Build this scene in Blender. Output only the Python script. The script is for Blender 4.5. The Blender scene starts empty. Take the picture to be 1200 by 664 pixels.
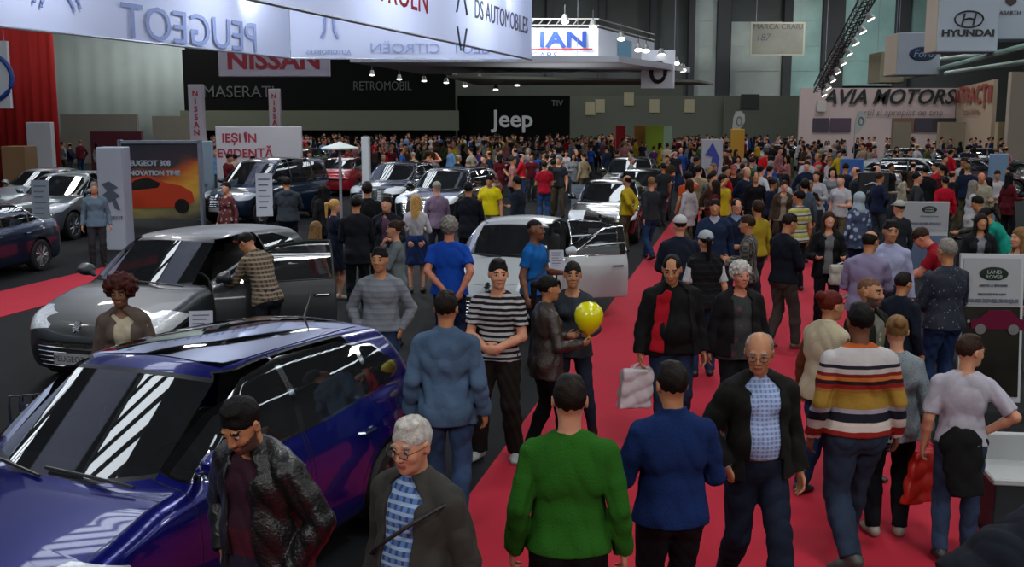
import bpy, math, random
import numpy as np
from mathutils import Vector, Matrix
R = math.radians
rng = random.Random(7)
SC = bpy.context.scene
COL = SC.collection

# ------------------------------------------------------------------ materials
def _in(n, name, v):
    if name in n.inputs: n.inputs[name].default_value = v
def rgb(h):
    if isinstance(h, str):
        h = h.lstrip('#'); c = [int(h[i:i+2], 16)/255 for i in (0, 2, 4)]
        return tuple((x/12.92 if x <= .04045 else ((x+.055)/1.055)**2.4) for x in c) + (1,)
    return tuple(h) + (1,) if len(h) == 3 else tuple(h)
MATS = {}
def mat(name, col, rough=.6, metal=0., coat=0., bump=0., bscale=40., spec=.5, emit=None, estr=0., vary=0., vscale=6., alpha=1., sheen=0.):
    if name in MATS: return MATS[name]
    m = bpy.data.materials.new(name); m.use_nodes = True; MATS[name] = m
    nt = m.node_tree; b = nt.nodes['Principled BSDF']
    c = rgb(col)
    _in(b, 'Base Color', c); _in(b, 'Roughness', rough); _in(b, 'Metallic', metal)
    _in(b, 'Coat Weight', coat); _in(b, 'Coat Roughness', .04); _in(b, 'Specular IOR Level', spec)
    _in(b, 'Alpha', alpha); _in(b, 'Sheen Weight', sheen)
    if emit is not None:
        _in(b, 'Emission Color', rgb(emit)); _in(b, 'Emission Strength', estr)
    tc = None
    if bump or vary: tc = nt.nodes.new('ShaderNodeTexCoord')
    if bump:
        n = nt.nodes.new('ShaderNodeTexNoise'); n.inputs['Scale'].default_value = bscale; n.inputs['Detail'].default_value = 3
        nt.links.new(tc.outputs['Object'], n.inputs['Vector'])
        bp = nt.nodes.new('ShaderNodeBump'); bp.inputs['Strength'].default_value = bump; bp.inputs['Distance'].default_value = .02
        nt.links.new(n.outputs['Fac'], bp.inputs['Height']); nt.links.new(bp.outputs['Normal'], b.inputs['Normal'])
    if vary:
        n = nt.nodes.new('ShaderNodeTexNoise'); n.inputs['Scale'].default_value = vscale; n.inputs['Detail'].default_value = 4
        nt.links.new(tc.outputs['Object'], n.inputs['Vector'])
        r = nt.nodes.new('ShaderNodeValToRGB')
        r.color_ramp.elements[0].position = .3; r.color_ramp.elements[1].position = .7
        r.color_ramp.elements[0].color = tuple(x*(1-vary) for x in c[:3]) + (1,)
        r.color_ramp.elements[1].color = tuple(min(1, x*(1+vary)) for x in c[:3]) + (1,)
        nt.links.new(n.outputs['Fac'], r.inputs['Fac']); nt.links.new(r.outputs['Color'], b.inputs['Base Color'])
    return m
def mat_steps(name, stops, axis='z', scale=1., off=0., rough=.8, wob=0., inner=None, repeat=False):
    """bands of constant colour along an object axis: stops = [(pos 0..1, colour)...]"""
    if name in MATS: return MATS[name]
    m = mat(name, stops[0][1], rough, bump=.25, bscale=30, spec=.15)
    nt = m.node_tree; b = nt.nodes['Principled BSDF']
    tc = nt.nodes.new('ShaderNodeTexCoord'); sp = nt.nodes.new('ShaderNodeSeparateXYZ')
    nt.links.new(tc.outputs['Object'], sp.inputs[0])
    ma = nt.nodes.new('ShaderNodeMath'); ma.operation = 'MULTIPLY_ADD'
    ma.inputs[1].default_value = scale; ma.inputs[2].default_value = off
    nt.links.new(sp.outputs['xyz'.index(axis)], ma.inputs[0])
    src = ma.outputs[0]
    if wob:
        n = nt.nodes.new('ShaderNodeTexNoise'); n.inputs['Scale'].default_value = 7
        nt.links.new(tc.outputs['Object'], n.inputs['Vector'])
        w = nt.nodes.new('ShaderNodeMath'); w.operation = 'MULTIPLY_ADD'; w.inputs[1].default_value = wob
        nt.links.new(n.outputs['Fac'], w.inputs[0]); nt.links.new(src, w.inputs[2]); src = w.outputs[0]
    if repeat:
        fr = nt.nodes.new('ShaderNodeMath'); fr.operation = 'FRACT'
        nt.links.new(src, fr.inputs[0]); src = fr.outputs[0]
    r = nt.nodes.new('ShaderNodeValToRGB'); cr = r.color_ramp; cr.interpolation = 'CONSTANT'
    while len(cr.elements) < len(stops): cr.elements.new(.5)
    for e, (p, c) in zip(cr.elements, stops): e.position = p; e.color = rgb(c)
    nt.links.new(src, r.inputs['Fac']); nt.links.new(r.outputs['Color'], b.inputs['Base Color'])
    return m
def mat_check(name, c1, c2, c3, scale=12., rough=.85):
    """woven plaid"""
    if name in MATS: return MATS[name]
    m = mat(name, c1, rough, bump=.2, bscale=30); nt = m.node_tree; b = nt.nodes['Principled BSDF']
    tc = nt.nodes.new('ShaderNodeTexCoord'); sp = nt.nodes.new('ShaderNodeSeparateXYZ')
    nt.links.new(tc.outputs['Object'], sp.inputs[0])
    fs = []
    for ax in (0, 2):
        ma = nt.nodes.new('ShaderNodeMath'); ma.operation = 'MULTIPLY'; ma.inputs[1].default_value = scale
        fr = nt.nodes.new('ShaderNodeMath'); fr.operation = 'FRACT'
        gt = nt.nodes.new('ShaderNodeMath'); gt.operation = 'GREATER_THAN'; gt.inputs[1].default_value = .6
        nt.links.new(sp.outputs[ax], ma.inputs[0]); nt.links.new(ma.outputs[0], fr.inputs[0]); nt.links.new(fr.outputs[0], gt.inputs[0]); fs.append(gt.outputs[0])
    m1 = nt.nodes.new('ShaderNodeMix'); m1.data_type = 'RGBA'; m1.inputs[6].default_value = rgb(c1); m1.inputs[7].default_value = rgb(c2)
    m2 = nt.nodes.new('ShaderNodeMix'); m2.data_type = 'RGBA'; m2.inputs[7].default_value = rgb(c3)
    nt.links.new(fs[0], m1.inputs[0]); nt.links.new(m1.outputs[2], m2.inputs[6]); nt.links.new(fs[1], m2.inputs[0])
    nt.links.new(m2.outputs[2], b.inputs['Base Color'])
    return m
def mat_spots(name, base, spot, scale=30., thr=.3, rough=.8):
    if name in MATS: return MATS[name]
    m = mat(name, base, rough, bump=.2, bscale=30); nt = m.node_tree; b = nt.nodes['Principled BSDF']
    tc = nt.nodes.new('ShaderNodeTexCoord'); v = nt.nodes.new('ShaderNodeTexVoronoi'); v.inputs['Scale'].default_value = scale
    nt.links.new(tc.outputs['Object'], v.inputs['Vector'])
    r = nt.nodes.new('ShaderNodeValToRGB'); r.color_ramp.interpolation = 'CONSTANT'
    r.color_ramp.elements[0].color = rgb(spot); r.color_ramp.elements[1].color = rgb(base); r.color_ramp.elements[1].position = thr
    nt.links.new(v.outputs['Distance'], r.inputs['Fac']); nt.links.new(r.outputs['Color'], b.inputs['Base Color'])
    return m
def mat_glass(name, tint=(.03, .035, .04), opac=.75, rough=.02):
    """tinted pane: part clear, part dark, with a mirror coat"""
    if name in MATS: return MATS[name]
    m = bpy.data.materials.new(name); m.use_nodes = True; MATS[name] = m
    nt = m.node_tree; b = nt.nodes['Principled BSDF']
    _in(b, 'Base Color', rgb(tint)); _in(b, 'Roughness', rough); _in(b, 'Specular IOR Level', .8); _in(b, 'Coat Weight', 1.); _in(b, 'Coat Roughness', .01)
    _in(b, 'Coat IOR', 1.8)
    _in(b, 'Alpha', opac)
    return m
def mat_emit(name, col, s):
    return mat(name, col, .5, emit=col, estr=s)

# ------------------------------------------------------------------ objects
def obj(name, me, m=None, parent=None, mats=None, smooth=False):
    o = bpy.data.objects.new(name, me); COL.objects.link(o)
    if mats:
        for x in mats: me.materials.append(x)
    elif m is not None: me.materials.append(m)
    if parent is not None: o.parent = parent
    if smooth:
        me.polygons.foreach_set('use_smooth', [True]*len(me.polygons))
    return o
def tag(o, label=None, cat=None, group=None, kind=None):
    if label: o['label'] = label
    if cat: o['category'] = cat
    if group: o['group'] = group
    if kind: o['kind'] = kind
    return o
def empty(name, loc=(0, 0, 0), rz=0., label=None, cat=None, group=None):
    o = bpy.data.objects.new(name, None); COL.objects.link(o)
    o.location = loc; o.rotation_euler = (0, 0, rz); o.empty_display_size = .1
    return tag(o, label, cat, group)
def copy_tree(o, parent=None):
    c = o.copy(); COL.objects.link(c)
    if parent is not None: c.parent = parent
    for ch in list(o.children): copy_tree(ch, c)
    return c

class MB:
    """collects simple solids into one mesh"""
    def __init__(s): s.v = []; s.f = []; s.mi = []; s.cur = 0
    def add(s, vs, fs):
        n = len(s.v); s.v += [tuple(v) for v in vs]; s.f += [tuple(i+n for i in f) for f in fs]; s.mi += [s.cur]*len(fs); return s
    def box(s, c, d, M=None, bev=0.):
        cx, cy, cz = c; x, y, z = d[0]/2, d[1]/2, d[2]/2
        if bev > 0:
            b = min(bev, x*.9, y*.9, z*.9); vs = []; 
            # octagonal prism style chamfer in all edges through 24 verts
            import itertools
            idx = {}
            for sx, sy, sz in itertools.product((-1, 1), repeat=3):
                for k in range(3):
                    p = [sx*(x-b), sy*(y-b), sz*(z-b)]; p[k] = (sx, sy, sz)[k]*(x, y, z)[k]
                    idx[(sx, sy, sz, k)] = len(vs); vs.append((p[0]+cx, p[1]+cy, p[2]+cz))
            fs = []
            for k in range(3):
                a, c2 = [i for i in range(3) if i != k]
                for sg in (-1, 1):
                    q = []
                    for sa, sb in ((-1, -1), (1, -1), (1, 1), (-1, 1)):
                        t = [0, 0, 0]; t[k] = sg; t[a] = sa; t[c2] = sb; q.append(idx[(*t, k)])
                    fs.append(q if (sg > 0) ^ (k == 1) else q[::-1])
            for k in range(3):       # edge chamfers, edges along k
                a, c2 = [i for i in range(3) if i != k]
                for sa, sb in itertools.product((-1, 1), repeat=2):
                    t0 = [0]*3; t0[k] = -1; t0[a] = sa; t0[c2] = sb
                    t1 = list(t0); t1[k] = 1
                    fs.append([idx[(*t0, a)], idx[(*t1, a)], idx[(*t1, c2)], idx[(*t0, c2)]])
            for t in itertools.product((-1, 1), repeat=3): fs.append([idx[(*t, 0)], idx[(*t, 1)], idx[(*t, 2)]])
        else:
            vs = [(cx+i*x, cy+j*y, cz+k*z) for k in (-1, 1) for j in (-1, 1) for i in (-1, 1)]
            fs = [(0, 2, 3, 1), (4, 5, 7, 6), (0, 1, 5, 4), (2, 6, 7, 3), (0, 4, 6, 2), (1, 3, 7, 5)]
        if M is not None: vs = [M @ Vector(v) for v in vs]
        return s.add(vs, fs)
    def tube(s, pts, r, n=8, cap=True):
        pts = [Vector(p) for p in pts]; rs = r if isinstance(r, (list, tuple)) else [r]*len(pts)
        vs = []; 
        for i, p in enumerate(pts):
            t = (pts[min(i+1, len(pts)-1)]-pts[max(i-1, 0)]).normalized()
            a = Vector((0, 0, 1)) if abs(t.z) < .9 else Vector((1, 0, 0))
            u = t.cross(a).normalized(); w = t.cross(u)
            for k in range(n):
                an = 2*math.pi*k/n; vs.append(p+(u*math.cos(an)+w*math.sin(an))*rs[i])
        fs = [(i*n+k, i*n+(k+1) % n, (i+1)*n+(k+1) % n, (i+1)*n+k) for i in range(len(pts)-1) for k in range(n)]
        if cap: fs += [tuple(range(n))[::-1], tuple(range((len(pts)-1)*n, len(pts)*n))]
        return s.add(vs, fs)
    def lathe(s, prof, n=24, M=None, close=True):
        vs = [(r*math.cos(2*math.pi*k/n), r*math.sin(2*math.pi*k/n), z) for r, z in prof for k in range(n)]
        fs = [(i*n+k, i*n+(k+1) % n, (i+1)*n+(k+1) % n, (i+1)*n+k) for i in range(len(prof)-1) for k in range(n)]
        if close: fs += [tuple(range(n))[::-1], tuple(range((len(prof)-1)*n, len(prof)*n))]
        if M is not None: vs = [M @ Vector(v) for v in vs]
        return s.add(vs, fs)
    def prism(s, poly, h, M=None):
        """poly in xy, extruded to z=h"""
        n = len(poly); vs = [(x, y, 0) for x, y in poly]+[(x, y, h) for x, y in poly]
        fs = [tuple(range(n))[::-1], tuple(range(n, 2*n))]+[(i, (i+1) % n, n+(i+1) % n, n+i) for i in range(n)]
        if M is not None: vs = [M @ Vector(v) for v in vs]
        return s.add(vs, fs)
    def quad(s, a, b, c, d): return s.add([a, b, c, d], [(0, 1, 2, 3)])
    def mesh(s, name='mesh'):
        me = bpy.data.meshes.new(name); me.from_pydata([tuple(v) for v in s.v], [], s.f)
        if any(s.mi): me.polygons.foreach_set('material_index', s.mi)
        me.update(); return me
    def build(s, name, m=None, parent=None, smooth=False, mats=None):
        o = obj(name, s.mesh(name), m, parent, mats)
        if smooth:
            o.data.polygons.foreach_set('use_smooth', [True]*len(o.data.polygons))
            o.data.set_sharp_from_angle(angle=R(35))
        return o

def text_mesh(body, size, depth=.004, align='CENTER', shear=0., bold=0., sx=1.):
    cu = bpy.data.curves.new('t', 'FONT'); cu.body = body; cu.size = size; cu.extrude = depth
    cu.align_x = align; cu.align_y = 'CENTER'; cu.shear = shear; cu.offset = bold; cu.resolution_u = 3
    o = bpy.data.objects.new('t', cu); COL.objects.link(o)
    dg = bpy.context.evaluated_depsgraph_get(); me = bpy.data.meshes.new_from_object(o.evaluated_get(dg))
    bpy.data.objects.remove(o); bpy.data.curves.remove(cu)
    if sx != 1.:
        for v in me.vertices: v.co.x *= sx
    return me
def frame(o, x, z):
    """Matrix with local X along x, local Y along z (text plane), local Z = x cross z"""
    x = Vector(x).normalized(); y = Vector(z).normalized(); n = x.cross(y)
    return Matrix(((x.x, y.x, n.x, o[0]), (x.y, y.y, n.y, o[1]), (x.z, y.z, n.z, o[2]), (0, 0, 0, 1)))
def lettering(body, size, o, x, z, m, parent, depth=.004, name='lettering', **k):
    me = text_mesh(body, size, depth, **k)
    t = obj(name, me, m, parent)
    M = frame(o, x, z); me.transform(M)
    return t

# ------------------------------------------------------------------ signed distance modelling
class SDF:
    def __init__(s, lo, hi, h):
        s.lo = np.array(lo, float); s.h = h
        s.n = np.ceil((np.array(hi)-s.lo)/h).astype(int)+1
        s.D = np.full(s.n, 1., np.float32)
    def block(s, blo, bhi):
        a = np.clip(np.floor((np.array(blo)-s.lo)/s.h).astype(int), 0, s.n)
        b = np.clip(np.ceil((np.array(bhi)-s.lo)/s.h).astype(int)+1, 0, s.n)
        if (b <= a).any(): return None
        ax = [(s.lo[i]+s.h*np.arange(a[i], b[i])).astype(np.float32) for i in range(3)]
        return (slice(a[0], b[0]), slice(a[1], b[1]), slice(a[2], b[2])), ax[0][:, None, None], ax[1][None, :, None], ax[2][None, None, :]
    def _mix(s, sl, d, k, op):
        D = s.D[sl]
        if op == 'sub': 
            d = -d
            if k > 0:
                hh = np.clip(.5-.5*(D-d)/k, 0, 1); s.D[sl] = D*(1-hh)+d*hh+k*hh*(1-hh)
            else: s.D[sl] = np.maximum(D, d)
        else:
            if k > 0:
                hh = np.clip(.5+.5*(D-d)/k, 0, 1); s.D[sl] = D*(1-hh)+d*hh-k*hh*(1-hh)
            else: s.D[sl] = np.minimum(D, d)
    def cone(s, a, b, ra, rb, k=.02, op='add', flat=None, cap=None):
        """rounded tapered limb; flat=(vec,ratio) squashes the section along vec; cap: flat end at b"""
        a = np.array(a, float); b = np.array(b, float); rm = max(ra, rb)
        pad = rm*(1.35 if flat else 1.)+k+2*s.h
        B = s.block(np.minimum(a, b)-pad, np.maximum(a, b)+pad)
        if B is None: return
        sl, X, Y, Z = B
        ab = b-a; L2 = max(float(ab@ab), 1e-9)
        px, py, pz = X-a[0], Y-a[1], Z-a[2]
        t0 = (px*ab[0]+py*ab[1]+pz*ab[2])/L2
        t = np.clip(t0, 0, 1)
        qx, qy, qz = px-t*ab[0], py-t*ab[1], pz-t*ab[2]
        if flat is not None:
            n, q = flat; n = np.array(n, float); n /= np.linalg.norm(n)
            w = qx*n[0]+qy*n[1]+qz*n[2]; e = (1/q-1)*w
            d = np.sqrt((qx+e*n[0])**2+(qy+e*n[1])**2+(qz+e*n[2])**2)-(ra+(rb-ra)*t)
        else:
            d = np.sqrt(qx*qx+qy*qy+qz*qz)-(ra+(rb-ra)*t)
        if cap: d = np.maximum(d, (t0-1)*math.sqrt(L2))
        s._mix(sl, d.astype(np.float32), k, op)
    def ell(s, c, r, k=.02, op='add', M=None):
        """ellipsoid; M 3x3 rotation (columns = local axes)"""
        c = np.array(c, float); r = np.array(r, float); pad = (r.max() if M is not None else r)+k+2*s.h
        B = s.block(c-pad, c+pad)
        if B is None: return
        sl, X, Y, Z = B; px, py, pz = X-c[0], Y-c[1], Z-c[2]
        if M is not None:
            m = np.array(M, float)
            px, py, pz = (px*m[0, 0]+py*m[1, 0]+pz*m[2, 0]), (px*m[0, 1]+py*m[1, 1]+pz*m[2, 1]), (px*m[0, 2]+py*m[1, 2]+pz*m[2, 2])
        k0 = np.sqrt((px/r[0])**2+(py/r[1])**2+(pz/r[2])**2)+1e-6
        k1 = np.sqrt((px/r[0]**2)**2+(py/r[1]**2)**2+(pz/r[2]**2)**2)+1e-6
        s._mix(sl, (k0*(k0-1)/k1).astype(np.float32), k, op)
    def box(s, c, hw, k=0., op='add', M=None, rnd=.0):
        c = np.array(c, float); hw = np.array(hw, float); pad = np.linalg.norm(hw)+k+2*s.h if M is not None else hw+k+2*s.h
        B = s.block(c-pad, c+pad)
        if B is None: return
        sl, X, Y, Z = B; px, py, pz = X-c[0], Y-c[1], Z-c[2]
        if M is not None:
            m = np.array(M, float)
            px, py, pz = (px*m[0, 0]+py*m[1, 0]+pz*m[2, 0]), (px*m[0, 1]+py*m[1, 1]+pz*m[2, 1]), (px*m[0, 2]+py*m[1, 2]+pz*m[2, 2])
        qx, qy, qz = np.abs(px)-hw[0]+rnd, np.abs(py)-hw[1]+rnd, np.abs(pz)-hw[2]+rnd
        d = np.sqrt(np.maximum(qx, 0)**2+np.maximum(qy, 0)**2+np.maximum(qz, 0)**2)+np.minimum(np.maximum(np.maximum(qx, qy), qz), 0)-rnd
        s._mix(sl, d.astype(np.float32), k, op)
    def cut(s, p, n, k=0.):
        """keep the side where (x-p).n < 0"""
        n = np.array(n, float); n /= np.linalg.norm(n)
        sl, X, Y, Z = s.block(s.lo, s.lo+s.h*(s.n-1))
        d = (X-p[0])*n[0]+(Y-p[1])*n[1]+(Z-p[2])*n[2]
        if k > 0: s._mix(sl, -d.astype(np.float32), k, 'sub')
        else: s.D = np.maximum(s.D, d.astype(np.float32))
    def grid(s):
        return s.block(s.lo, s.lo+s.h*(s.n-1))[1:]
    def mesh(s, project=1):
        D = s.D; S = D < 0
        act = np.zeros(s.n-1, bool); first = S[:-1, :-1, :-1]
        for i in (0, 1):
            for j in (0, 1):
                for k in (0, 1):
                    act |= S[i:s.n[0]-1+i, j:s.n[1]-1+j, k:s.n[2]-1+k] != first
        ci = np.argwhere(act)
        if len(ci) == 0: return np.zeros((0, 3)), np.zeros((0, 4), int)
        vid = np.full(s.n-1, -1, np.int32); vid[act] = np.arange(len(ci))
        C = {}
        for i in (0, 1):
            for j in (0, 1):
                for k in (0, 1): C[(i, j, k)] = D[ci[:, 0]+i, ci[:, 1]+j, ci[:, 2]+k]
        acc = np.zeros((len(ci), 3)); cnt = np.zeros(len(ci))
        for ax in range(3):
            o1, o2 = [q for q in range(3) if q != ax]
            for u in (0, 1):
                for w in (0, 1):
                    ka = [0, 0, 0]; ka[o1] = u; ka[o2] = w; kb = list(ka); kb[ax] = 1
                    da, db = C[tuple(ka)], C[tuple(kb)]
                    m = (da < 0) != (db < 0)
                    t = np.where(m, da/np.where(m, da-db, 1), 0)
                    p = np.zeros((len(ci), 3)); p[:] = ka; p[:, ax] = t
                    acc[m] += p[m]; cnt[m] += 1
        V = s.lo+s.h*(ci+acc/cnt[:, None])
        Q = []
        for ax in range(3):
            o1, o2 = [q for q in range(3) if q != ax]
            a = [slice(1, -1)]*3; a[ax] = slice(0, -1); b = list(a); b[ax] = slice(1, None)
            A = S[tuple(a)]; Bq = S[tuple(b)]
            e = np.argwhere(A != Bq); base = e.copy()
            for q in (o1, o2): base[:, q] += 1
            sgn = A[tuple(e.T)]
            def g(du, dv):
                t = base.copy(); t[:, o1] += du; t[:, o2] += dv; return vid[tuple(t.T)]
            q = np.stack([g(-1, -1), g(0, -1), g(0, 0), g(-1, 0)], 1)
            fl = sgn if ax != 1 else ~sgn
            q[~fl] = q[~fl][:, ::-1]
            Q.append(q)
        Q = np.concatenate(Q)
        for _ in range(project):
            g = (V-s.lo)/s.h; i0 = np.clip(np.floor(g).astype(int), 0, s.n-2); f = g-i0
            c = {k: D[i0[:, 0]+k[0], i0[:, 1]+k[1], i0[:, 2]+k[2]] for k in C}
            fx, fy, fz = f.T
            def lerp(a, b, t): return a*(1-t)+b*t
            x00 = lerp(c[0, 0, 0], c[1, 0, 0], fx); x10 = lerp(c[0, 1, 0], c[1, 1, 0], fx); x01 = lerp(c[0, 0, 1], c[1, 0, 1], fx); x11 = lerp(c[0, 1, 1], c[1, 1, 1], fx)
            val = lerp(lerp(x00, x10, fy), lerp(x01, x11, fy), fz)
            gz = lerp(x01, x11, fy)-lerp(x00, x10, fy); gy = lerp(x10-x00, x11-x01, fz)
            gx = lerp(lerp(c[1, 0, 0]-c[0, 0, 0], c[1, 1, 0]-c[0, 1, 0], fy), lerp(c[1, 0, 1]-c[0, 0, 1], c[1, 1, 1]-c[0, 1, 1], fy), fz)
            G = np.stack([gx, gy, gz], 1)/s.h; L = (G*G).sum(1)+1e-6
            V = V-G*np.clip(val/L, -s.h*.5, s.h*.5)[:, None]
        return V, Q
def np_mesh(name, V, F, smooth=True, mi=None):
    me = bpy.data.meshes.new(name); F = np.asarray(F)
    me.vertices.add(len(V)); me.vertices.foreach_set('co', np.asarray(V, np.float32).ravel())
    n, k = F.shape
    me.loops.add(n*k); me.loops.foreach_set('vertex_index', F.astype(np.int32).ravel())
    me.polygons.add(n); me.polygons.foreach_set('loop_start', np.arange(0, n*k, k, dtype=np.int32))
    me.polygons.foreach_set('use_smooth', np.full(n, smooth))
    if mi is not None: me.polygons.foreach_set('material_index', np.asarray(mi, np.int32))
    me.update(calc_edges=True); return me
def tris(Q): return np.concatenate([Q[:, [0, 1, 2]], Q[:, [0, 2, 3]]])
def clip(V, T, N, fld):
    """split triangles along fld(V)=0; returns V, T, N, side(bool per tri: fld<0)"""
    f = fld(V).astype(float); f[np.abs(f) < 1e-6] = 1e-6
    s = f < 0; c = s[T].sum(1)
    inn, out = T[c == 3], T[c == 0]
    mix = T[(c == 1) | (c == 2)]
    if len(mix) == 0: return V, np.concatenate([inn, out]), N, np.r_[np.ones(len(inn), bool), np.zeros(len(out), bool)]
    one = (s[mix].sum(1) == 1)            # rotate so vertex 0 is the lone one
    lone = np.where(one[:, None], s[mix], ~s[mix]).argmax(1)
    r = np.arange(len(mix)); A = mix[r, lone]; B = mix[r, (lone+1) % 3]; Cc = mix[r, (lone+2) % 3]
    E = np.concatenate([np.stack([A, B], 1), np.stack([A, Cc], 1)]); Es = np.sort(E, 1)
    U, inv = np.unique(Es, axis=0, return_inverse=True); inv = inv.ravel()
    t = f[U[:, 0]]/(f[U[:, 0]]-f[U[:, 1]])
    nv = V[U[:, 0]]*(1-t)[:, None]+V[U[:, 1]]*t[:, None]
    nn = N[U[:, 0]]*(1-t)[:, None]+N[U[:, 1]]*t[:, None]
    ab = len(V)+inv[:len(mix)]; ac = len(V)+inv[len(mix):]
    tA = np.stack([A, ab, ac], 1); tB = np.stack([ab, B, Cc], 1); tC = np.stack([ab, Cc, ac], 1)
    inn2 = np.concatenate([tA[one], tB[~one], tC[~one]]); out2 = np.concatenate([tA[~one], tB[one], tC[one]])
    T2 = np.concatenate([inn, inn2, out, out2])
    return np.concatenate([V, nv]), T2, np.concatenate([N, nn]), np.r_[np.ones(len(inn)+len(inn2), bool), np.zeros(len(out)+len(out2), bool)]
def compact(V, T, N=None):
    u, inv = np.unique(T, return_inverse=True)
    return V[u], inv.reshape(T.shape), (None if N is None else N[u])
# ------------------------------------------------------------------ people
def V3(*a): return np.array(a, float)
def unit(v): v = np.array(v, float); return v/(np.linalg.norm(v)+1e-9)
def rx(a): c, s = math.cos(a), math.sin(a); return np.array([[1, 0, 0], [0, c, -s], [0, s, c]])
def ry(a): c, s = math.cos(a), math.sin(a); return np.array([[c, 0, s], [0, 1, 0], [-s, 0, c]])
def rz_(a): c, s = math.cos(a), math.sin(a); return np.array([[c, -s, 0], [s, c, 0], [0, 0, 1]])
def ik(a, b, l1, l2, hint):
    d = b-a; L = np.linalg.norm(d); L2 = min(L, (l1+l2)*.995)
    if L > L2: b = a+d/L*L2; d = b-a; L = L2
    u = d/L; x = (L*L+l1*l1-l2*l2)/(2*L); y = math.sqrt(max(l1*l1-x*x, 0))
    h = np.array(hint, float); h = h-u*(h@u); h = unit(h)
    return a+u*x+h*y, b
ARM = {'down': ((.27, .02, .87), (.2, -1, 0)), 'pocket': ((.205, .06, .93), (1, -.7, 0)), 'hip': ((.185, .03, 1.03), (1, -.4, 0)),
       'front': ((.05, .20, 1.03), (1, -.6, -.2)), 'back': ((.05, -.19, .97), (1, -.4, 0)), 'bent': ((.19, .27, 1.12), (.5, -.8, -1)),
       'phone': ((.10, .30, 1.30), (.6, -.2, -1)), 'chest': ((.02, .23, 1.17), (1, -.2, -.6)), 'fwd': ((.25, .20, .90), (.3, -1, 0)),
       'rear': ((.25, -.17, .90), (.2, -1, 0)), 'chin': ((.06, .17, 1.42), (.5, .3, -1)), 'reach': ((.15, .48, 1.25), (.4, -.5, -1)),
       'side': ((.36, .10, 1.0), (.4, -.8, 0)), 'up': ((.20, .25, 1.62), (1, .2, -.4))}
SKIN = {'light': '#b98468', 'tan': '#a4714f', 'pale': '#c4917a', 'dark': '#6b4530', 'olive': '#946646', 'red': '#b4735a'}
HAIRC = {'black': '#0e0b0a', 'dark': '#17110d', 'brown': '#2c1c12', 'grey': '#77726c', 'white': '#a5a19b', 'blond': '#a8834c', 'dblond': '#6e5232', 'red': '#4e160c', 'auburn': '#391711', 'none': '#5c4030'}

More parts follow.
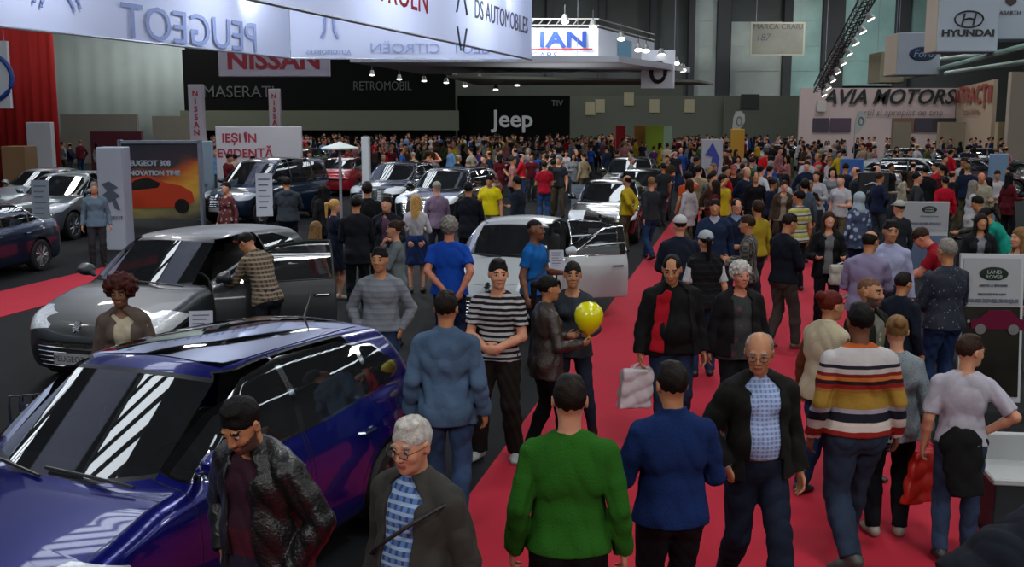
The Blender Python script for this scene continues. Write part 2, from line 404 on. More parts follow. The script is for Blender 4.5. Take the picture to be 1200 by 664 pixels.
class Fig:
    def __init__(s, q):
        s.q = q; g = q.get('girth', 1.); fem = q.get('fem', False); s.g = g; s.fem = fem
        s.T = rx(-R(q.get('lean', 0)))@rz_(R(q.get('twist', 0)))@ry(R(q.get('sway', 0))); s.p0 = V3(0, 0, .93)
        s.drop = 0.
        hp, hy, ht = q.get('head', (0, 0, 0))
        s.HR = s.T@rz_(R(hy))@rx(-R(hp))@ry(R(ht)); s.hs = q.get('hs', 1.)*1.05
        s.n0 = s.tp(V3(0, -.012, 1.475)); s.nr = V3(0, -.012, 1.475)
        s.sw = (.172 if fem else .192)*(1+.35*(g-1))
        sh = q.get('shrug', 0)
        s.arms = {}
        for sd, nm in ((1, q.get('ra', 'down')), (-1, q.get('la', 'down'))):
            S = s.tp(V3(sd*(s.sw-.012), -.005, 1.382+sh))
            if isinstance(nm, str): w, hint = ARM[nm]; n = None
            else: w = nm[0]; hint = nm[1]; n = nm[2] if len(nm) > 2 else None
            W = V3(*w); hint = V3(*hint)
            if isinstance(nm, str):
                W[0] *= sd; hint[0] *= sd
                W[0] += sd*.05*(g-1)*2; W[1] += (.12*(g-1)+q.get('belly', 0)) if W[1] > .1 else 0
                W = s.tp(W) if nm not in ('down', 'fwd', 'rear') else W+(s.tp(V3(0, 0, 1.2))-V3(0, 0, 1.2))*.9
            E, W = ik(S, W, .283, .252, hint)
            if n is None:
                n = -V3(W[0]-0, W[1], 0) if abs(W[0])+abs(W[1]) > .02 else V3(0, -1, 0)
                if nm in ('front', 'chest', 'chin'): n = V3(-sd*.2, -1, .2)
                if nm in ('down', 'fwd', 'rear', 'side'): n = V3(-sd, .15, 0)
                if nm in ('bent', 'phone', 'reach'): n = V3(-sd*.7, 0, .5)
            f = unit(W-E)
            if nm == 'hip': f = unit(V3(-sd*.3, .9, -.3))
            if nm == 'front': f = unit(V3(-sd*.9, .2, -.2))
            if nm == 'back': f = unit(V3(-sd*.5, -.1, -.8))
            if nm == 'pocket': f = unit(V3(-sd*.25, .3, -.9))
            n = unit(np.array(n, float)-f*(np.array(n, float)@f))
            sv = np.cross(f, n) if sd > 0 else np.cross(n, f)
            s.arms[sd] = (S, E, W, f, n, sv, nm)
        lg = q.get('legs', 'stand')
        L = {'stand': ((.105, .02, 0), (-.105, -.01, 0)), 'walk': ((.085, .30, 0), (-.085, -.26, .05)), 'walk2': ((.085, -.26, .05), (-.085, .30, 0)),
             'wide': ((.16, .04, 0), (-.16, 0, 0)), 'step': ((.10, .16, 0), (-.10, -.13, .02)), 'step2': ((.10, -.13, .02), (-.10, .16, 0)),
             'close': ((.07, .0, 0), (-.07, .03, 0)), 'contra': ((.09, 0, 0), (-.15, .12, 0))}[lg] if isinstance(lg, str) else lg
        s.legs = {}; s.drop = .03 if isinstance(lg, str) and lg.startswith('walk') else 0.
        s.toe = q.get('toe', (12, 12))
        for sd, a in ((1, L[0]), (-1, L[1])):
            Hp = V3(sd*.092, 0, .90-s.drop); A = V3(a[0], a[1], .085+a[2])
            K, A = ik(Hp, A, .42, .415, V3(sd*.12, 1, 0))
            s.legs[sd] = (Hp, K, A, a[2])
    def tp(s, p): return s.p0+s.T@(np.array(p, float)-s.p0)-V3(0, 0, 0)
    def hp(s, p): return s.n0+s.HR@((np.array(p, float)-s.nr)*s.hs)
    def bounds(s, pad=.12):
        P = [s.hp((0, 0, 1.75)), s.tp((0, .2, 1.2)), s.tp((0, -.2, 1.2)), V3(.3, 0, 1), V3(-.3, 0, 1)]
        for a in s.arms.values(): P += [a[0], a[1], a[2], a[2]+a[3]*.15]
        for a in s.legs.values(): P += [a[1], a[2]+V3(0, .17, -.1), a[2]+V3(0, -.08, -.08)]
        P = np.array(P); lo = P.min(0)-pad; hi = P.max(0)+pad; lo[2] = -.03; return lo, hi
    def torso(s, D, t, k=.03, hips=True, low=None, chest=True):
        g = s.g; T = s.T; be = s.q.get('belly', 0.); M = T
        if s.fem:
            D.ell(s.tp((0, .0, 1.28)), (.140*g+t, .100*g+t, .19+t), k, M=M)
            D.ell(s.tp((0, .0, 1.11)), (.122*g+t, .088*g+t, .15+t), k, M=M)
            for x in (-1, 1): D.ell(s.tp((x*.062, .075, 1.285)), (.056*g+t, .055+t, .058+t), k, M=M)
        else:
            D.ell(s.tp((0, .0, 1.27)), (.168*g+t, .108*g+t, .20+t), k, M=M)
            D.ell(s.tp((0, .0, 1.09)), (.145*g+t, .100*g+t, .18+t), k, M=M)
            for x in (-1, 1): D.ell(s.tp((x*.07, .055, 1.315)), (.075*g+t, .055+t, .06+t), k, M=M)
        if be: D.ell(s.tp((0, .045+be*.55, 1.08)), (.145*g+t, .08+be*.7+t, .15+t), k+.02, M=M)
        for x in (-1, 1):
            D.cone(s.tp((x*.02, -.016, 1.462)), s.tp((x*(s.sw-.03), -.010, 1.392+s.q.get('shrug', 0))), .045+t, .047+t, k)
            D.ell(s.tp((x*.07, -.052, 1.31)), (.082*g+t, .048+t, .14+t), k+.03, M=M)
        if hips:
            if t > .004: t = t+.012
            w = .158 if s.fem else .150
            D.ell(V3(0, 0, .94-s.drop), (w*g+t, .108*g+t+be*.3, .12+t), k)
            for x in (-1, 1): D.ell(V3(x*.075, -.055, .90-s.drop), (.085*g+t, .08+t, .095+t), k)
        if low is not None:      # skirt of a shirt or coat
            a = s.tp((0, .0+be*.35, 1.06)); b = np.array(low[0], float)
            D.cone(a, b, .150*g+t, low[1]*g+t+.006, k, flat=((0, 1, 0), .72+be*.9), cap=True)
    def arm(s, D, sd, t, k=.02, upto=1., full=True):
        S, E, W, f, n, sv, nm = s.arms[sd]; q = math.sqrt(s.g)*(.86 if s.fem else 1.)
        t = t*.75; ru, re, rw = .050*q+t, .040*q+t, .029*q+t
        if upto >= 1:
            D.cone(S, S+(E-S)*.5, ru, .046*q+t, k*.7); D.cone(S+(E-S)*.5, E, .047*q+t, re, .015)
            D.cone(E, E+(W-E)*.35, re, .041*q+t, .015); D.cone(E+(W-E)*.35, E+(W-E)*min(1, 2-0 if upto >= 2 else upto), .041*q+t, rw+(.008 if t > .005 else 0), .015, cap=t > .005)
        elif upto > .5:
            D.cone(S, E, ru, re, k); D.cone(E, E+(W-E)*(upto-.5)*2, re, .038*q+t, .015, cap=True)
        else:
            D.cone(S, S+(E-S)*upto*2, ru, .052*q+t, k, cap=True)
    def hand(s, D, sd, fingers=True):
        S, E, W, f, n, sv, nm = s.arms[sd]; sc = .92 if s.fem else 1.
        M = np.stack([sv, n, f], 1)
        D.cone(W-f*.02, W+f*.03, .027*sc, .024*sc, .012, flat=(n, .8))
        D.ell(W+f*.055*sc, (.042*sc, .017*sc, .05*sc), .012, M=M)
        curl = s.q.get('curl', 28)
        if nm == 'pocket': return
        if fingers:
            for i, L in enumerate((.070, .078, .072, .056)):
                b = W+f*(.09-.005*abs(i-1))*sc+sv*(.031-.0205*i)*sc
                d1 = unit(f*math.cos(R(curl))+n*math.sin(R(curl))+sv*(.08-.05*i)); d2 = unit(f*math.cos(R(curl*2.3))+n*math.sin(R(curl*2.3)))
                m = b+d1*L*.5*sc; D.cone(b-f*.012, m, .0095*sc, .0088*sc, .004); D.cone(m, m+d2*L*.5*sc, .0088*sc, .0075*sc, .003)
            b = W+f*.028*sc+sv*.034*sc; m = b+unit(f*.7+sv*.6+n*.35)*.038*sc
            D.cone(b-sv*.012, m, .0135*sc, .0110*sc, .008); D.cone(m, m+unit(f+n*.35+sv*.1)*.03*sc, .011*sc, .0088*sc, .003)
        else:
            D.cone(W+f*.09*sc, W+(f*.9+n*.3)*.155*sc, .026*sc, .018*sc, .01, flat=(n, .6))
            D.cone(W+f*.03*sc+sv*.03, W+f*.09*sc+sv*.045, .013*sc, .011*sc, .006)
    def leg(s, D, sd, t, k=.03, flare=0., upto=1., tz=0.):
        Hp, K, A, lift = s.legs[sd]; q = (s.g*.6+.4)*(1.0 if s.fem else 1.)
        D.cone(Hp, Hp+(K-Hp)*.4, .090*q+t, .075*q+t, k); D.cone(Hp+(K-Hp)*.4, K, .075*q+t, .054*q+t+flare*.3, .02)
        if upto > .5:
            D.cone(K, K+(A-K)*.35, .054*q+t+flare*.3, .053*q+t+flare*.5, .02)
            D.cone(K+(A-K)*.35, K+(A-K)*min(1, (upto-.5)*2)+V3(0, 0, -.015 if t else 0), .053*q+t+flare*.5, .034+t*1.15+flare, .02, cap=t > .005)
    def foot(s, sd):
        Hp, K, A, lift = s.legs[sd]; a = R(-sd*s.toe[0 if sd > 0 else 1]); F = V3(math.sin(-a), math.cos(a), 0)
        p = math.atan2(lift, .13); 
        return A, F, (V3(F[0]*math.cos(p), F[1]*math.cos(p), -math.sin(p)) if lift else F)
    def feet(s, D, t=0., sides=(1, -1)):
        for sd in sides:
            A, F, Fp = s.foot(sd); U = np.cross(np.cross(Fp, V3(0, 0, 1)), Fp); U = unit(U) if U[2] > 0 else -unit(U)
            h = A-U*.045
            D.cone(A+U*.0, h-Fp*.035-U*.0, .036+t, .034+t, .02)
            D.cone(h-Fp*.03, h+Fp*.10-U*.008, .036+t, .034+t, .02, flat=(U, .95)); D.cone(h+Fp*.09-U*.01, h+Fp*.165-U*.016, .038+t, .030+t, .02, flat=(U, .62))
    def head(s, D, detail=True):
        H = s.HR; c = s.hs
        def e(p, r, k, op='add'): D.ell(s.hp(p), np.array(r)*c, k*c, op, M=H)
        D.cone(s.tp((0, -.015, 1.42)), s.hp((0, -.008, 1.58)), .056 if not s.fem else .048, (.053 if not s.fem else .045)*c, .02)
        e((0, -.012, 1.658), (.075, .096, .092), 0.02)
        e((0, .030, 1.612), (.060, .064, .078), .03)
        e((0, .050, 1.562), (.043, .045, .035), .02)
        if not detail: 
            D.cone(s.hp((0, .088, 1.64)), s.hp((0, .108, 1.612)), .010*c, .013*c, .008); return
        e((0, .075, 1.543), (.020, .018, .015), .014)
        for x in (-1, 1):
            e((x*.032, .066, 1.612), (.026, .022, .024), .015)
            e((x*.030, .083, 1.668), (.024, .011, .008), .010)
            e((x*.031, .103, 1.647), (.017, .014, .010), .010, 'sub')
            e((x*.079, -.004, 1.632), (.009, .020, .031), .006); e((x*.087, .004, 1.632), (.006, .010, .017), .004, 'sub')
        D.cone(s.hp((0, .087, 1.655)), s.hp((0, .111, 1.616)), .0085*c, .0105*c, .010); 
        for x in (-1, 1): e((x*.0125, .100, 1.611), (.009, .010, .008), .006)
        e((0, .091, 1.583), (.025, .012, .006), .005); e((0, .089, 1.573), (.021, .012, .007), .004)
        e((0, .103, 1.578), (.024, .006, .0022), .003, 'sub')
    def hair(s, D, style, cap=False):
        H = s.HR; c = s.hs
        def e(p, r, k=.01, op='add'): D.ell(s.hp(p), np.array(r)*c, k*c, op, M=H)
        def b(p, r, k=.012, op='sub', rot=0.): D.box(s.hp(p), np.array(r)*c, k*c, op, M=H@rx(R(rot)))
        vol = {'short': 0., 'buzz': -.006, 'full': .008, 'long': .006, 'pony': 0., 'bun': 0., 'afro': 0., 'fringe': .002, 'bob': .010, 'receding': 0., 'curly': .014}.get(style, 0)
        if cap: vol = -.004
        if style == 'afro':
            e((0, -.02, 1.690), (.135, .130, .115), .01)
            for i in range(40):
                a = i*2.399; z = -1+2*(i+.5)/40; rr = math.sqrt(1-z*z)
                e((.125*rr*math.cos(a), -.02+.12*rr*math.sin(a), 1.69+.105*z), (.026, .026, .026), .006)
            b((0, .15, 1.60), (.072, .09, .095), .02); b((0, 0, 1.50), (.2, .2, .07)); return
        e((0, -.016, 1.669), (.0795+vol, .102+vol, .0935+vol*1.3), .01)
        if style in ('long', 'bob', 'scarf'):
            z1 = 1.50 if style == 'bob' else 1.36
            D.cone(s.hp((0, -.045, 1.66)), s.hp((0, -.075, z1)), .082*c, .075*c, .02, flat=(H@V3(0, 1, 0), .8))
            for x in (-1, 1): D.cone(s.hp((x*.066, .0, 1.67)), s.hp((x*.085, .015, z1+.04)), .032*c, .028*c, .015)
        e((0, .152, 1.606), (.070, .105, .122), .014, 'sub'); b((0, .14, 1.58), (.058, .075, .09), .012)
        if style not in ('long', 'bob'):
            b((0, .02, 1.48), (.15, .16, .090), .010, rot=18)
            b((.0, .06, 1.59), (.11, .045, .07), .008)
        if style == 'fringe': e((0, .0, 1.80), (.13, .16, .105), .01, 'sub'); b((0, .12, 1.7), (.2, .10, .2))
        if style == 'receding': e((0, .115, 1.735), (.060, .10, .065), .015, 'sub')
        if style == 'pony': D.cone(s.hp((0, -.10, 1.68)), s.hp((0, -.15, 1.66)), .03*c, .03*c, .01); D.cone(s.hp((0, -.145, 1.665)), s.hp((0, -.13, 1.45)), .034*c, .018*c, .01)
        if style == 'bun': e((0, -.115, 1.705), (.045, .04, .042), .01)
        if style in ('full', 'curly', 'short') and not cap: e((0, .0, 1.744), (.056, .060, .018+.6*max(vol, 0)), .02)
        if style == 'curly':
            for i in range(60):
                a = i*2.399; z = -.3+1.3*(i+.5)/60; rr = math.sqrt(max(0, 1-z*z))
                y = -.016+.11*rr*math.sin(a)
                if y > .05 and z < .5: continue
                e((.09*rr*math.cos(a), y, 1.672+.10*z), (.020, .020, .018), .005)

def wrinkle(D, amp, seed=0., scale=1.):
    X, Y, Z = D.grid(); m = np.abs(D.D) < D.h*4; i, j, k = np.nonzero(m)
    x = X[i, 0, 0]; y = Y[0, j, 0]; z = Z[0, 0, k]
    w = (1-2*np.abs(np.sin(17*scale*z+14*np.abs(x)+3*np.sin(9*x+seed)+3*np.sin(11*y+seed*2))))*.8+(1-2*np.abs(np.sin(15*scale*x+13*scale*z+4*np.sin(9*y+seed*3)+seed)))*.5+np.sin(41*scale*y-30*scale*z+3*np.sin(23*x+seed))*.25
    D.D[m] += (amp*w).astype(np.float32)
def rough(D, amp, f=90.):
    X, Y, Z = D.grid(); m = np.abs(D.D) < D.h*4; i, j, k = np.nonzero(m)
    x = X[i, 0, 0]; y = Y[0, j, 0]; z = Z[0, 0, k]
    D.D[m] += (amp*(np.sin(f*x+3*np.sin(f*.4*z))*np.sin(f*y+2*np.sin(f*.5*x))+.6*np.sin(f*1.3*z+4*np.sin(f*.3*x)))).astype(np.float32)

def cloth(hexc, kind='cotton', **k):
    key = f'{kind}_{hexc}'
    if kind == 'leather': return mat(key, hexc, .38, bump=.35, bscale=60, spec=.5)
    if kind == 'denim': return mat(key, hexc, .9, spec=.15, bump=.2, bscale=45, vary=.30, vscale=5)
    if kind == 'knit': return mat(key, hexc, .95, bump=.35, bscale=110, spec=.1)
    return mat(key, hexc, .9, bump=.22, bscale=24, spec=.18)
def skin(n): return mat('skin_'+n, SKIN[n], .5, bump=.06, bscale=90, spec=.4, vary=.06, vscale=25)
def hairm(n): return mat('hair_'+n, HAIRC[n], .55, bump=.35, bscale=120, spec=.12, vary=.35, vscale=40)

def top_field(F, h, kind, t, **k):
    lo, hi = F.bounds(); D = SDF(lo, hi, h)
    hem = {'tee': .86, 'shirt': .84, 'tucked': .97, 'sweater': .88, 'jacket': .86, 'coat': .60, 'dress': .52, 'tunic': .70, 'vest': .86}[kind]
    hem = k.get('hem', hem)
    if kind == 'tucked': low = None
    elif hem < .8: low = ((0, 0, hem), .17+.06*(.8-hem)+(.05 if kind == 'dress' else 0))
    else: low = ((0, 0, hem), .184)
    F.torso(D, t, .03, hips=hem < .95, low=low)
    sl = k.get('sleeve', {'tee': .30, 'vest': 0}.get(kind, 1.0))
    if sl > 0:
        for sd in (1, -1): F.arm(D, sd, t+(.008 if sl < .6 else .004), .03, upto=sl)
    if k.get('hood'): D.ell(F.tp((0, -.10, 1.45)), (.11, .06, .065), .02, M=F.T)
    if k.get('collar'):
        D.cone(F.tp((0, -.015, 1.43)), F.tp((0, -.006, 1.480+.02*k['collar'])), .060+t, .058+t*.6, .012, cap=True)
    else:
        D.cone(F.tp((0, .0, 1.462)), F.hp((0, .01, 1.58)), k.get('neckr', .064 if not F.fem else .075), .075, .008, 'sub')
    wrinkle(D, k.get('amp', .0045), k.get('seed', 0.))
    # underside: flat hem
    X, Y, Z = D.grid()
    if kind in ('jacket', 'coat', 'vest') and k.get('open', 0):
        w = k['open']
        D.box(F.tp((0, .25, 1.18)), (w, .16, .27), .006, 'sub', M=F.T@ry(R(k.get('skew', 0))))
        D.box(F.tp((0, .25, .75)), (w*1.3, .22, .24), .006, 'sub')
        D.box(F.tp((0, .17, 1.42)), (w*.75, .14, .09), .01, 'sub', M=F.T@ry(R(45)))
    if kind in ('shirt', 'tee', 'tucked', 'sweater') and k.get('vneck'):
        D.box(F.tp((0, .15, 1.455)), (.034, .12, .034), .006, 'sub', M=F.T@ry(R(45)))
    dn = unit(F.T@V3(0, 0, -1)) if hem > .8 else V3(0, 0, -1)
    D.D = hem_cut(D, F, hem, dn, X, Y, Z)
    return D
def hem_cut(D, F, hem, dn, X, Y, Z):
    p = F.tp((0, 0, hem)); d = (X-p[0])*dn[0]+(Y-p[1])*dn[1]+(Z-p[2])*dn[2]+.005*np.sin(20*X+9*Y)
    w = np.sqrt((X-p[0])**2+((Y-p[1])*1.3)**2)-.235*F.g   # sleeves hanging beside the hem are left alone
    arm = np.full(D.D.shape, 1., np.float32)
    A = SDF.__new__(SDF); A.lo = D.lo; A.h = D.h; A.n = D.n; A.D = arm
    if min(F.arms[1][2][2], F.arms[-1][2][2]) < hem+.12:
        for sd in (1, -1):
            S, E, W, f, n, sv, nm = F.arms[sd]
            if np.hypot(W[0], W[1]) > .17: A.cone(S, E, .06, .05, 0); A.cone(E, W+f*.01, .06, .046, 0)
        return np.where(A.D < .012, D.D, np.maximum(D.D, d)).astype(np.float32)
    return np.maximum(D.D, d).astype(np.float32)

def person(q, loc, yaw, label, group=None, far=False):
    """q: figure description. yaw: direction faced, 0 = +Y, positive turns left"""
    F = Fig(q); h = q.get('vox', .009); s = q.get('h', 1.75)/1.75
    det = h <= .0105
    lo, hi = F.bounds(.06); D = SDF(lo, hi, h)
    F.torso(D, -.004); 
    for sd in (1, -1): F.leg(D, sd, -.003); F.arm(D, sd, 0., .02, upto=2); F.hand(D, sd, fingers=h < .013)
    F.feet(D, -.004); F.head(D, det)
    X, Y, Z = D.grid(); D.D = np.maximum(D.D, (.004-Z).astype(np.float32))
    Vv, Q = D.mesh(1)
    parts = []
    hc = q.get('hairc', 'dark'); sk = skin(q.get('skin', 'light'))
    mats = [sk]
    # face colouring by place on the head
    mi = np.zeros(len(Q), int)
    if det:
        C = (Vv[Q].mean(1)-F.n0)@F.HR/F.hs+F.nr
        lips = (np.abs(C[:, 0]) < .024) & (np.abs(C[:, 2]-1.578) < .0095) & (C[:, 1] > .085); mi[lips] = 1
        brow = (np.abs(np.abs(C[:, 0])-.032) < .019) & (np.abs(C[:, 2]-1.671-.05*(.035-np.abs(C[:, 0]))) < .0042) & (C[:, 1] > .06); mi[brow] = 2
        mats += [mat('lips_'+q.get('lips', 'plain'), '#8c4f42' if q.get('lips', 'plain') == 'plain' else '#8a2028', .45), hairm('dark' if hc in ('black', 'dark', 'brown', 'none', 'red', 'auburn') else 'grey')]
        if q.get('beard'):
            bd = (C[:, 2] < 1.60+.25*(np.abs(C[:, 0])-.03).clip(0)) & (C[:, 1] > -.0+.3*(1.6-C[:, 2])*0) & (C[:, 2] > 1.515) & (C[:, 1] > .005) & ~lips & (C[:, 1] < .13) & ~((np.abs(C[:, 0]) < .03) & (C[:, 2] > 1.597))
            bd &= np.abs(C[:, 0]) < .09; mi[bd] = 3
            mats.append(mat('beard_'+q['beard'], {'stubble': '#4d3428', 'dark': '#1a120e', 'grey': '#6d655f'}[q['beard']], .8))
        if q.get('scalp'):   # close cropped sides
            pass
    me = np_mesh('person', Vv*s, Q, mi=mi if det else None)
    root = obj('person', me, mats=mats if det else [sk])
    root.location = loc; root.rotation_euler = (0, 0, R(yaw))
    tag(root, label, 'person', group)
    def part(name, D, m, pmats=None, proj=1):
        v, qd = D.mesh(proj)
        if len(qd) == 0: return None
        o = obj(name, np_mesh(name, v*s, qd), m, root)
        return o
    Z0 = None
    # trousers / skirt
    lw = q.get('legwear', ('trousers', '#14161c', 'denim'))
    if lw and lw[0] != 'none':
        D = SDF(lo-.02, hi+.02, h)
        if lw[0] in ('trousers', 'shorts', 'leggings'):
            t = .006 if lw[0] == 'leggings' else q.get('loose', .010)
            w = .158 if F.fem else .150; g = F.g; be = q.get('belly', 0)
            D.ell(V3(0, 0, .94-F.drop), (w*g+t, .108*g+t+be*.3, .12+t), .03)
            D.ell(V3(0, be*.3, 1.0-F.drop), (.142*g+t, .10*g+t+be*.4, .10), .03)
            for x in (-1, 1): D.ell(V3(x*.075, -.055, .90-F.drop), (.085*g+t, .08+t, .095+t), .03)
            for sd in (1, -1): F.leg(D, sd, t, .03, flare=0. if lw[0] == 'leggings' else q.get('flare', .012), upto=1. if lw[0] != 'shorts' else .55)
            wrinkle(D, .005 if lw[0] != 'leggings' else .002, 1.3+len(label)*.37, 1.1)
            X, Y, Z = D.grid(); D.D = np.maximum(D.D, np.maximum(Z-1.03, .03-Z).astype(np.float32))
        else:
            hz = {'skirt': .52, 'longskirt': .12}[lw[0]]
            D.ell(V3(0, 0, .95), (.16+.012, .12+.012, .12), .03); D.cone((0, 0, .97), (0, 0, hz), .145, .20 if hz > .4 else .26, .03, flat=((0, 1, 0), .8), cap=True)
            for sd in (1, -1): F.leg(D, sd, .015, .03, upto=.5)
            wrinkle(D, .008, .4, .7); X, Y, Z = D.grid(); D.D = np.maximum(D.D, np.maximum(Z-1.05, hz-Z).astype(np.float32))
        part(lw[0] if lw[0] in ('trousers', 'shorts', 'leggings') else 'skirt', D, cloth(lw[1], lw[2] if len(lw) > 2 else 'cotton') if isinstance(lw[1], str) else lw[1])
    # shoes
    sh = q.get('shoes', '#101012')
    for sd in (1, -1):
        A, f_, fp_ = F.foot(sd); Hp, K, A, lift = F.legs[sd]
        D = SDF(V3(A[0]-.25, A[1]-.25, -.02), V3(A[0]+.25, A[1]+.3, .40), h if far else min(h, .012)); F.feet(D, .007, (sd,))
        if q.get('boots'): D.cone(A, A+(K-A)*.45, .044, .052, .02, cap=True)
        X, Y, Z = D.grid(); D.D = np.maximum(D.D, (-Z).astype(np.float32))
        if not q.get('boots'): D.D = np.maximum(D.D, (Z-.105-lift).astype(np.float32))
        part('boot' if q.get('boots') else 'shoe', D, mat('shoe_'+sh, sh, .45))
    # tops, inner to outer
    t = .008
    for i, tw in enumerate(q.get('top', [])):
        kind = tw[0]; m = tw[1]; opt = tw[2] if len(tw) > 2 else {}
        m = cloth(m, opt.get('cloth', 'cotton')) if isinstance(m, str) else m
        th = opt.get('t', t); D = top_field(F, h, kind, th, seed=len(label)*.61+i, **{k: v for k, v in opt.items() if k not in ('cloth', 't', 'name')})
        nm = opt.get('name') or {'tee': 't_shirt', 'tucked': 'shirt', 'tunic': 'blouse'}.get(kind, kind)
        o = part(nm, D, m); t = th+.018
        if o is not None and opt.get('label'): o['label'] = opt['label']
    F.top_t = t
    # hair
    hs = q.get('hair', 'short')
    if hs not in ('bald', 'scarf'):
        a = F.hp((0, 0, 1.62)); D = SDF(a-.27, a+.24, h if far else min(h, .010)); F.hair(D, hs if not (q.get('cap') and hs in ('short', 'curly', 'full')) else 'buzz', bool(q.get('cap'))); rough(D, .0016 if hs not in ('afro', 'curly') else .004)
        part('hair', D, hairm(hc))
    if hs == 'scarf':
        a = F.hp((0, 0, 1.60)); D = SDF(a-.26, a+.26, h if far else min(h, .011)); H = F.HR; c = F.hs
        D.ell(F.hp((0, -.015, 1.665)), np.array((.096, .118, .108))*c, .01, M=H); D.cone(F.hp((0, 0, 1.60)), F.tp((0, -.01, 1.44)), .092, .125, .04)
        D.box(F.hp((0, .135, 1.625)), (.052, .08, .068), .015, 'sub', M=H); wrinkle(D, .003, 1.); part('headscarf', D, cloth(q.get('scarfc', '#8aa0a8')))
    if q.get('cap'):
        a = F.hp((0, 0, 1.68)); D = SDF(a-.22, a+.22, min(h, .008)); H = F.HR
        D.ell(F.hp((0, -.012, 1.685)), (.092, .112, .098), .01, M=H); D.box(F.hp((0, 0, 1.60)), (.2, .2, .085), .005, 'sub', M=H)
        ya = -1 if q.get('cap_back') else 1
        D.ell(F.hp((0, ya*.115, 1.690)), (.066, .075, .007), .012, M=H@rx(R(-12*ya)))
        part('cap', D, cloth(q['cap']))
    if det and not far and q.get('eyes', True):
        H = Matrix([list(r) for r in F.HR]).to_4x4()
        wm = mat('eye_white', '#93887f', .25); im = mat('iris', '#120c08', .15)
        for x in (-1, 1):
            b = MB(); c = F.hp((x*.031, .0815, 1.646))*s
            prof = [(.0118*s*F.hs*math.sin(R(a)), .0118*s*F.hs*math.cos(R(a))) for a in (0.1, 24, 45, 70, 90, 130, 179)]
            b.lathe(prof, 12, Matrix.Translation(Vector(c))@H@Matrix.Rotation(R(-90), 4, 'X'))
            b.mi = [1 if i < 24 else 0 for i in range(len(b.f))]; b.mi[-2] = 1
            b.build('eye', parent=root, mats=[wm, im], smooth=True)
    if q.get('glasses'):
        b = MB(); gm = mat('spectacle_frame', '#15120f' if q['glasses'] != 'thin' else '#55504a', .3)
        P = lambda x, y, z: Vector(F.hp((x, y, z))*s)
        for x in (-1, 1):
            pts = [P(x*.033+.024*math.cos(a), .111, 1.645+.017*math.sin(a)) for a in [2*math.pi*i/14 for i in range(15)]]
            b.tube(pts, .0022*s, 5); b.tube([P(x*.057, .110, 1.65), P(x*.082, .06, 1.652), P(x*.084, -.0, 1.645)], .0022*s, 5)
        b.tube([P(-.009, .113, 1.65), P(.009, .113, 1.65)], .0022*s, 5); g = b.build('glasses', gm, root)
        b = MB()
        for x in (-1, 1):
            b.add([P(x*.033+.023*math.cos(a), .1112, 1.645+.016*math.sin(a)) for a in [2*math.pi*i/14 for i in range(14)]], [tuple(range(14))])
        b.build('lens', mat_glass('spectacle_lens', (.25, .25, .25) if q['glasses'] != 'sun' else (.01, .01, .01), .25 if q['glasses'] != 'sun' else .95), g)
    return root, F, s

def merged_person(q):
    """small figure for the crowd: one mesh, slots skin, hair, top, legs, shoes"""
    q = dict(q); q.setdefault('vox', .02)
    r, F, s = person(q, (0, 0, 0), 0, 'x', far=True)
    slot = {'person': 0, 'hair': 1, 'headscarf': 1, 'cap': 1, 't_shirt': 2, 'shirt': 2, 'jacket': 2, 'coat': 2, 'sweater': 2, 'blouse': 2, 'dress': 2, 'vest': 2, 'trousers': 3, 'skirt': 3, 'leggings': 3, 'shorts': 3, 'shoe': 4, 'boot': 4}
    Vs, Fs, Ms, n = [], [], [], 0
    for o in [r]+list(r.children):
        me = o.data; v = np.zeros(len(me.vertices)*3, np.float32); me.vertices.foreach_get('co', v)
        f = np.zeros(len(me.loops), np.int32); me.loops.foreach_get('vertex_index', f)
        Vs.append(v.reshape(-1, 3)); Fs.append(f.reshape(-1, 4)+n); Ms.append(np.full(len(me.polygons), slot[o.name.split('.')[0]])); n += len(me.vertices)
    for o in list(r.children)+[r]: bpy.data.objects.remove(o)
    me = np_mesh('crowd', np.concatenate(Vs), np.concatenate(Fs), mi=np.concatenate(Ms))
    for i in range(5): me.materials.append(skin('light'))
    return me
def place_merged(me, loc, yaw, sc, ms, label, group):
    o = bpy.data.objects.new('person', me); COL.objects.link(o)
    o.location = loc; o.rotation_euler = (0, 0, R(yaw)); o.scale = (sc, sc, sc)
    for i, m in enumerate(ms): o.material_slots[i].link = 'OBJECT'; o.material_slots[i].material = m
    return tag(o, label, 'person', group)
# ------------------------------------------------------------------ cars (x forward, y left, z up, origin on the ground)
def spl(x, pts):
    p = np.array(pts, float); X, Y = p[:, 0], p[:, 1]; d = np.diff(Y)/np.diff(X)
    m = np.r_[d[0], np.where(d[:-1]*d[1:] > 0, 2*d[:-1]*d[1:]/(d[:-1]+d[1:]+1e-12), 0), d[-1]]
    x = np.clip(x, X[0], X[-1]); i = np.clip(np.searchsorted(X, x, 'right')-1, 0, len(X)-2)
    h = X[i+1]-X[i]; t = (x-X[i])/h
    return (2*t**3-3*t**2+1)*Y[i]+(t**3-2*t**2+t)*h*m[i]+(-2*t**3+3*t**2)*Y[i+1]+(t**3-t**2)*h*m[i+1]
def smax(a, b, k): 
    h = np.clip(.5-.5*(a-b)/k, 0, 1) if False else np.clip(.5+.5*(a-b)/k, 0, 1); return b*(1-h)+a*h+k*h*(1-h)
def smin(a, b, k): return -smax(-a, -b, k)
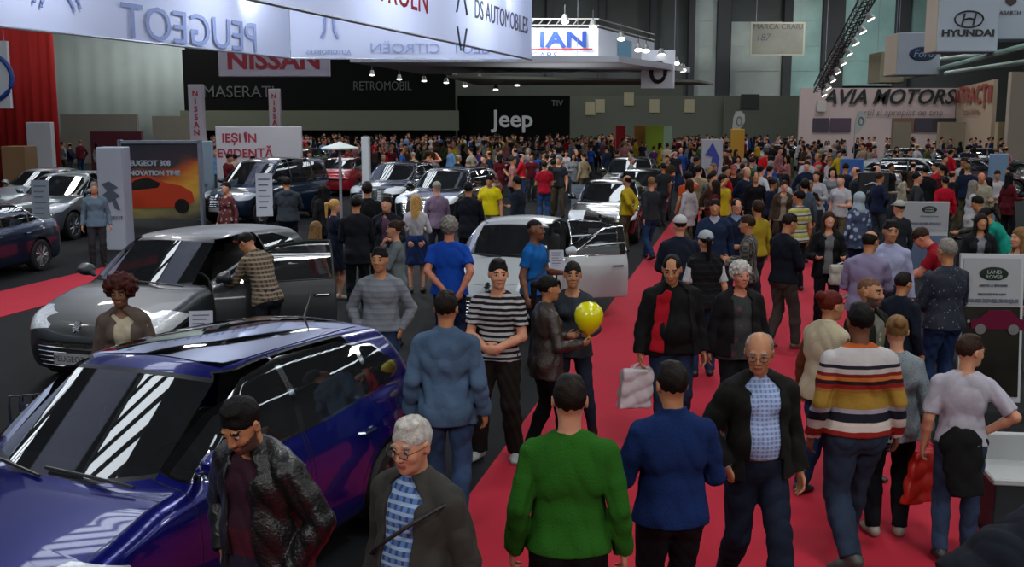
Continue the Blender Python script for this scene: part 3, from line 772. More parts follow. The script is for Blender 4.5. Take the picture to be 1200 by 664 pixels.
def poly_sd(px, pz, poly, r=0.):
    P = np.array(poly, float); d = np.full(px.shape, 1e9); s = np.ones(px.shape)
    n = len(P)
    for i in range(n):
        a, b = P[i], P[i-1]; ex, ez = b-a; wx, wz = px-a[0], pz-a[1]
        t = np.clip((wx*ex+wz*ez)/(ex*ex+ez*ez), 0, 1); d = np.minimum(d, (wx-ex*t)**2+(wz-ez*t)**2)
        c1 = pz >= a[1]; c2 = pz < b[1]; c3 = ex*wz > ez*wx
        s = np.where((c1 & c2 & c3) | (~c1 & ~c2 & ~c3), -s, s)
    return s*np.sqrt(d)-r
HATCH = dict(L=3.97, W=1.74, zb=.19,
    top=[(-2., .90), (-1.9, .97), (-1.2, .985), (0, .95), (.95, .94), (1.2, .90), (1.6, .80), (1.85, .70), (1.99, .60)],
    plan=[(-2., .74), (-1.7, .81), (-1.25, .855), (-.4, .855), (.6, .86), (1.2, .865), (1.6, .82), (1.85, .72), (2.0, .62)],
    sec=[(.15, .90), (.3, .965), (.5, .99), (.66, 1.0), (.8, .985), (.95, .93), (1.1, .90)],
    front=[(.15, 1.84), (.28, 1.95), (.45, 1.985), (.6, 1.96), (.72, 1.90), (.85, 1.80)], fy=.26,
    rear=[(.15, -1.86), (.3, -1.96), (.5, -1.985), (.8, -1.96), (1.0, -1.90)], ry=.14,
    roof=[(-2.1, 1.30), (-1.7, 1.385), (-1.1, 1.44), (-.3, 1.465), (.3, 1.43), (.6, 1.36)],
    ws=((.98, .93), (.16, 1.44)), rw=((-1.94, .98), (-1.66, 1.40)), wg=[(.9, .80), (1.15, .735), (1.42, .585), (1.5, .55)], wsy=.16, rwy=.12,
    axle=(1.22, -1.31), rwheel=.31, arch=.365,
    dlo=[(.70, .985), (.35, 1.20), (.05, 1.335), (-.35, 1.375), (-1.0, 1.345), (-1.38, 1.26), (-1.56, 1.09), (-1.40, 1.045), (-.5, .995)],
    pillars=(-.30, -1.16), doors=[(.78, -.28), (-.30, -1.12)],
    head=[(1.28, .74), (1.45, .80), (1.66, .755), (1.88, .655), (1.80, .60), (1.60, .62)], tail=[(-1.62, .92), (-1.60, .76), (-1.80, .70), (-2.1, .68), (-2.1, .95)],
    grille=[(-.50, .50), (-.58, .36), (-.42, .24), (.42, .24), (.58, .36), (.50, .50)], k=.09)
def variant(base, **k): d = dict(base); d.update(k); return d
HATCH3 = variant(HATCH, pillars=(-.60,), doors=[(.78, -.60)], dlo=[(.70, .985), (.35, 1.20), (.05, 1.335), (-.35, 1.375), (-1.0, 1.345), (-1.36, 1.24), (-1.5, 1.13), (-1.2, 1.07), (-.6, .995)])
SEDAN = variant(HATCH, L=4.45, W=1.76,
    top=[(-2.22, .86), (-2.05, .98), (-1.5, 1.0), (-1.0, .97), (0, .93), (1.0, .94), (1.25, .90), (1.75, .80), (2.05, .70), (2.22, .60)],
    plan=[(-2.22, .74), (-1.9, .81), (-1.3, .86), (-.4, .86), (.6, .865), (1.3, .865), (1.8, .82), (2.05, .73), (2.22, .62)],
    front=[(.15, 2.06), (.28, 2.17), (.45, 2.21), (.6, 2.19), (.72, 2.12), (.85, 2.0)], rear=[(.15, -2.08), (.3, -2.19), (.5, -2.21), (.8, -2.18), (1.0, -2.12)],
    roof=[(-1.7, 1.22), (-1.2, 1.37), (-.7, 1.44), (-.2, 1.455), (.3, 1.42), (.6, 1.35)], ws=((1.10, .93), (.25, 1.42)), rw=((-1.78, .98), (-.95, 1.42)),
    axle=(1.36, -1.29), rwheel=.315, dlo=[(.80, .98), (.45, 1.18), (.12, 1.325), (-.3, 1.365), (-.8, 1.33), (-1.20, 1.20), (-1.42, 1.05), (-1.2, 1.01), (-.5, .985)],
    pillars=(-.22, -1.06), doors=[(.88, -.20), (-.22, -1.06)],
    head=[(1.55, .76), (1.72, .80), (1.95, .74), (2.14, .65), (2.05, .60), (1.85, .62)], tail=[(-1.95, .93), (-1.9, .76), (-2.05, .70), (-2.3, .70), (-2.3, .93)])
SUV = variant(HATCH, L=4.4, W=1.84, zb=.24,
    top=[(-2.2, 1.0), (-2.05, 1.08), (-1.2, 1.09), (0, 1.05), (1.0, 1.06), (1.3, 1.03), (1.75, .95), (2.05, .84), (2.2, .70)],
    plan=[(-2.2, .80), (-1.8, .87), (-1.3, .905), (-.4, .905), (.6, .91), (1.3, .91), (1.75, .87), (2.05, .78), (2.2, .66)],
    sec=[(.2, .91), (.35, .97), (.6, .995), (.78, 1.0), (.9, .985), (1.05, .94), (1.2, .91)],
    front=[(.2, 2.05), (.35, 2.16), (.55, 2.2), (.72, 2.18), (.85, 2.12), (.95, 2.0)], rear=[(.2, -2.05), (.4, -2.18), (.6, -2.2), (.9, -2.17), (1.1, -2.1)],
    roof=[(-2.2, 1.46), (-1.8, 1.54), (-1.1, 1.60), (-.3, 1.62), (.3, 1.585), (.6, 1.5)], ws=((1.08, 1.03), (.28, 1.58)), rw=((-2.12, 1.08), (-1.84, 1.54)),
    wg=[(1.0, .84), (1.25, .785), (1.56, .64), (1.65, .60)], axle=(1.36, -1.30), rwheel=.345, arch=.405,
    dlo=[(.80, 1.085), (.45, 1.31), (.15, 1.47), (-.35, 1.52), (-1.1, 1.49), (-1.52, 1.40), (-1.75, 1.21), (-1.5, 1.15), (-.5, 1.10)],
    head=[(1.50, .88), (1.68, .93), (1.90, .88), (2.14, .80), (2.05, .73), (1.8, .75)], tail=[(-1.8, 1.03), (-1.78, .86), (-1.95, .80), (-2.3, .78), (-2.3, 1.05)],
    grille=[(-.55, .80), (-.50, .58), (-.60, .42), (-.5, .30), (.5, .30), (.60, .42), (.50, .58), (.55, .80)], pillars=(-.28, -1.22), doors=[(.86, -.26), (-.28, -1.2)])
VAN = variant(SUV, roof=[(-2.2, 1.74), (-1.8, 1.79), (-1.1, 1.83), (-.3, 1.85), (.3, 1.80), (.6, 1.7)], ws=((1.3, 1.08), (.45, 1.78)), rw=((-2.16, 1.08), (-2.02, 1.75)),
    wg=[(1.0, .86), (1.25, .83), (1.75, .70), (1.88, .66)], dlo=[(1.0, 1.10), (.62, 1.42), (.32, 1.66), (-.35, 1.70), (-1.3, 1.68), (-1.72, 1.60), (-1.9, 1.25), (-1.5, 1.15), (-.5, 1.12)],
    doors=[(1.02, -.1), (-.13, -1.15)], pillars=(-.12, -1.18))

def clip_a(V, T, N, A, fld):
    f = fld(V).astype(float); f[np.abs(f) < 1e-6] = 1e-6
    s = f < 0; c = s[T].sum(1)
    mm = (c == 1) | (c == 2); mix = T[mm]; Am = A[mm]
    if len(mix) == 0: return V, T, N, A, c == 3
    lone = np.where((s[mix].sum(1) == 1)[:, None], s[mix], ~s[mix]).argmax(1); one = s[mix].sum(1) == 1
    r = np.arange(len(mix)); a = mix[r, lone]; b = mix[r, (lone+1) % 3]; d = mix[r, (lone+2) % 3]
    Es = np.sort(np.concatenate([np.stack([a, b], 1), np.stack([a, d], 1)]), 1)
    U, inv = np.unique(Es, axis=0, return_inverse=True); inv = inv.ravel()
    t = (f[U[:, 0]]/(f[U[:, 0]]-f[U[:, 1]]))[:, None]
    nv = V[U[:, 0]]*(1-t)+V[U[:, 1]]*t; nn = N[U[:, 0]]*(1-t)+N[U[:, 1]]*t
    ab = len(V)+inv[:len(mix)]; ac = len(V)+inv[len(mix):]
    tA = np.stack([a, ab, ac], 1); tB = np.stack([ab, b, d], 1); tC = np.stack([ab, d, ac], 1)
    T2 = np.concatenate([T[~mm], tA, tB, tC]); A2 = np.concatenate([A[~mm], Am, Am, Am])
    side = np.concatenate([c[~mm] == 3, one, ~one, ~one])
    return np.concatenate([V, nv]), T2, np.concatenate([N, nn]), A2, side

def car_mesh(P, h, far=False):
    """returns V, T, N, code per triangle"""
    k = P['k']
    def f(x, y, z):
        ay = np.abs(y); wt = 0
        yy = np.clip(ay/.85, 0, 1.1)
        lower = z-spl(x, P['top'])+.035*yy**2*np.clip((x-.6)*1.2, 0, 1)*1.5
        w = spl(x, P['plan'])*spl(z, P['sec'])
        side = (ay-w)*.97
        fr = (x-spl(z, P['front'])+P['fy']*yy**3)*.85; re = (spl(z, P['rear'])-x+P['ry']*yy**4)*.9
        lo = smax(smax(smax(lower, side, k*.9), fr, k), re, k); lo = smax(lo, P['zb']-z, .05)
        (x0, z0), (x1, z1) = P['ws']; n = unit((z1-z0, x0-x1)); ws = (x-x0)*n[0]+(z-z0)*n[1]+P['wsy']*yy**2
        (x0, z0), (x1, z1) = P['rw']; n = unit((z0-z1, x1-x0)); n = n if n[0] < 0 else -n; rw = (x-x0)*n[0]+(z-z0)*n[1]+P['rwy']*yy**2
        roof = z-spl(x, P['roof'])+.05*(ay/.6)**2
        wg = spl(z, P['wg'])-.05*np.clip((-x-.6)/1.2, 0, 1)**2-.03*np.clip((x-.1)/.8, 0, 1)**2
        gr = smax(smax(smax(roof, (ay-wg)*.95, .07), ws, .05), rw, .07); gr = smax(gr, P['top'][4][1]-.25-z, .02)
        return smin(lo, gr, .035)
    L = P['L']/2+.08; Wd = P['W']/2+.06; H = max(r[1] for r in P['roof'])+.08
    D = SDF((-L, -Wd, .1), (L, Wd, H), h); X, Y, Z = D.grid()
    D.D = f(X+0*Y+0*Z, Y+0*X+0*Z, Z+0*X+0*Y).astype(np.float32)
    V, Q = D.mesh(1); e = 2e-3
    def grad(V):
        x, y, z = V.T; g0 = f(x, y, z)
        return g0, np.stack([f(x+e, y, z)-f(x-e, y, z), f(x, y+e, z)-f(x, y-e, z), f(x, y, z+e)-f(x, y, z-e)], 1)/(2*e)
    for _ in range(2):
        g0, G = grad(V); V = V-G*(np.clip(g0, -h, h)/((G*G).sum(1)+1e-6))[:, None]
    g0, N = grad(V); N /= np.linalg.norm(N, axis=1)[:, None]+1e-9
    T = tris(Q); A = np.zeros(len(T), int)
    def reg(code, fld, only=None):
        nonlocal V, T, N, A
        V, T, N, A, s = clip_a(V, T, N, A, fld)
        if only is not None: s = s & np.isin(A, only)
        A[s] = code
    big = lambda c: np.where(c, -1., 1.)
    # 1 glass front, 2 glass rear, 3 trim, 4.. doors, windows
    g = .004
    for i, (a, b) in enumerate(P['doors']):        # doors: codes 10+i left, 20+i right
        zt = 3.
        lean = .35
        def dp(V, off, a=a, b=b):
            x, y, z = V.T; zz = z-1.0
            xa = np.where(z > .97, a-(z-.97)*(P['ws'][0][0]-P['ws'][1][0])/(P['ws'][1][1]-P['ws'][0][1])*.95 if a == P['doors'][0][0] else a, a-.03*np.sin(z*3))
            xb = b+.0*z
            ax = P['axle'][1]; arch = P['arch']+.06-np.hypot(x-ax, z-P['rwheel'])
            q = np.maximum(np.maximum(x-xa, xb-x), np.maximum(P['zb']+.12-z, z-(spl(x, P['roof'])-.045)))
            return np.maximum(np.maximum(q, arch), .42-np.abs(y))+off
        reg(4, lambda V: dp(V, -g))
        reg(10+i, lambda V: dp(V, g))
    A = np.where((A >= 10) & (V[T][:, :, 1].mean(1) < 0), A+10, A)
    dlo = P['dlo']
    side = lambda V, o: np.maximum(poly_sd(V[:, 0], V[:, 2], dlo, .015)-o, .42-np.abs(V[:, 1]))
    # trim codes 30+door index, window codes 50+
    def sub(fld, base):
        nonlocal V, T, N, A
        V, T, N, A, s = clip_a(V, T, N, A, fld)
        A[s & (A == 0)] = base+8; A[s & (A == 4)] = base+9
        for c in (10, 11, 12): A[s & (A == c)] = base+c-10
        for c in (20, 21, 22): A[s & (A == c)] = base+4+c-20
    sub(lambda V: side(V, .016), 30)
    # window glass inside the trim, split by the pillars
    def gl(V):
        q = side(V, .0)
        for p in P['pillars']: q = np.maximum(q, .028-np.abs(V[:, 0]-p))
        return q
    V, T, N, A, s = clip_a(V, T, N, A, gl); m = s & (A >= 30) & (A < 40); A[m] += 20
    m = (A == 38) | (A == 39); 
    # windscreen / rear window
    (x0, z0), (x1, z1) = P['ws']
    wsf = lambda V, o: np.maximum(np.maximum(np.maximum(z0+.035-o-V[:, 2]+.05*(np.abs(V[:, 1])/.7)**2, V[:, 2]-(z1-.055)-o+.04*(V[:, 1]/.6)**2), np.abs(V[:, 1])-(spl(V[:, 2], P['wg'])-.085)-o), x1-.1-V[:, 0])
    reg(4, lambda V: wsf(V, .018), [0]); reg(1, lambda V: wsf(V, 0), [0, 4])
    (x0r, z0r), (x1r, z1r) = P['rw']
    rwf = lambda V, o: np.maximum(np.maximum(np.maximum(z0r+.07-o-V[:, 2], V[:, 2]-(z1r-.03)-o), np.abs(V[:, 1])-(spl(V[:, 2], P['wg'])-.13)-o), V[:, 0]-(x1r+.05))
    reg(4, lambda V: rwf(V, .015), [0]); reg(2, lambda V: rwf(V, 0), [0, 4])
    # lamps, grille, bonnet, tailgate gap
    hd = P['head']; reg(5, lambda V: np.maximum(poly_sd(V[:, 0], V[:, 2], hd, .01), .40-np.abs(V[:, 1])), [0])
    reg(6, lambda V: np.maximum(poly_sd(V[:, 0], V[:, 2], P['tail'], .01), .38-np.abs(V[:, 1])), [0])
    xg = P['front'][2][1]
    gf = lambda V, o: np.maximum(poly_sd(V[:, 1], V[:, 2], P['grille'], .02)-o, xg-.35-V[:, 0])
    reg(8, lambda V: gf(V, .016), [0]); reg(7, lambda V: gf(V, 0), [0, 8])
    hx = P['ws'][0][0]
    bn = lambda V, o: np.maximum(np.maximum(np.abs(V[:, 1])-spl(V[:, 0], P['plan'])*.86, hx-.06-V[:, 0]), np.maximum(V[:, 0]-(xg-.14-.20*(V[:, 1]/.7)**2), .62-V[:, 2]))+o
    reg(4, lambda V: bn(V, -g), [0]); reg(9, lambda V: bn(V, g), [0, 4])
    # wheel openings
    for ax in P['axle']: reg(-1, lambda V: np.maximum(np.hypot(V[:, 0]-ax, V[:, 2]-P['rwheel'])-P['arch'], .45-np.abs(V[:, 1])))
    for ax in P['axle']: reg(8, lambda V: np.maximum(np.hypot(V[:, 0]-ax, V[:, 2]-P['rwheel'])-P['arch']-.012, .45-np.abs(V[:, 1])), [0, 4])
    reg(8, lambda V: V[:, 2]-(P['zb']+.055), [0, 4])
    return V, T, N, A
def piece(name, V, T, N, m, parent, M=None):
    v, t, n = compact(V, T, N)
    if len(t) == 0: return None
    if M is not None:
        A3 = np.array(M.to_3x3()); v = v@A3.T+np.array(M.translation); n = n@A3.T
    me = np_mesh(name, v, t); me.normals_split_custom_set_from_vertices((n/np.linalg.norm(n, axis=1)[:, None]).tolist())
    return obj(name, me, m, parent)

def comps(T):
    lab = np.arange(T.max()+1); 
    while True:
        m = lab[T].min(1); new = lab.copy(); np.minimum.at(new, T.ravel(), np.repeat(m, 3)); new = new[new]
        if (new == lab).all(): break
        lab = new
    return lab[T[:, 0]]
def pieces(name, V, T, N, m, parent, M=None, biggest=False, least=10):
    # separate connected pieces, each an object of its own
    if len(T) == 0: return None
    v, t, n = compact(V, T, N); key = np.round(v*2000).astype(np.int64); u, inv = np.unique(key, axis=0, return_inverse=True); c = comps(inv.ravel()[t]); ids, cnt = np.unique(c, return_counts=True)
    if biggest: return piece(name, v, t[c == ids[cnt.argmax()]], n, m, parent, M)
    out = None
    for i, k in zip(ids, cnt):
        if k >= least: out = piece(name, v, t[c == i], n, m, parent, M)
    return out
def wheel(root, x, y, z, r, sd, spokes=5, rimc='#8d9094', w=.20, det=True, turn=0.):
    T = Matrix.Translation((x, y, z))@Matrix.Rotation(turn, 4, 'Z')@Matrix.Rotation(R(-90*sd), 4, 'X')
    b = MB(); n = 32 if det else 16
    b.lathe([(r*.66, -w/2), (r*.93, -w/2), (r, -w*.36), (r, w*.36), (r*.93, w/2), (r*.70, w/2+.004), (r*.66, w*.42), (r*.66, -w/2)], n, T, close=False)
    t = b.build('wheel', mat('tyre', '#0b0b0c', .75), root, smooth=True)
    b = MB(); b.lathe([(0.001, w*.02), (r*.60, w*.02), (r*.66, w*.44), (r*.69, w*.47), (r*.66, w*.40)], n, T, close=False)
    for i in range(spokes):
        a = 2*math.pi*i/spokes
        M = T@Matrix.Rotation(a, 4, 'Z')
        for q in (-.10, .10):
            p0 = Vector((r*.12, q*.4*r, w*.42)); p1 = Vector((r*.65, q*r*2.0, w*.40))
            b.tube([M@p0, M@p1], [r*.06, r*.045], 6)
    b.lathe([(.001, w*.45), (r*.14, w*.45), (r*.17, w*.38), (r*.17, 0)], 12, T, close=False)
    b.build('rim', mat('alloy_'+rimc, rimc, .3, metal=.9), t, smooth=True)
    return t

def build_car(P, paint, loc, yaw, label, cat='car', h=.022, open_doors=(), group=None, rim='#8d9094', spokes=5, roofm=None, interior=True, detail=True, trim='dark', gl=None, emblem=True, plate=None, scale=1.):
    V, T, N, A = car_mesh(P, h)
    root = empty('car', loc, R(yaw), label, cat, group); root.scale = (scale,)*3
    black = mat('car_trim', '#0c0d0f', .35); chrome = mat('car_chrome', '#b9bcc0', .12, metal=1.)
    gm = gl or mat_glass('car_glass', (.012, .014, .016), .72)
    tm = chrome if trim == 'chrome' else black
    sel = lambda *c: T[np.isin(A, c)]
    body = piece('body', V, sel(0), N, paint, root)
    pieces('body_gap', V, sel(4), N, black, body)
    o = pieces('trim', V, sel(8), N, black, body)
    o = pieces('roof_trim', V, sel(38, 39), N, tm, body)
    piece('bonnet', V, sel(9), N, paint, root)
    piece('windscreen', V, sel(1), N, gm, root); piece('rear_window', V, sel(2), N, gm, root)
    rest = T[np.isin(A, (58, 59))]
    if len(rest):
        for sd in (1, -1): 
            rr = rest[(V[rest][:, :, 1].mean(1)*sd) > 0]
            if len(rr): pieces('side_window', V, rr, N, gm, root)
    # headlights with a bezel behind
    lm = mat('lamp_lens', '#c9d0d6', .08, coat=1., spec=.8, bump=.9, bscale=22); rm = mat('tail_lens', '#7a0d10', .12, coat=1.)
    for code, nm, m in ((5, 'headlight', lm), (6, 'tail_light', rm)):
        t = sel(code)
        for sd in (1, -1):
            tt = t[(V[t][:, :, 1].mean(1)*sd) > 0]
            if len(tt): piece(nm, V, tt, N, m, root)
    gmesh = piece('grille', V, sel(7), N, mat('grille', '#0a0b0c', .5, bump=1., bscale=60), root)
    doors = P['doors']; k = 0
    for sd, b0 in ((1, 10), (-1, 20)):
        for i, (a, b) in enumerate(doors):
            c = b0+i; off = i if sd > 0 else 4+i
            M = None; yh = float(spl(np.array([a]), P['plan'])[0])*.97*sd
            ang = open_doors.get((sd, i), 0) if isinstance(open_doors, dict) else 0
            if ang:
                M = Matrix.Translation((a-.02, yh, 0))@Matrix.Rotation(R(-sd*ang) if False else R(sd*-ang), 4, 'Z')@Matrix.Translation((-a+.02, -yh, 0))
            d = pieces('door', V, sel(c), N, paint, root, M, biggest=True)
            if d is None: continue
            f = pieces('window_frame', V, sel(30+off), N, tm, d, M, biggest=True)
            w = piece('window', V, sel(50+off), N, gm, d, M)
            if ang:
                for q, th in ((d, .06), (f, .045)):
                    if q is None: continue
                    q.data.materials.append(black)
                    s = q.modifiers.new('thick', 'SOLIDIFY'); s.thickness = th; s.offset = -1; s.material_offset = 1; s.material_offset_rim = 0 if q is d else 1
                    if q.data.has_custom_normals:
                        bpy.context.view_layer.objects.active = q
                        with bpy.context.temp_override(object=q, active_object=q): bpy.ops.mesh.customdata_custom_splitnormals_clear()
            if detail:
                zh = .80 if P['zb'] < .22 else .93; xh = b+.17
                yv = float((spl(np.array([xh]), P['plan'])*spl(np.array([zh]), P['sec']))[0])
                q = MB(); MM = (M or Matrix.Identity(4))
                q.tube([MM@Vector(p) for p in ((xh+.09, sd*(yv-.005), zh), (xh+.07, sd*(yv+.03), zh), (xh-.07, sd*(yv+.03), zh), (xh-.09, sd*(yv-.005), zh))], .013, 6)
                q.build('door_handle', paint if trim != 'chrome' else chrome, d, smooth=True)
                if i == 0:
                    xm = a-.16; zm = float(P['dlo'][0][1])+.035; ym = float(spl(np.array([zm]), P['wg'])[0])
                    D = SDF((xm-.2, min(sd*ym, sd*(ym+.34))-.05, zm-.15), (xm+.2, max(sd*ym, sd*(ym+.34))+.05, zm+.2), .012)
                    D.ell((xm, sd*(ym+.13), zm+.045), (.065, .115, .072), .02); D.ell((xm+.05, sd*(ym+.12), zm+.04), (.06, .09, .05), .03)
                    D.box((xm-.10, sd*(ym+.13), zm+.05), (.06, .2, .12), .01, 'sub'); D.cone((xm+.03, sd*(ym+.0), zm-.01), (xm+.02, sd*(ym+.08), zm+.02), .024, .03, .03)
                    v, qd = D.mesh(1)
                    if M is not None: v = v@np.array(M.to_3x3()).T+np.array(M.translation)
                    obj('wing_mirror', np_mesh('wing_mirror', v, qd), paint if not roofm else roofm, d)
    r = P['rwheel']; wy = P['W']/2-.115
    ht = 'wheel'
    for ax in P['axle']:
        for sd in (1, -1):
            wheel(root, ax, sd*wy, r, r, sd, spokes, rim, det=detail)
    b = MB()      # wheel wells and floor pan
    for ax in P['axle']:
        for sd in (1, -1):
            n = 14; ra = P['arch']+.01; pts = [(ax+ra*math.cos(math.pi*(i/n*1.24-.12)), r+ra*math.sin(math.pi*(i/n*1.24-.12))) for i in range(n+1)]
            for (xa, za), (xb_, zb_) in zip(pts, pts[1:]): b.quad((xa, sd*(P['W']/2-.06), za), (xb_, sd*(P['W']/2-.06), zb_), (xb_, sd*.5, zb_), (xa, sd*.5, za))
            b.add([(ax, sd*.5, r)]+[(x_, sd*.5, z_) for x_, z_ in pts], [(0, i+1, i+2) for i in range(n)])
    b.box((0, 0, P['zb']+.03), (P['L']*.86, P['W']*.55, .04)); b.box((-.05, 0, P['zb']+.04), (1.7, P['W']*.86, .05)); b.build('underbody', mat('underbody', '#050505', .9), root)
    if interior:
        im = mat('car_interior', '#1a1b1d', .8); zs = P['zb']+.08; dz = P['top'][4][1]-.94
        hx = P['ws'][0][0]
        b = MB(); b.box((hx-.30, 0, .82+dz), (.42, P['W']*.78, .22), bev=.08); b.box((hx-.6, 0, .55+dz), (.9, .22, .22), bev=.04); d = b.build('dashboard', im, root)
        b = MB(); c = Vector((hx-.62, .36, .86+dz))
        b.tube([c+Vector((-.12*math.cos(a)*.4, .18*math.sin(a), .18*math.cos(a)*.92)) for a in [2*math.pi*i/20 for i in range(21)]], .016, 6); b.tube([c, c+Vector((.2, 0, -.05))], .03, 8); b.tube([c+Vector((0, .17, 0)), c+Vector((0, -.17, 0))], .018, 6)
        b.build('steering_wheel', im, root, smooth=True)
        for sx, sy in ((hx-1.05, .36), (hx-1.05, -.36), (hx-1.9, .32), (hx-1.9, -.32)):
            D = SDF((sx-.6, sy-.4, zs-.1), (sx+.5, sy+.4, zs+1.1), .03)
            D.box((sx, sy, zs+.22), (.25, .25, .11), .03, M=ry(R(-8)), rnd=.06); D.box((sx-.30, sy, zs+.58), (.08, .24, .34), .04, M=ry(R(-14)), rnd=.06); D.box((sx-.40, sy, zs+.94), (.05, .13, .08), .02, rnd=.04); D.cone((sx-.37, sy, zs+.8), (sx-.39, sy, zs+.95), .03, .03)
            v, q = D.mesh(); obj('seat', np_mesh('seat', v, q), im, root)
    if detail:
        xf = P['front'][2][1]+.005; zf = P['grille'][0][1]-.10 if P['zb'] < .22 else .50
        b = MB(); b.box((xf+.012, 0, zf-.04), (.012, .52, .115)); pl = b.build('number_plate', mat('number_plate', '#8e9196', .5), root)
        b = MB(); xr = P['rear'][2][1]; b.box((xr-.01, 0, .62), (.012, .52, .115)); b.build('number_plate', MATS['number_plate'], root)
        if plate: lettering(plate, .085, (xf+.019, 0, zf-.04), (0, 1, 0), (0, 0, 1), mat('plate_ink', '#20242c', .6), pl, .001)
        # grille bars
        b = MB(); z0 = P['grille'][2][1]
        for z in np.arange(z0+.03, P['grille'][0][1], .05): 
            wv = .50-.1*abs(z-.38); pts = [(float(spl(np.array([z]), P['front'])[0])-P['fy']*(abs(y)/.85)**3+.004, y, z) for y in np.linspace(-wv, wv, 9)]
            b.tube(pts, .008, 5)
        b.build('grille_bar', chrome, gmesh or root)
        if emblem:
            D = SDF((xf-.28, -.12, .5), (xf+.1, .12, .95), .006)
            b = MB(); zt = P['top'][-2][1]-.015; ex = xf-.05
            pts = [(0, .06), (.035, .05), (.03, .02), (.05, .0), (.03, -.03), (.045, -.06), (.01, -.045), (-.02, -.07), (-.02, -.03), (-.05, -.02), (-.02, 0), (-.04, .03)]
            M = Matrix.Translation((ex-.0, 0, zt))@Matrix.Rotation(R(-32), 4, 'Y')@frame((0, 0, 0), (0, 1, 0), (0, 0, 1))
            b.prism([(x_, y_) for x_, y_ in pts], .03, M); b.build('emblem', chrome, root)
    return root
# ------------------------------------------------------------------ the camera and the hall (x right, y into the hall, metres)
FPX, CAMH, TH = 1250., 3.05, math.atan(196/1250.)
CT, ST = math.cos(TH), math.sin(TH)
def ray(px, py): u = (px-600)/FPX; v = (332-py)/FPX; return (u, CT+v*ST, -ST+v*CT)
def G(px, py, z=0.): d = ray(px, py); t = (z-CAMH)/d[2]; return (d[0]*t, d[1]*t)
def AT(px, py, y): d = ray(px, py); t = y/d[1]; return Vector((d[0]*t, y, CAMH+d[2]*t))
U = Vector((.215, .9766, 0)); W_ = Vector((.9766, -.215, 0)); Zv = Vector((0, 0, 1))   # the fair's aisle grid
cam = bpy.data.cameras.new('camera'); co = bpy.data.objects.new('camera', cam); COL.objects.link(co); SC.camera = co
co.location = (0, 0, CAMH); co.rotation_euler = (math.pi/2-TH, 0, 0); cam.sensor_width = 36; cam.lens = 36*FPX/1200; cam.clip_end = 400; cam.clip_start = .1
def st(o): o['kind'] = 'structure'; return o
concrete = mat('hall_wall', '#454a4a', .9, vary=.12, vscale=.3); dark = mat('hall_dark', '#1d1f20', .9)
X0, X1, Y0, Y1, ZC = -38., 46., -14., 98., 15.
b = MB(); b.box(((X0+X1)/2, (Y0+Y1)/2, -.1), (X1-X0+1, Y1-Y0+1, .2)); st(b.build('floor', mat('floor_carpet', '#101214', .9, spec=.2, vary=.2, vscale=.7, bump=.05, bscale=200)))
b = MB(); b.box(((X0+X1)/2, Y1+.15, ZC/2), (X1-X0+1, .3, ZC)); st(b.build('wall_back', concrete))
b = MB(); b.box((X0-.15, (Y0+Y1)/2, ZC/2), (.3, Y1-Y0, ZC)); st(b.build('wall_left', concrete))
b = MB(); b.box((X1+.15, (Y0+Y1)/2, ZC/2), (.3, Y1-Y0, ZC)); st(b.build('wall_right', concrete))
b = MB(); b.box(((X0+X1)/2, Y0-.15, ZC/2), (X1-X0+1, .3, ZC)); st(b.build('wall_front', concrete))
b = MB(); b.box(((X0+X1)/2, (Y0+Y1)/2, ZC+.1), (X1-X0+1, Y1-Y0+1, .2))
for y in np.arange(Y0+4, Y1, 8): b.box(((X0+X1)/2, y, ZC-.4), (X1-X0, .35, .8))
st(b.build('ceiling', mat('ceiling_paint', '#202224', .9)))
sky = mat_emit('daylight', '#dfe8f0', 1.0); SKYS = 5.5; MATS['daylight'].node_tree.nodes['Principled BSDF'].inputs['Emission Strength'].default_value = SKYS
for i, x in enumerate((-24, -10, 4, 18, 32)):
    b = MB()
    for y in np.arange(Y0+1, Y1-2, 1.0):
        if int((y-Y0-4)//8) % 1 == 0 and abs(((y-Y0-4+4) % 8)-4) > .7: b.box((x, y, ZC-.03), (3.0, .62, .06))
    o = b.build('window_%d' % (i+1), sky); st(o)
b = MB()
for x in (-24, -10, 4, 18, 32):
    for s in (-1, 1): b.box((x+s*1.7, (Y0+Y1)/2, ZC-.25), (.2, Y1-Y0-1, .5))
st(b.build('trim_1', dark))
# back wall: piers and pale glazed bays
for px0, px1 in ((805, 812), (838, 853), (915, 925), (960, 985), (1045, 1060), (640, 648), (700, 708), (760, 768)):
    a, c = AT(px0, 100, Y1-.5).x, AT(px1, 100, Y1-.5).x; b = MB(); b.box(((a+c)/2, Y1-.5, ZC/2), (c-a, 1.0, ZC)); st(b.build('pillar', mat('pier_paint', '#35373a', .9)))
pale = mat('pale_curtain', '#929c98', .8, vary=.12, vscale=.6); teal = mat('teal_glass', '#86aaa6', .35, vary=.15, vscale=.5)
def drape(name, a, c, z0, z1, m, label, cat, amp=.12, step=.35, kind=None, **k):
    a, c = Vector((a[0], a[1], 0)), Vector((c[0], c[1], 0)); L = (c-a).length; n = max(8, int(L/step*4)); t = (c-a)/L; nn = Vector((-t.y, t.x, 0))
    vs = []; 
    for i in range(n+1):
        s = L*i/n; o = amp*(math.sin(2*math.pi*s/step)+.4*math.sin(2*math.pi*s/(step*2.7)+1)); p = a+t*s+nn*o; vs += [(p.x, p.y, z0), (p.x, p.y, z1)]
    b = MB(); b.add(vs, [(2*i, 2*i+2, 2*i+3, 2*i+1) for i in range(n)]); o = b.build(name, m, smooth=True)
    if kind == 'structure': st(o)
    else: tag(o, label, cat, **k)
    md = o.modifiers.new('t', 'SOLIDIFY'); md.thickness = .03
    return o
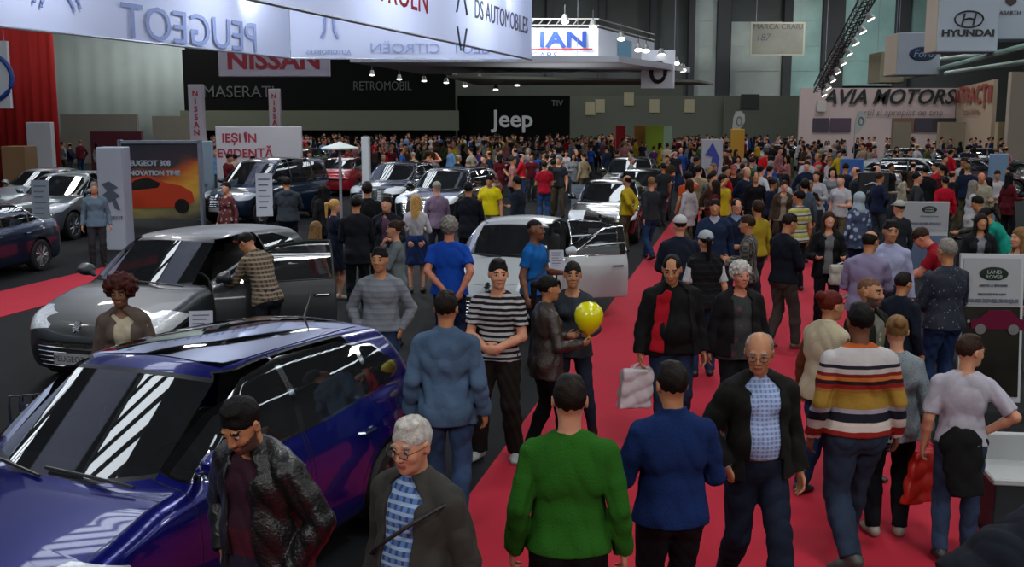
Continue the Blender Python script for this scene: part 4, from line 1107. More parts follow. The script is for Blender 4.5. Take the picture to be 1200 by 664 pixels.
for px0, px1, y0, y1, m in ((855, 915, 26, 112, pale), (925, 960, -40, 112, teal), (985, 1045, -40, 100, teal), (812, 838, -60, 112, pale), (1062, 1100, -60, 60, teal)):
    a, c = AT(px0, 100, Y1-.35), AT(px1, 100, Y1-.35)
    b = MB(); z0, z1 = AT(0, y1, Y1).z, AT(0, y0, Y1).z; b.box(((a.x+c.x)/2, Y1-.3, (z0+z1)/2), (c.x-a.x, .2, z1-z0)); 
    for zz in np.arange(z0, z1, 2.2): b.box(((a.x+c.x)/2, Y1-.42, zz), (c.x-a.x, .06, .08))
    n = 'trim_%d' % (2+[855, 925, 985, 812, 1062].index(px0)); st(b.build(n, m))
drape('curtain', AT(60, 90, 84), AT(218, 90, 84), 0, 12., mat('sage_curtain', '#b4c2bf', .8, vary=.08, vscale=.4), 'tall pale sage-green curtain hanging on the left of the back wall', 'curtain', amp=.03, step=1.3)
drape('curtain', AT(-60, 90, 46), AT(64, 90, 43.5), 0, 8.4, mat('red_curtain', '#b3150f', .8), 'tall red pleated curtain at the left edge behind the cars', 'curtain', amp=.10, step=.5)
# carpets
redc = mat('red_carpet', '#a20525', .95, vary=.07, vscale=1.3, bump=.06, bscale=160)
def strip(name, p0, p1, q1, q0, m, label, cat='carpet', z=.012):
    b = MB(); P4 = [Vector((*p, 0)) for p in (p0, p1, q1, q0)]
    b.add([(v.x, v.y, 0.) for v in P4]+[(v.x, v.y, z) for v in P4], [(3, 2, 1, 0), (4, 5, 6, 7), (0, 1, 5, 4), (1, 2, 6, 5), (2, 3, 7, 6), (3, 0, 4, 7)])
    return tag(b.build(name, m), label, cat)
E0 = Vector((-.37, 8.2, 0))
def eu(o, s, w): v = Vector((o[0], o[1], 0))+U*s+W_*w; return (v.x, v.y)
strip('carpet', eu(E0, -12, 0), eu(E0, 55, 0), eu(E0, 55, 3.9), eu(E0, -12, 3.9), redc, 'wide red carpet running down the main aisle on the right')
strip('carpet', eu((-9, 18.5), -14, 0), eu((-9, 18.5), 8, 0), eu((-9, 18.5), 8, 1.65), eu((-9, 18.5), -14, 1.65), redc, 'narrow red carpet strip on the left beside the dark blue saloon')

# ------------------------------------------------------------------ hanging fabric ring
fab = bpy.data.materials.new('banner_fabric'); fab.use_nodes = True; nt = fab.node_tree; nt.nodes.clear()
out = nt.nodes.new('ShaderNodeOutputMaterial'); mx = nt.nodes.new('ShaderNodeMixShader'); mx.inputs[0].default_value = .45
df = nt.nodes.new('ShaderNodeBsdfDiffuse'); tr = nt.nodes.new('ShaderNodeBsdfTranslucent'); df.inputs[0].default_value = tr.inputs[0].default_value = rgb('#bcc6e2')
nt.links.new(df.outputs[0], mx.inputs[1]); nt.links.new(tr.outputs[0], mx.inputs[2]); nt.links.new(mx.outputs[0], out.inputs[0])
MATS['banner_fabric'] = fab
ZB, HB = 5.3, 3.0
FR = AT(623, 70, 40.); ZB = FR.z; FL = AT(341, 69, 39.); FR.z = FL.z = 0
ring = empty('banner', ((FR+FL)/2+Zv*ZB), 0, 'huge white fabric banner ring hanging over the left stands, seen through from behind', 'banner')
inv = Matrix.Translation(-ring.location)
pl_, pr_ = G(0, 31, ZB), G(296, 0, ZB); sl = Vector((pl_[0]-FL.x, pl_[1]-FL.y, 0)).normalized(); sr = Vector((pr_[0]-FR.x, pr_[1]-FR.y, 0)).normalized()
def panel(name, a, c, z0, z1, m, parent, off, slack=.02):
    b = MB(); t = (c-a).normalized(); n = Vector((-t.y, t.x, 0)); L = (c-a).length; k = max(2, int(L/.5)); vs = []
    for i in range(k+1):
        p = a+t*(L*i/k)+n*(slack*math.sin(i*1.7)); vs += [Vector((p.x, p.y, z0))-off, Vector((p.x, p.y, z1))-off]
    b.add(vs, [(2*i, 2*i+2, 2*i+3, 2*i+1) for i in range(k)]); return b.build(name, m, parent, smooth=True)
off = ring.location
NL = FL+sl*34; NR = FR+sr*34
for a, c in ((NL, FL), (FL, FR), (FR, NR), (NR, NL)): panel('fabric_panel', a, c, ZB, ZB+HB, fab, ring, off)
pipe = mat('banner_pipe', '#8c93a0', .4, metal=.6)
for zz in (ZB, ZB+HB):
    b = MB(); b.tube([Vector((p.x, p.y, zz))-off for p in (NL, FL, FR, NR, NL)], .035, 6); b.build('frame_pipe', pipe, ring)
ink = mat('banner_ink', '#6c7ba4', .9); ink2 = mat('banner_ink_grey', '#42495c', .9); inkr = mat('banner_ink_red', '#a8202c', .9)
def wtext(body, size, pos, x, m, parent, off, z=Zv, mirror=False, **k):
    me = text_mesh(body, size, .006, **k); M = frame(Vector(pos)-off, x, z)
    if mirror: me.transform(Matrix.Diagonal((-1, 1, 1, 1)))
    me.transform(M); o = obj('lettering', me, m, parent); return o
def onseg(a, c, px):           # where the vertical wall a-c is seen at column px
    k = (px-600)/FPX/CT; d = c-a
    # x = u*t, y=(c+v s)t ; use the banner's mid row for the small v term
    best = None
    for i in range(401):
        p = a+d*(i/400); 
        zc = p.y*CT-(ZB+1-CAMH)*ST; e = abs(600+FPX*p.x/zc-px)
        if best is None or e < best[0]: best = (e, p.copy())
    return best[1]
inner = Vector((-sl.y, sl.x, 0)); inner = inner if inner.x > 0 else -inner       # into the ring from its left side
pt = onseg(NL, FL, 228)+inner*.06; pt.z = AT(228, 37, pt.y).z
wtext('PEUGEOT', 1.35, pt, -sl, ink, ring, off, mirror=True, sx=1.25)
def arcs(p, x, r, m, parent, off, n=2, lw=.05):
    b = MB(); x = Vector(x).normalized()
    for j in range(n):
        q = r*(1-.28*j); pts = [Vector(p)-off+x*(q*math.cos(a))+Zv*(q*1.1*math.sin(a)-.2*r) for a in [R(20+140*i/14) for i in range(15)]]
        b.tube(pts, lw*r, 5)
    return b.build('emblem', m, parent)
pt = onseg(NL, FL, 65)+inner*.06; pt.z = AT(65, 14, pt.y).z
arcs(pt, sl, .9, ink, ring, off)
fx = (FR-FL).normalized()
def far(px, z): p = onseg(FL, FR, px); return Vector((p.x, p.y-.07, ZB+z))
wtext('CITROËN', .50, far(475, .36), fx, ink, ring, off, mirror=True, sx=1.2)
arcs(far(475, .95), fx, .55, ink, ring, off)
wtext('PEUGEOT', .50, far(568, .36), fx, ink, ring, off, mirror=True, sx=1.1)
wtext('AUTOMOBILES', .24, far(385, .22), fx, ink, ring, off, mirror=True)
b = MB(); c0 = far(386, 1.45)-off
for s in (-1, 1): b.tube([c0+fx*(s*.55)+Zv*.5, c0+fx*(s*.12)+Zv*.15, c0+fx*(s*.18)-Zv*.5, c0+fx*(s*.3)-Zv*.75], .05, 5)
b.tube([c0-fx*.5+Zv*.35, c0+Zv*.1, c0+fx*.5+Zv*.35], .05, 5); b.build('emblem', ink, ring)
outn = Vector((-sr.y, sr.x, 0)); outn = outn if outn.x > 0 else -outn
def rt(px, z): p = onseg(FR, NR, px)+outn*.06; return Vector((p.x, p.y, ZB+z))
def ra(px, py): p = onseg(FR, NR, px)+outn*.06; p.z = AT(px, py, p.y).z; return p
wtext('DS AUTOMOBILES', .82, ra(588, 22), -sr, ink2, ring, off, sx=1.0)
b = MB(); c0 = ra(539, 20)-off
for s in (-1, 1): b.tube([c0-sr*(s*.1)+Zv*.8, c0-sr*(s*.5)+Zv*.1], .03, 5); b.tube([c0-sr*(s*.45)-Zv*.3, c0-sr*(.1*s)-Zv*.95], .03, 5)
b.build('emblem', ink2, ring)
wtext('CITROËN', 1.0, ra(462, -9), -sr, inkr, ring, off, sx=1.1)
for t_ in (.12, .5, .9):
    for p in (FL+sl*34*t_, FR+sr*34*t_):
        b = MB(); b.tube([Vector((p.x, p.y, ZB+HB))-off, Vector((p.x, p.y, ZC))-off], .012, 4); b.build('wire', pipe, ring)

# ------------------------------------------------------------------ second white stand roof with boxed fascia
white = mat('white_panel', '#b9bfca', .6); whitel = mat('paler_white', '#cfd4e0', .6)  # two plain whites; the paler one is for the fascia and ring-mark board
cp = empty('canopy', (4, 54, 5.2), 0, 'white flat stand canopy with glowing edge behind the banner ring', 'canopy'); off = cp.location
b = MB(); a0, a1, a2, a3 = AT(415, 77, 47), AT(620, 76, 47), AT(800, 92, 58), AT(500, 86, 58)
pts = [(-7, 47), (4.6, 47), (9.5, 58), (-5, 60)]; zc = 5.35
b.prism([(x-off.x, y-off.y) for x, y in pts], .28, Matrix.Translation((0, 0, zc-off.z))); b.build('roof_slab', white, cp)
b = MB(); b.prism([(x-off.x, y-off.y) for x, y in ((-3, 50), (9.9, 57), (11.5, 62), (-2, 62))], .12, Matrix.Translation((0, 0, zc-.55-off.z))); b.build('lower_slab', mat('canopy_grey', '#6d7067', .6), cp)
for x, y in ((-4, 50), (3, 50), (8.5, 57)): b = MB(); b.tube([Vector((x, y, zc+.28))-off, Vector((x, y, ZC))-off], .015, 5); b.build('wire', pipe, cp)
spotm = mat_emit('spot_face', '#fff6e6', 9.)
fb = empty('fascia_box', (3, 56, 6), 0, 'white boxed fascia with blue lettering above the white stand canopy', 'sign'); off = fb.location
FA, FB, FC = AT(560, 60, 52), AT(701, 68, 52), AT(766, 82, 62)
z0, z1 = FB.z-.02, AT(701, 33, 52).z
for p, q in ((FA, FB), (FB, FC)):
    b = MB(); t = (q-p); t.z = 0; t.normalize(); n = Vector((t.y, -t.x, 0)); p = p.copy(); q = q.copy(); p.z = q.z = 0
    b.add([v-off for v in (p+Zv*z0, q+Zv*z0, q+Zv*z1, p+Zv*z1, p+Zv*z0-n*.2, q+Zv*z0-n*.2, q+Zv*z1-n*.2, p+Zv*z1-n*.2)], [(0, 1, 2, 3), (7, 6, 5, 4), (0, 4, 5, 1), (3, 2, 6, 7), (0, 3, 7, 4), (1, 5, 6, 2)]); b.build('fascia_panel', whitel, fb)
blue = mat('sign_blue', '#123a86', .6); t0 = AT(660, 47, 51.9)
wtext('IAN', 1.02, t0, (1, 0, 0), blue, fb, off, sx=1.35, bold=.03)
b = MB(); b.box(AT(655, 57.5, 51.9)-off, (3.2, .02, .07)); b.build('red_line', mat('sign_red', '#a01822', .6), fb)
wtext('CARS', .38, AT(638, 65, 51.9), (1, 0, 0), blue, fb, off, sx=1.4)
tt = (FC-FB); tt.z = 0; tt.normalize(); nn = Vector((tt.y, -tt.x, 0))
b = MB(); c0 = FB+(FC-FB)*.42; c0.z = (z0+z1)/2; c0 = c0+nn*.03-off; M = frame(c0, tt, Zv); b.prism([(-1.3, -.45), (1.3, -.45), (1.3, .45), (-1.3, .45)], .02, M); b.build('screen_print', mat('cyan_print', '#6fa3c0', .5), fb)
wtext('AUTO', .5, FB+(FC-FB)*.8+nn*.05+Zv*((z0+z1)/2-FB.z-.05), tt, blue, fb, off)
b = MB()      # open truss along its top edge, lamp arms
p = FA.copy(); q = FB.copy(); L = (q-p).length
for dz in (.12, .42):
    b.tube([Vector((p.x, 52, z1+dz))-off, Vector((q.x, 52, z1+dz))-off, Vector((FC.x, FC.y, z1+dz))-off], .04, 5)
for i in range(14): x = p.x+(q.x-p.x)*i/14; b.tube([Vector((x, 52, z1+.12))-off, Vector((x+.25, 52, z1+.42))-off], .025, 4)
b.build('truss', mat('truss_metal', '#9a9a94', .4, metal=.7), fb)
def lamp(pos, label, aim=(0, -.5, -1), em=9., group=None, r=.16, arm=None):
    l = empty('spot_lamp', pos, 0, label, 'lamp', group); d = Vector(aim).normalized(); M = d.to_track_quat('-Z', 'Y').to_matrix().to_4x4()
    b = MB(); b.lathe([(r*.55, r*1.1), (r*.6, r*.9), (r, -r*.4), (r, -r*.6)], 12, M, close=True); b.build('housing', mat('lamp_housing', '#8b8d8c', .4, metal=.5), l, smooth=True)
    b = MB(); b.lathe([(.001, -r*.62), (r*.9, -r*.62), (r*.9, -r*.66), (.001, -r*.66)], 12, M, close=False); b.build('bulb_face', mat('spot_face_%g' % em, '#fff4e0', .4, emit='#fff4e0', estr=em), l)
    b = MB(); b.tube([(0, 0, r*.8), arm or (0, 0, r*.8+.5)], .025, 5); b.build('bracket', mat('lamp_bracket', '#333333', .5), l)
    return l
for i, (px, py) in enumerate(((662, 23), (695, 29), (728, 43), (748, 56), (757, 57), (775, 62), (792, 72), (800, 80))):
    lamp(AT(px, py, 50+i), 'arm-mounted white spot lamp above the blue-lettered fascia, number %s from the left' % ('one two three four five six seven eight'.split()[i]), em=6, r=.2)
words = 'first second third fourth fifth sixth seventh eighth ninth tenth'.split()
for i, (px, py) in enumerate(((436, 86), (468, 91), (497, 93), (523, 95), (533, 87), (545, 99), (562, 91), (581, 103), (587, 94), (606, 98))):
    lamp(AT(px, py, 60), 'small bright downlight under the canopy edge, %s from the left' % words[i], aim=(0, -.2, -1), em=11, r=.15, arm=(0, 0, 1.3))
rd = mat('round_badge', '#141414', .5)
sg = empty('round_sign', AT(771, 81, 55), 0, 'white board with a black ring mark beside the boxed fascia', 'sign')
b = MB(); b.box((0, 0, 0), (1.7, .1, 1.9)); b.build('board', whitel, sg)
b = MB(); b.tube([(.36*math.cos(a), -.07, .48*math.sin(a)-.15) for a in [2*math.pi*i/20 for i in range(21)]], .11, 6); b.build('ring_mark', rd, sg)

# ------------------------------------------------------------------ booths and walls along the back
def booth(name, px0, px1, pyt, y, m, label, cat, depth=.4, zb=0.):
    a, c = AT(px0, pyt, y), AT(px1, pyt, y); o = empty(name, ((a.x+c.x)/2, y, 0), 0, label, cat)
    b = MB(); b.box((0, depth/2, (a.z+zb)/2), (c.x-a.x, depth, a.z-zb)); b.build('panel', m, o); return o
blk = mat('black_booth', '#070808', .9, spec=.1)
mw = booth('booth_wall', 213, 533, 58, 78, blk, 'long black exhibition booth wall across the left back', 'booth wall'); off = mw.location
greyt = mat('dim_letters', '#55585a', .5); wtext('MASERATI', 1.15, AT(280, 108, 77.9), (1, 0, 0), mat('dim_letters2', '#3c4042', .5), mw, off)
wtext('RETROMOBIL', .9, AT(448, 101, 77.9), (1, 0, 0), mat('dim_letters3', '#333637', .5), mw, off, sx=.78)
b = MB(); b.box(AT(375, 141, 77.7)-off, (20, .3, 1.4)); b.build('counter', mat('olive_board', '#4a4f41', .8), mw)
jw = booth('booth_wall', 536, 668, 112, 80, mat('black_booth2', '#050606', .9, spec=.1), 'black booth backdrop with white four-letter lettering', 'booth wall'); off = jw.location
wtext('Jeep', 1.75, AT(601, 140, 79.9), (1, 0, 0), mat('white_letters', '#a7abad', .5), jw, off, bold=.03)
wtext('TIV', .6, AT(653, 121, 79.9), (1, 0, 0), greyt, jw, off)
ow = booth('booth_wall', 530, 800, 96, 84, mat('olive_wall', '#4c5047', .8, vary=.08, vscale=.4), 'grey-green booth wall behind the black backdrop', 'booth wall')
ow2 = booth('booth_wall', 668, 850, 112, 83, mat('olive_wall2', '#5a5e52', .8), 'pale olive booth wall with small framed pictures', 'booth wall'); off = ow2.location
for px, py in ((692, 127), (703, 124), (737, 116), (767, 124), (808, 124)):
    b = MB(); b.box(AT(px, py, 82.9)-off, (.75, .06, 1.0)); b.build('picture', mat('pic_cream', '#a39a7c', .7), ow2)
ow3 = booth('booth_wall', 850, 942, 112, 82, mat('olive_wall3', '#4f5349', .8), 'dull olive booth wall right of the centre back', 'booth wall'); off = ow3.location
b = MB(); b.box(AT(879, 119, 81.9)-off, (1.4, .08, 1.1)); b.build('screen', mat('screen_dark', '#101418', .3), ow3)
lw_ = booth('low_wall', 70, 160, 134, 70, mat('taupe_wall', '#77736a', .8), 'low taupe partition below the sage curtain', 'partition')
lw2 = booth('low_wall', 105, 165, 153, 60, mat('maroon_wall', '#4a1020', .8), 'low dark maroon partition behind the left cars', 'partition')
lw3 = booth('low_wall', 178, 222, 136, 66, mat('cream_wall', '#7f7a6c', .8), 'small cream partition left of the black booth wall', 'partition')
gb = booth('green_stand', 757, 778, 147, 60, mat('lime_board', '#7f9a1c', .7), 'lime-green stand board at the centre back', 'board')
gb2 = booth('pale_stand', 778, 788, 147, 60, mat('mint_board', '#8fae94', .6), 'narrow pale mint panel beside the lime-green board', 'board')
gb3 = booth('red_stand', 722, 733, 147, 62, mat('red_board', '#b01822', .7), 'small red stand board at the centre back', 'board')
gb4 = booth('orange_stand', 744, 756, 147, 61, mat('orange_board', '#9c6a2a', .7), 'small orange-brown board between the red and lime boards', 'board')
# AVIA wall
aw = empty('booth_wall', (22, 74, 0), 0, 'long pale pink booth wall with slanted black lettering', 'booth wall'); off = aw.location
pinkm = mat('pink_board', '#b5a4a2', .8, vary=.06, vscale=.3); A0, A1, A2 = AT(938, 108, 74), AT(1121, 103, 74), AT(1165, 93, 66)
def wallseg(p, q, zt0, zt1, m, parent, off, th=.25, zb=0.):
    p = Vector((p.x, p.y, 0)); q = Vector((q.x, q.y, 0)); t = (q-p).normalized(); n = Vector((-t.y, t.x, 0))*th
    b = MB(); b.add([v-off for v in (p+Zv*zb, q+Zv*zb, q+Zv*zt1, p+Zv*zt0, p+Zv*zb+n, q+Zv*zb+n, q+Zv*zt1+n, p+Zv*zt0+n)], [(0, 1, 2, 3), (7, 6, 5, 4), (4, 5, 1, 0), (3, 2, 6, 7), (0, 3, 7, 4), (1, 5, 6, 2)])
    return b.build('panel', m, parent)
wallseg(A0, A1, A1.z, A1.z, pinkm, aw, off)
wtext('AVIA MOTORS', 1.38, AT(1041, 114, 73.8), (1, 0, 0), mat('avia_ink', '#15211f', .6), aw, off, shear=.3, bold=.035, sx=.98)
wtext('stil si apropiat de tine', .62, AT(1058, 132, 73.8), (1, 0, 0), mat('avia_ink2', '#6d5f62', .7), aw, off, shear=.2)
wtext('Cel mai', .0001, AT(1052, 131, 73.8), (1, 0, 0), MATS['avia_ink2'], aw, off) if False else None
for px, w, c in ((962, 1.1, '#3c3340'), (985, 1.4, '#4a3a4a'), (1058, 1.5, '#6d5040'), (1082, 1.2, '#3a3442'), (1106, 1.6, '#2f2c30')):
    b = MB(); b.box(AT(px, 146, 73.85)-off, (w, .08, .9)); b.build('picture', mat('pic'+c, c, .7), aw)
b = MB(); b.box(AT(963, 124, 73.7)-off, (.6, .1, .75)); b.build('badge', mat('badge_white', '#b0aca8', .6), aw)
aw2 = empty('booth_wall', (A2.x, A2.y, 0), 0, 'beige booth wall with red lettering at the end of the pink wall', 'booth wall'); off = aw2.location
wallseg(A1+Vector((.05, 0, 0)), A2, A1.z, A2.z, mat('beige_board', '#a08c78', .8), aw2, off)
t = (A2-A1); t.z = 0; t.normalize(); n = Vector((t.y, -t.x, 0)); c0 = (A1+A2)/2+n*.1
wtext('ATRACȚII', 1.5, Vector((c0.x, c0.y, AT(1142, 112, 70).z)), t, mat('red_letters', '#8c3428', .7), aw2, off, bold=.04, sx=1.25)
wtext('test drive', .7, Vector((c0.x, c0.y, AT(1142, 131, 70).z)), t, mat('dull_red_letters', '#80594a', .7), aw2, off, sx=1.3)
bw = booth('booth_wall', 1186, 1260, 84, 60, mat('beige_board2', '#8f8576', .8), 'beige booth wall at the far right edge', 'booth wall')
for i, (px0, px1) in enumerate(((1048, 1068), (1102, 1132), (1170, 1184))):
    booth('notice_board', px0, px1, 143, 58+i*2, mat('notice_%d' % i, ('#7c7262', '#857660', '#8c7d60')[i], .8), ('tan notice board before the pink wall', 'tan notice board below the red lettering', 'tan notice board right of the red lettering')[i], 'board')

# hanging cube signs
def cube(px0, px1, py0, py1, y, dep, label, side=None, m=None, wires=True):
    a, c = AT(px0, py0, y), AT(px1, py1, y); w = c.x-a.x; h = a.z-c.z
    o = empty('hanging_sign', ((a.x+c.x)/2, y+dep/2, (a.z+c.z)/2), R(-3), label, 'sign')
    b = MB(); b.box((0, 0, 0), (w, dep, h), bev=.03); b.build('box', m or mat('sign_white', '#9fabb8', .6), o)
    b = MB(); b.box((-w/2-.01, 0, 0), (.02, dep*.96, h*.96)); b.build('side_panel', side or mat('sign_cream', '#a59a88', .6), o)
    for s in (-1, 1): b = MB(); b.tube([(s*w*.4, 0, h/2), (s*w*.4, 0, ZC-o.location.z)], .012, 4); b.build('wire', pipe, o)
    return o, w, h, dep
def loc(o, x, y, z): return Vector((x, y, z))
O0 = Vector((0, 0, 0))
o, w, h, d = cube(1103, 1169, -6, 61, 33, 1.1, 'pale blue-white hanging cube sign with a black oval mark and lettering')
wtext('HYUNDAI', .27, (0, -d/2-.01, -h*.17), (1, 0, 0), mat('sign_black', '#141618', .5), o, O0, bold=.012, sx=1.3)
b = MB(); b.tube([(.42*math.cos(a), -d/2-.02, .24*math.sin(a)+.13) for a in [2*math.pi*i/28 for i in range(29)]], .025, 6)
b.tube([(-.2, -d/2-.02, -.05), (-.13, -d/2-.02, .3)], .03, 6); b.tube([(.13, -d/2-.02, -.05), (.2, -d/2-.02, .3)], .03, 6); b.tube([(-.17, -d/2-.02, .1), (0, -d/2-.02, .16), (.17, -d/2-.02, .12)], .03, 6); b.build('emblem', MATS['sign_black'], o)
o, w, h, d = cube(1055, 1102, 38, 88, 40, 1.6, 'white hanging cube sign with a dark blue oval', m=mat('sign_white2', '#98a0ab', .6))
b = MB(); M = Matrix.Translation((.12, -d/2-.0, 0))@Matrix.Rotation(R(90), 4, 'X'); b.lathe([(.001, .05), (.45, .05), (.5, .0)], 28, M@Matrix.Diagonal((1, .52, 1, 1)), close=False); b.build('oval', mat('oval_blue', '#16294a', .4), o)
wtext('Ford', .38, (.12, -d/2-.06, 0), (1, 0, 0), mat('oval_letters', '#8f9aac', .4), o, O0, shear=.3)
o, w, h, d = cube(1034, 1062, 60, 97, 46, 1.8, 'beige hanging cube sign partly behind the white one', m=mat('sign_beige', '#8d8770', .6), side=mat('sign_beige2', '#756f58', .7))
o, w, h, d = cube(1173, 1215, -12, 46, 34, 1.3, 'white hanging cube sign cut by the right edge of view')
b = MB(); b.prism([(-.2, .5), (.2, .5), (.16, .1), (0, 0), (-.16, .1)], .03, frame((-w*.2, -d/2-.0, .25), (1, 0, 0), Zv)); b.build('emblem', mat('shield_dark', '#2a1a1c', .5), o); wtext('ABARTH', .17, (-w*.2, -d/2-.02, .05), (1, 0, 0), MATS['sign_black'], o, O0)
a, c = AT(256, 60, 44), AT(387, 90, 44); o = empty('hanging_sign', ((a.x+c.x)/2, 44, (a.z+c.z)/2), 0, 'white hanging sign with large red lettering below the banner', 'sign'); w = c.x-a.x; h = a.z-c.z+.4
b = MB(); b.box((0, 0, .2), (w, .25, h), bev=.03); b.build('board', mat('nissan_board', '#a8a0aa', .6), o)
wtext('NISSAN', 1.0, (0, -.14, .12), (1, 0, 0), mat('nissan_red', '#8c1426', .5), o, O0, bold=.035, sx=1.12)
for s in (-1, 1): b = MB(); b.tube([(s*w*.4, 0, h/2), (s*w*.4, 0, ZC-o.location.z)], .015, 4); b.build('wire', pipe, o)
a, c = AT(880, 26, 90), AT(942, 65, 90); o = empty('hanging_poster', ((a.x+c.x)/2, 90, (a.z+c.z)/2), 0, 'dim framed poster hanging high on the back wall', 'poster'); w, h = c.x-a.x, a.z-c.z
b = MB(); b.box((0, 0, 0), (w, .12, h)); b.build('frame', mat('poster_frame', '#77786c', .7), o)
b = MB(); b.box((0, -.05, 0), (w*.94, .06, h*.9)); b.build('sheet', mat('poster_sheet', '#54564f', .7, vary=.25, vscale=.4), o)
wtext('MARCA CRAIU', .62, (0, -.1, h*.36), (1, 0, 0), MATS['sign_black'], o, O0); wtext('187', .8, (-w*.28, -.1, .1), (1, 0, 0), mat('poster_blue', '#26323e', .6), o, O0, shear=.2)
for s in (-1, 1): b = MB(); b.tube([(s*w*.4, 0, h/2), (s*w*.4, 0, ZC-o.location.z)], .02, 4); b.build('wire', pipe, o)
a, c = AT(-30, 48, 41), AT(14, 127, 41); o = empty('hanging_sign', ((a.x+c.x)/2, 41, (a.z+c.z)/2), 0, 'white board with a blue round mark on the red curtain', 'sign'); w, h = c.x-a.x, a.z-c.z
b = MB(); b.box((0, 0, 0), (w, .2, h)); b.build('board', mat('white_soft', '#b4b8bd', .6), o)
b = MB(); b.tube([(.85*math.cos(q)-.1, -.12, .85*math.sin(q)-.1) for q in [2*math.pi*i/30 for i in range(31)]], .09, 6); b.build('emblem', blue, o)
for s in (-1, 1): b = MB(); b.tube([(s*w*.4, 0, h/2), (s*w*.4, 0, ZC-o.location.z)], .015, 4); b.build('wire', pipe, o)
# lighting truss
p, q = AT(958, 104, 60), AT(1020, -8, 40); d = (q-p)
o = empty('lighting_truss', p, 0, 'dark overhead lighting truss running up to the top right of centre', 'truss'); b = MB(); t = d.normalized(); s1 = t.cross(Zv).normalized()*.2; s2 = s1.cross(t).normalized()*.2
for a_ in (s1+s2, s1-s2, -s1+s2, -s1-s2): b.tube([a_, d+a_], .035, 5)
n = 30
for i in range(n):
    x0, x1 = d*(i/n), d*((i+1)/n)
    for a_, c_ in ((s1+s2, s1-s2), (s1-s2, -s1-s2), (-s1-s2, -s1+s2), (-s1+s2, s1+s2)): b.tube([x0+a_, x1+c_], .02, 4)
b.build('chord', mat('truss_dark', '#3a3d3e', .4, metal=.6), o)
for s in (.2, .8): b = MB(); b.tube([d*s, Vector((d.x*s, d.y*s, ZC-p.z-.02))], .02, 4); b.build('wire', pipe, o)
for i in range(9):
    c = p+d*((i+.5)/9.3)+Vector((.25, 0, -.45)); lamp(c, 'pale spot lamp on the dark overhead truss, %s from its low end' % words[i], aim=(.5, -.3, -1), em=3.5, r=.17, arm=(-.2, 0, .35))
# pale green canopy arms
gm_ = mat('mint_tube', '#7fa397', .4)
for i, (pa, pb) in enumerate((((1040, 97, 50), (1205, 53, 30)), ((1108, 86, 46), (1212, 71, 32)), ((1100, 70, 44), (1180, 60, 33)))):
    b = MB(); b.tube([AT(*pa)-AT(*pa), AT(*pb)-AT(*pa)], .09, 8); k = b.build('hanging_tube', gm_); k.location = AT(*pa)
    tag(k, ('long pale mint tube sloping down from the right edge', 'shorter pale mint tube under the long sloping one', 'thin pale mint tube just below the oval-marked cube sign')[i], 'tube')
# ------------------------------------------------------------------ cars on the stands
YU = math.degrees(math.atan2(-U.y, -U.x))
def paint(name, col, rough=.32, metal=.35, coat=1.): return mat('paint_'+name, col, rough, metal=metal, coat=coat)
glass = mat_glass('car_glass', (.012, .014, .016), .80)
bluep = paint('blue', '#070d66', .25, .45); greyp = paint('graphite', '#20262b', .5, .15, .2); whitep = paint('white', '#a6acae', .35, .0, .8)
blue_car = build_car(HATCH, bluep, (-2.25, 6.74, 0), -113, 'glossy royal blue hatchback in the foreground with a black glass roof', h=.014, trim='chrome', spokes=9, scale=1.06)
# black glass roof panel on the blue car
V, T, N, A = car_mesh(HATCH, .02)
t = T[np.isin(A, (0,))]; 
V2, T2, N2, A2, s = clip_a(V, t, N, np.zeros(len(t), int), lambda V: np.maximum(np.maximum(np.abs(V[:, 1])-.50+.06*((V[:, 0]+.6)/1.)**2, V[:, 0]-.06), np.maximum(-1.5-V[:, 0], 1.3-V[:, 2])))
T3 = T2[s]; piece('roof_glass', V2+N2*.004, T3, N2, mat('roof_glass', '#050608', .04, coat=1., spec=.9), blue_car)
# shark aerial and wipers
b = MB(); b.tube([(-1.50, 0, 1.40), (-1.62, 0, 1.60)], [.012, .004], 6); b.build('aerial', MATS['car_trim'], blue_car)
def wipers(car, P):
    (x0, z0), (x1, z1) = P['ws']
    for y0, y1 in ((.55, -.05), (-.05, -.62)):
        b = MB(); pts = [(x0+.0-.13*(y/.85)**2-.02-.35*q, y, z0+.035+.23*q*1.0) for y, q in ((y0, 0.02), ((y0+y1)/2, .12), (y1, .16))]
        b.tube(pts, .010, 6); b.build('wiper', MATS['car_trim'], car)
wipers(blue_car, HATCH)
grey_car = build_car(HATCH3, greyp, (-4.2, 13.6, 0), YU-4, 'matt graphite grey hatchback with its near door wide open', h=.018, open_doors={(1, 0): 52}, plate='PEUGEOT 208', rim='#5a5d60', scale=1.09); wipers(grey_car, HATCH3)
white_car = build_car(SEDAN, whitep, (.12, 16.9, 0), YU, 'white saloon with both doors on the red carpet side open', h=.02, open_doors={(1, 0): 62, (1, 1): 58}, trim='chrome', plate='PEUGEOT 301'); wipers(white_car, SEDAN)
saloon = build_car(SEDAN, paint('navy', '#0c2440', .3, .5), (-10.45, 20.0, 0), YU+2, 'dark blue saloon at the left edge beside the narrow red carpet', h=.022, spokes=7, rim='#a4a6a8')
silver = build_car(SUV, paint('silver', '#5f686e', .35, .6), (-11.6, 28.0, 0), YU+4, 'silver-grey crossover with a door open behind the dark blue saloon', h=.026, open_doors={(1, 0): 30})
silver2 = build_car(SEDAN, paint('pale_silver', '#828a8e', .35, .5), (-14.6, 33.5, 0), YU, 'pale silver saloon at the far left behind the crossover', h=.034)
van = build_car(VAN, paint('deep_blue', '#0d2640', .3, .5), (-7.3, 31.8, 0), YU-14, 'dark blue people carrier before the white slogan board', h=.028)
orange = build_car(HATCH, paint('orange', '#a8300c', .3, .4), (-9.3, 30.2, 0), YU+60, 'x', h=.04) if False else None
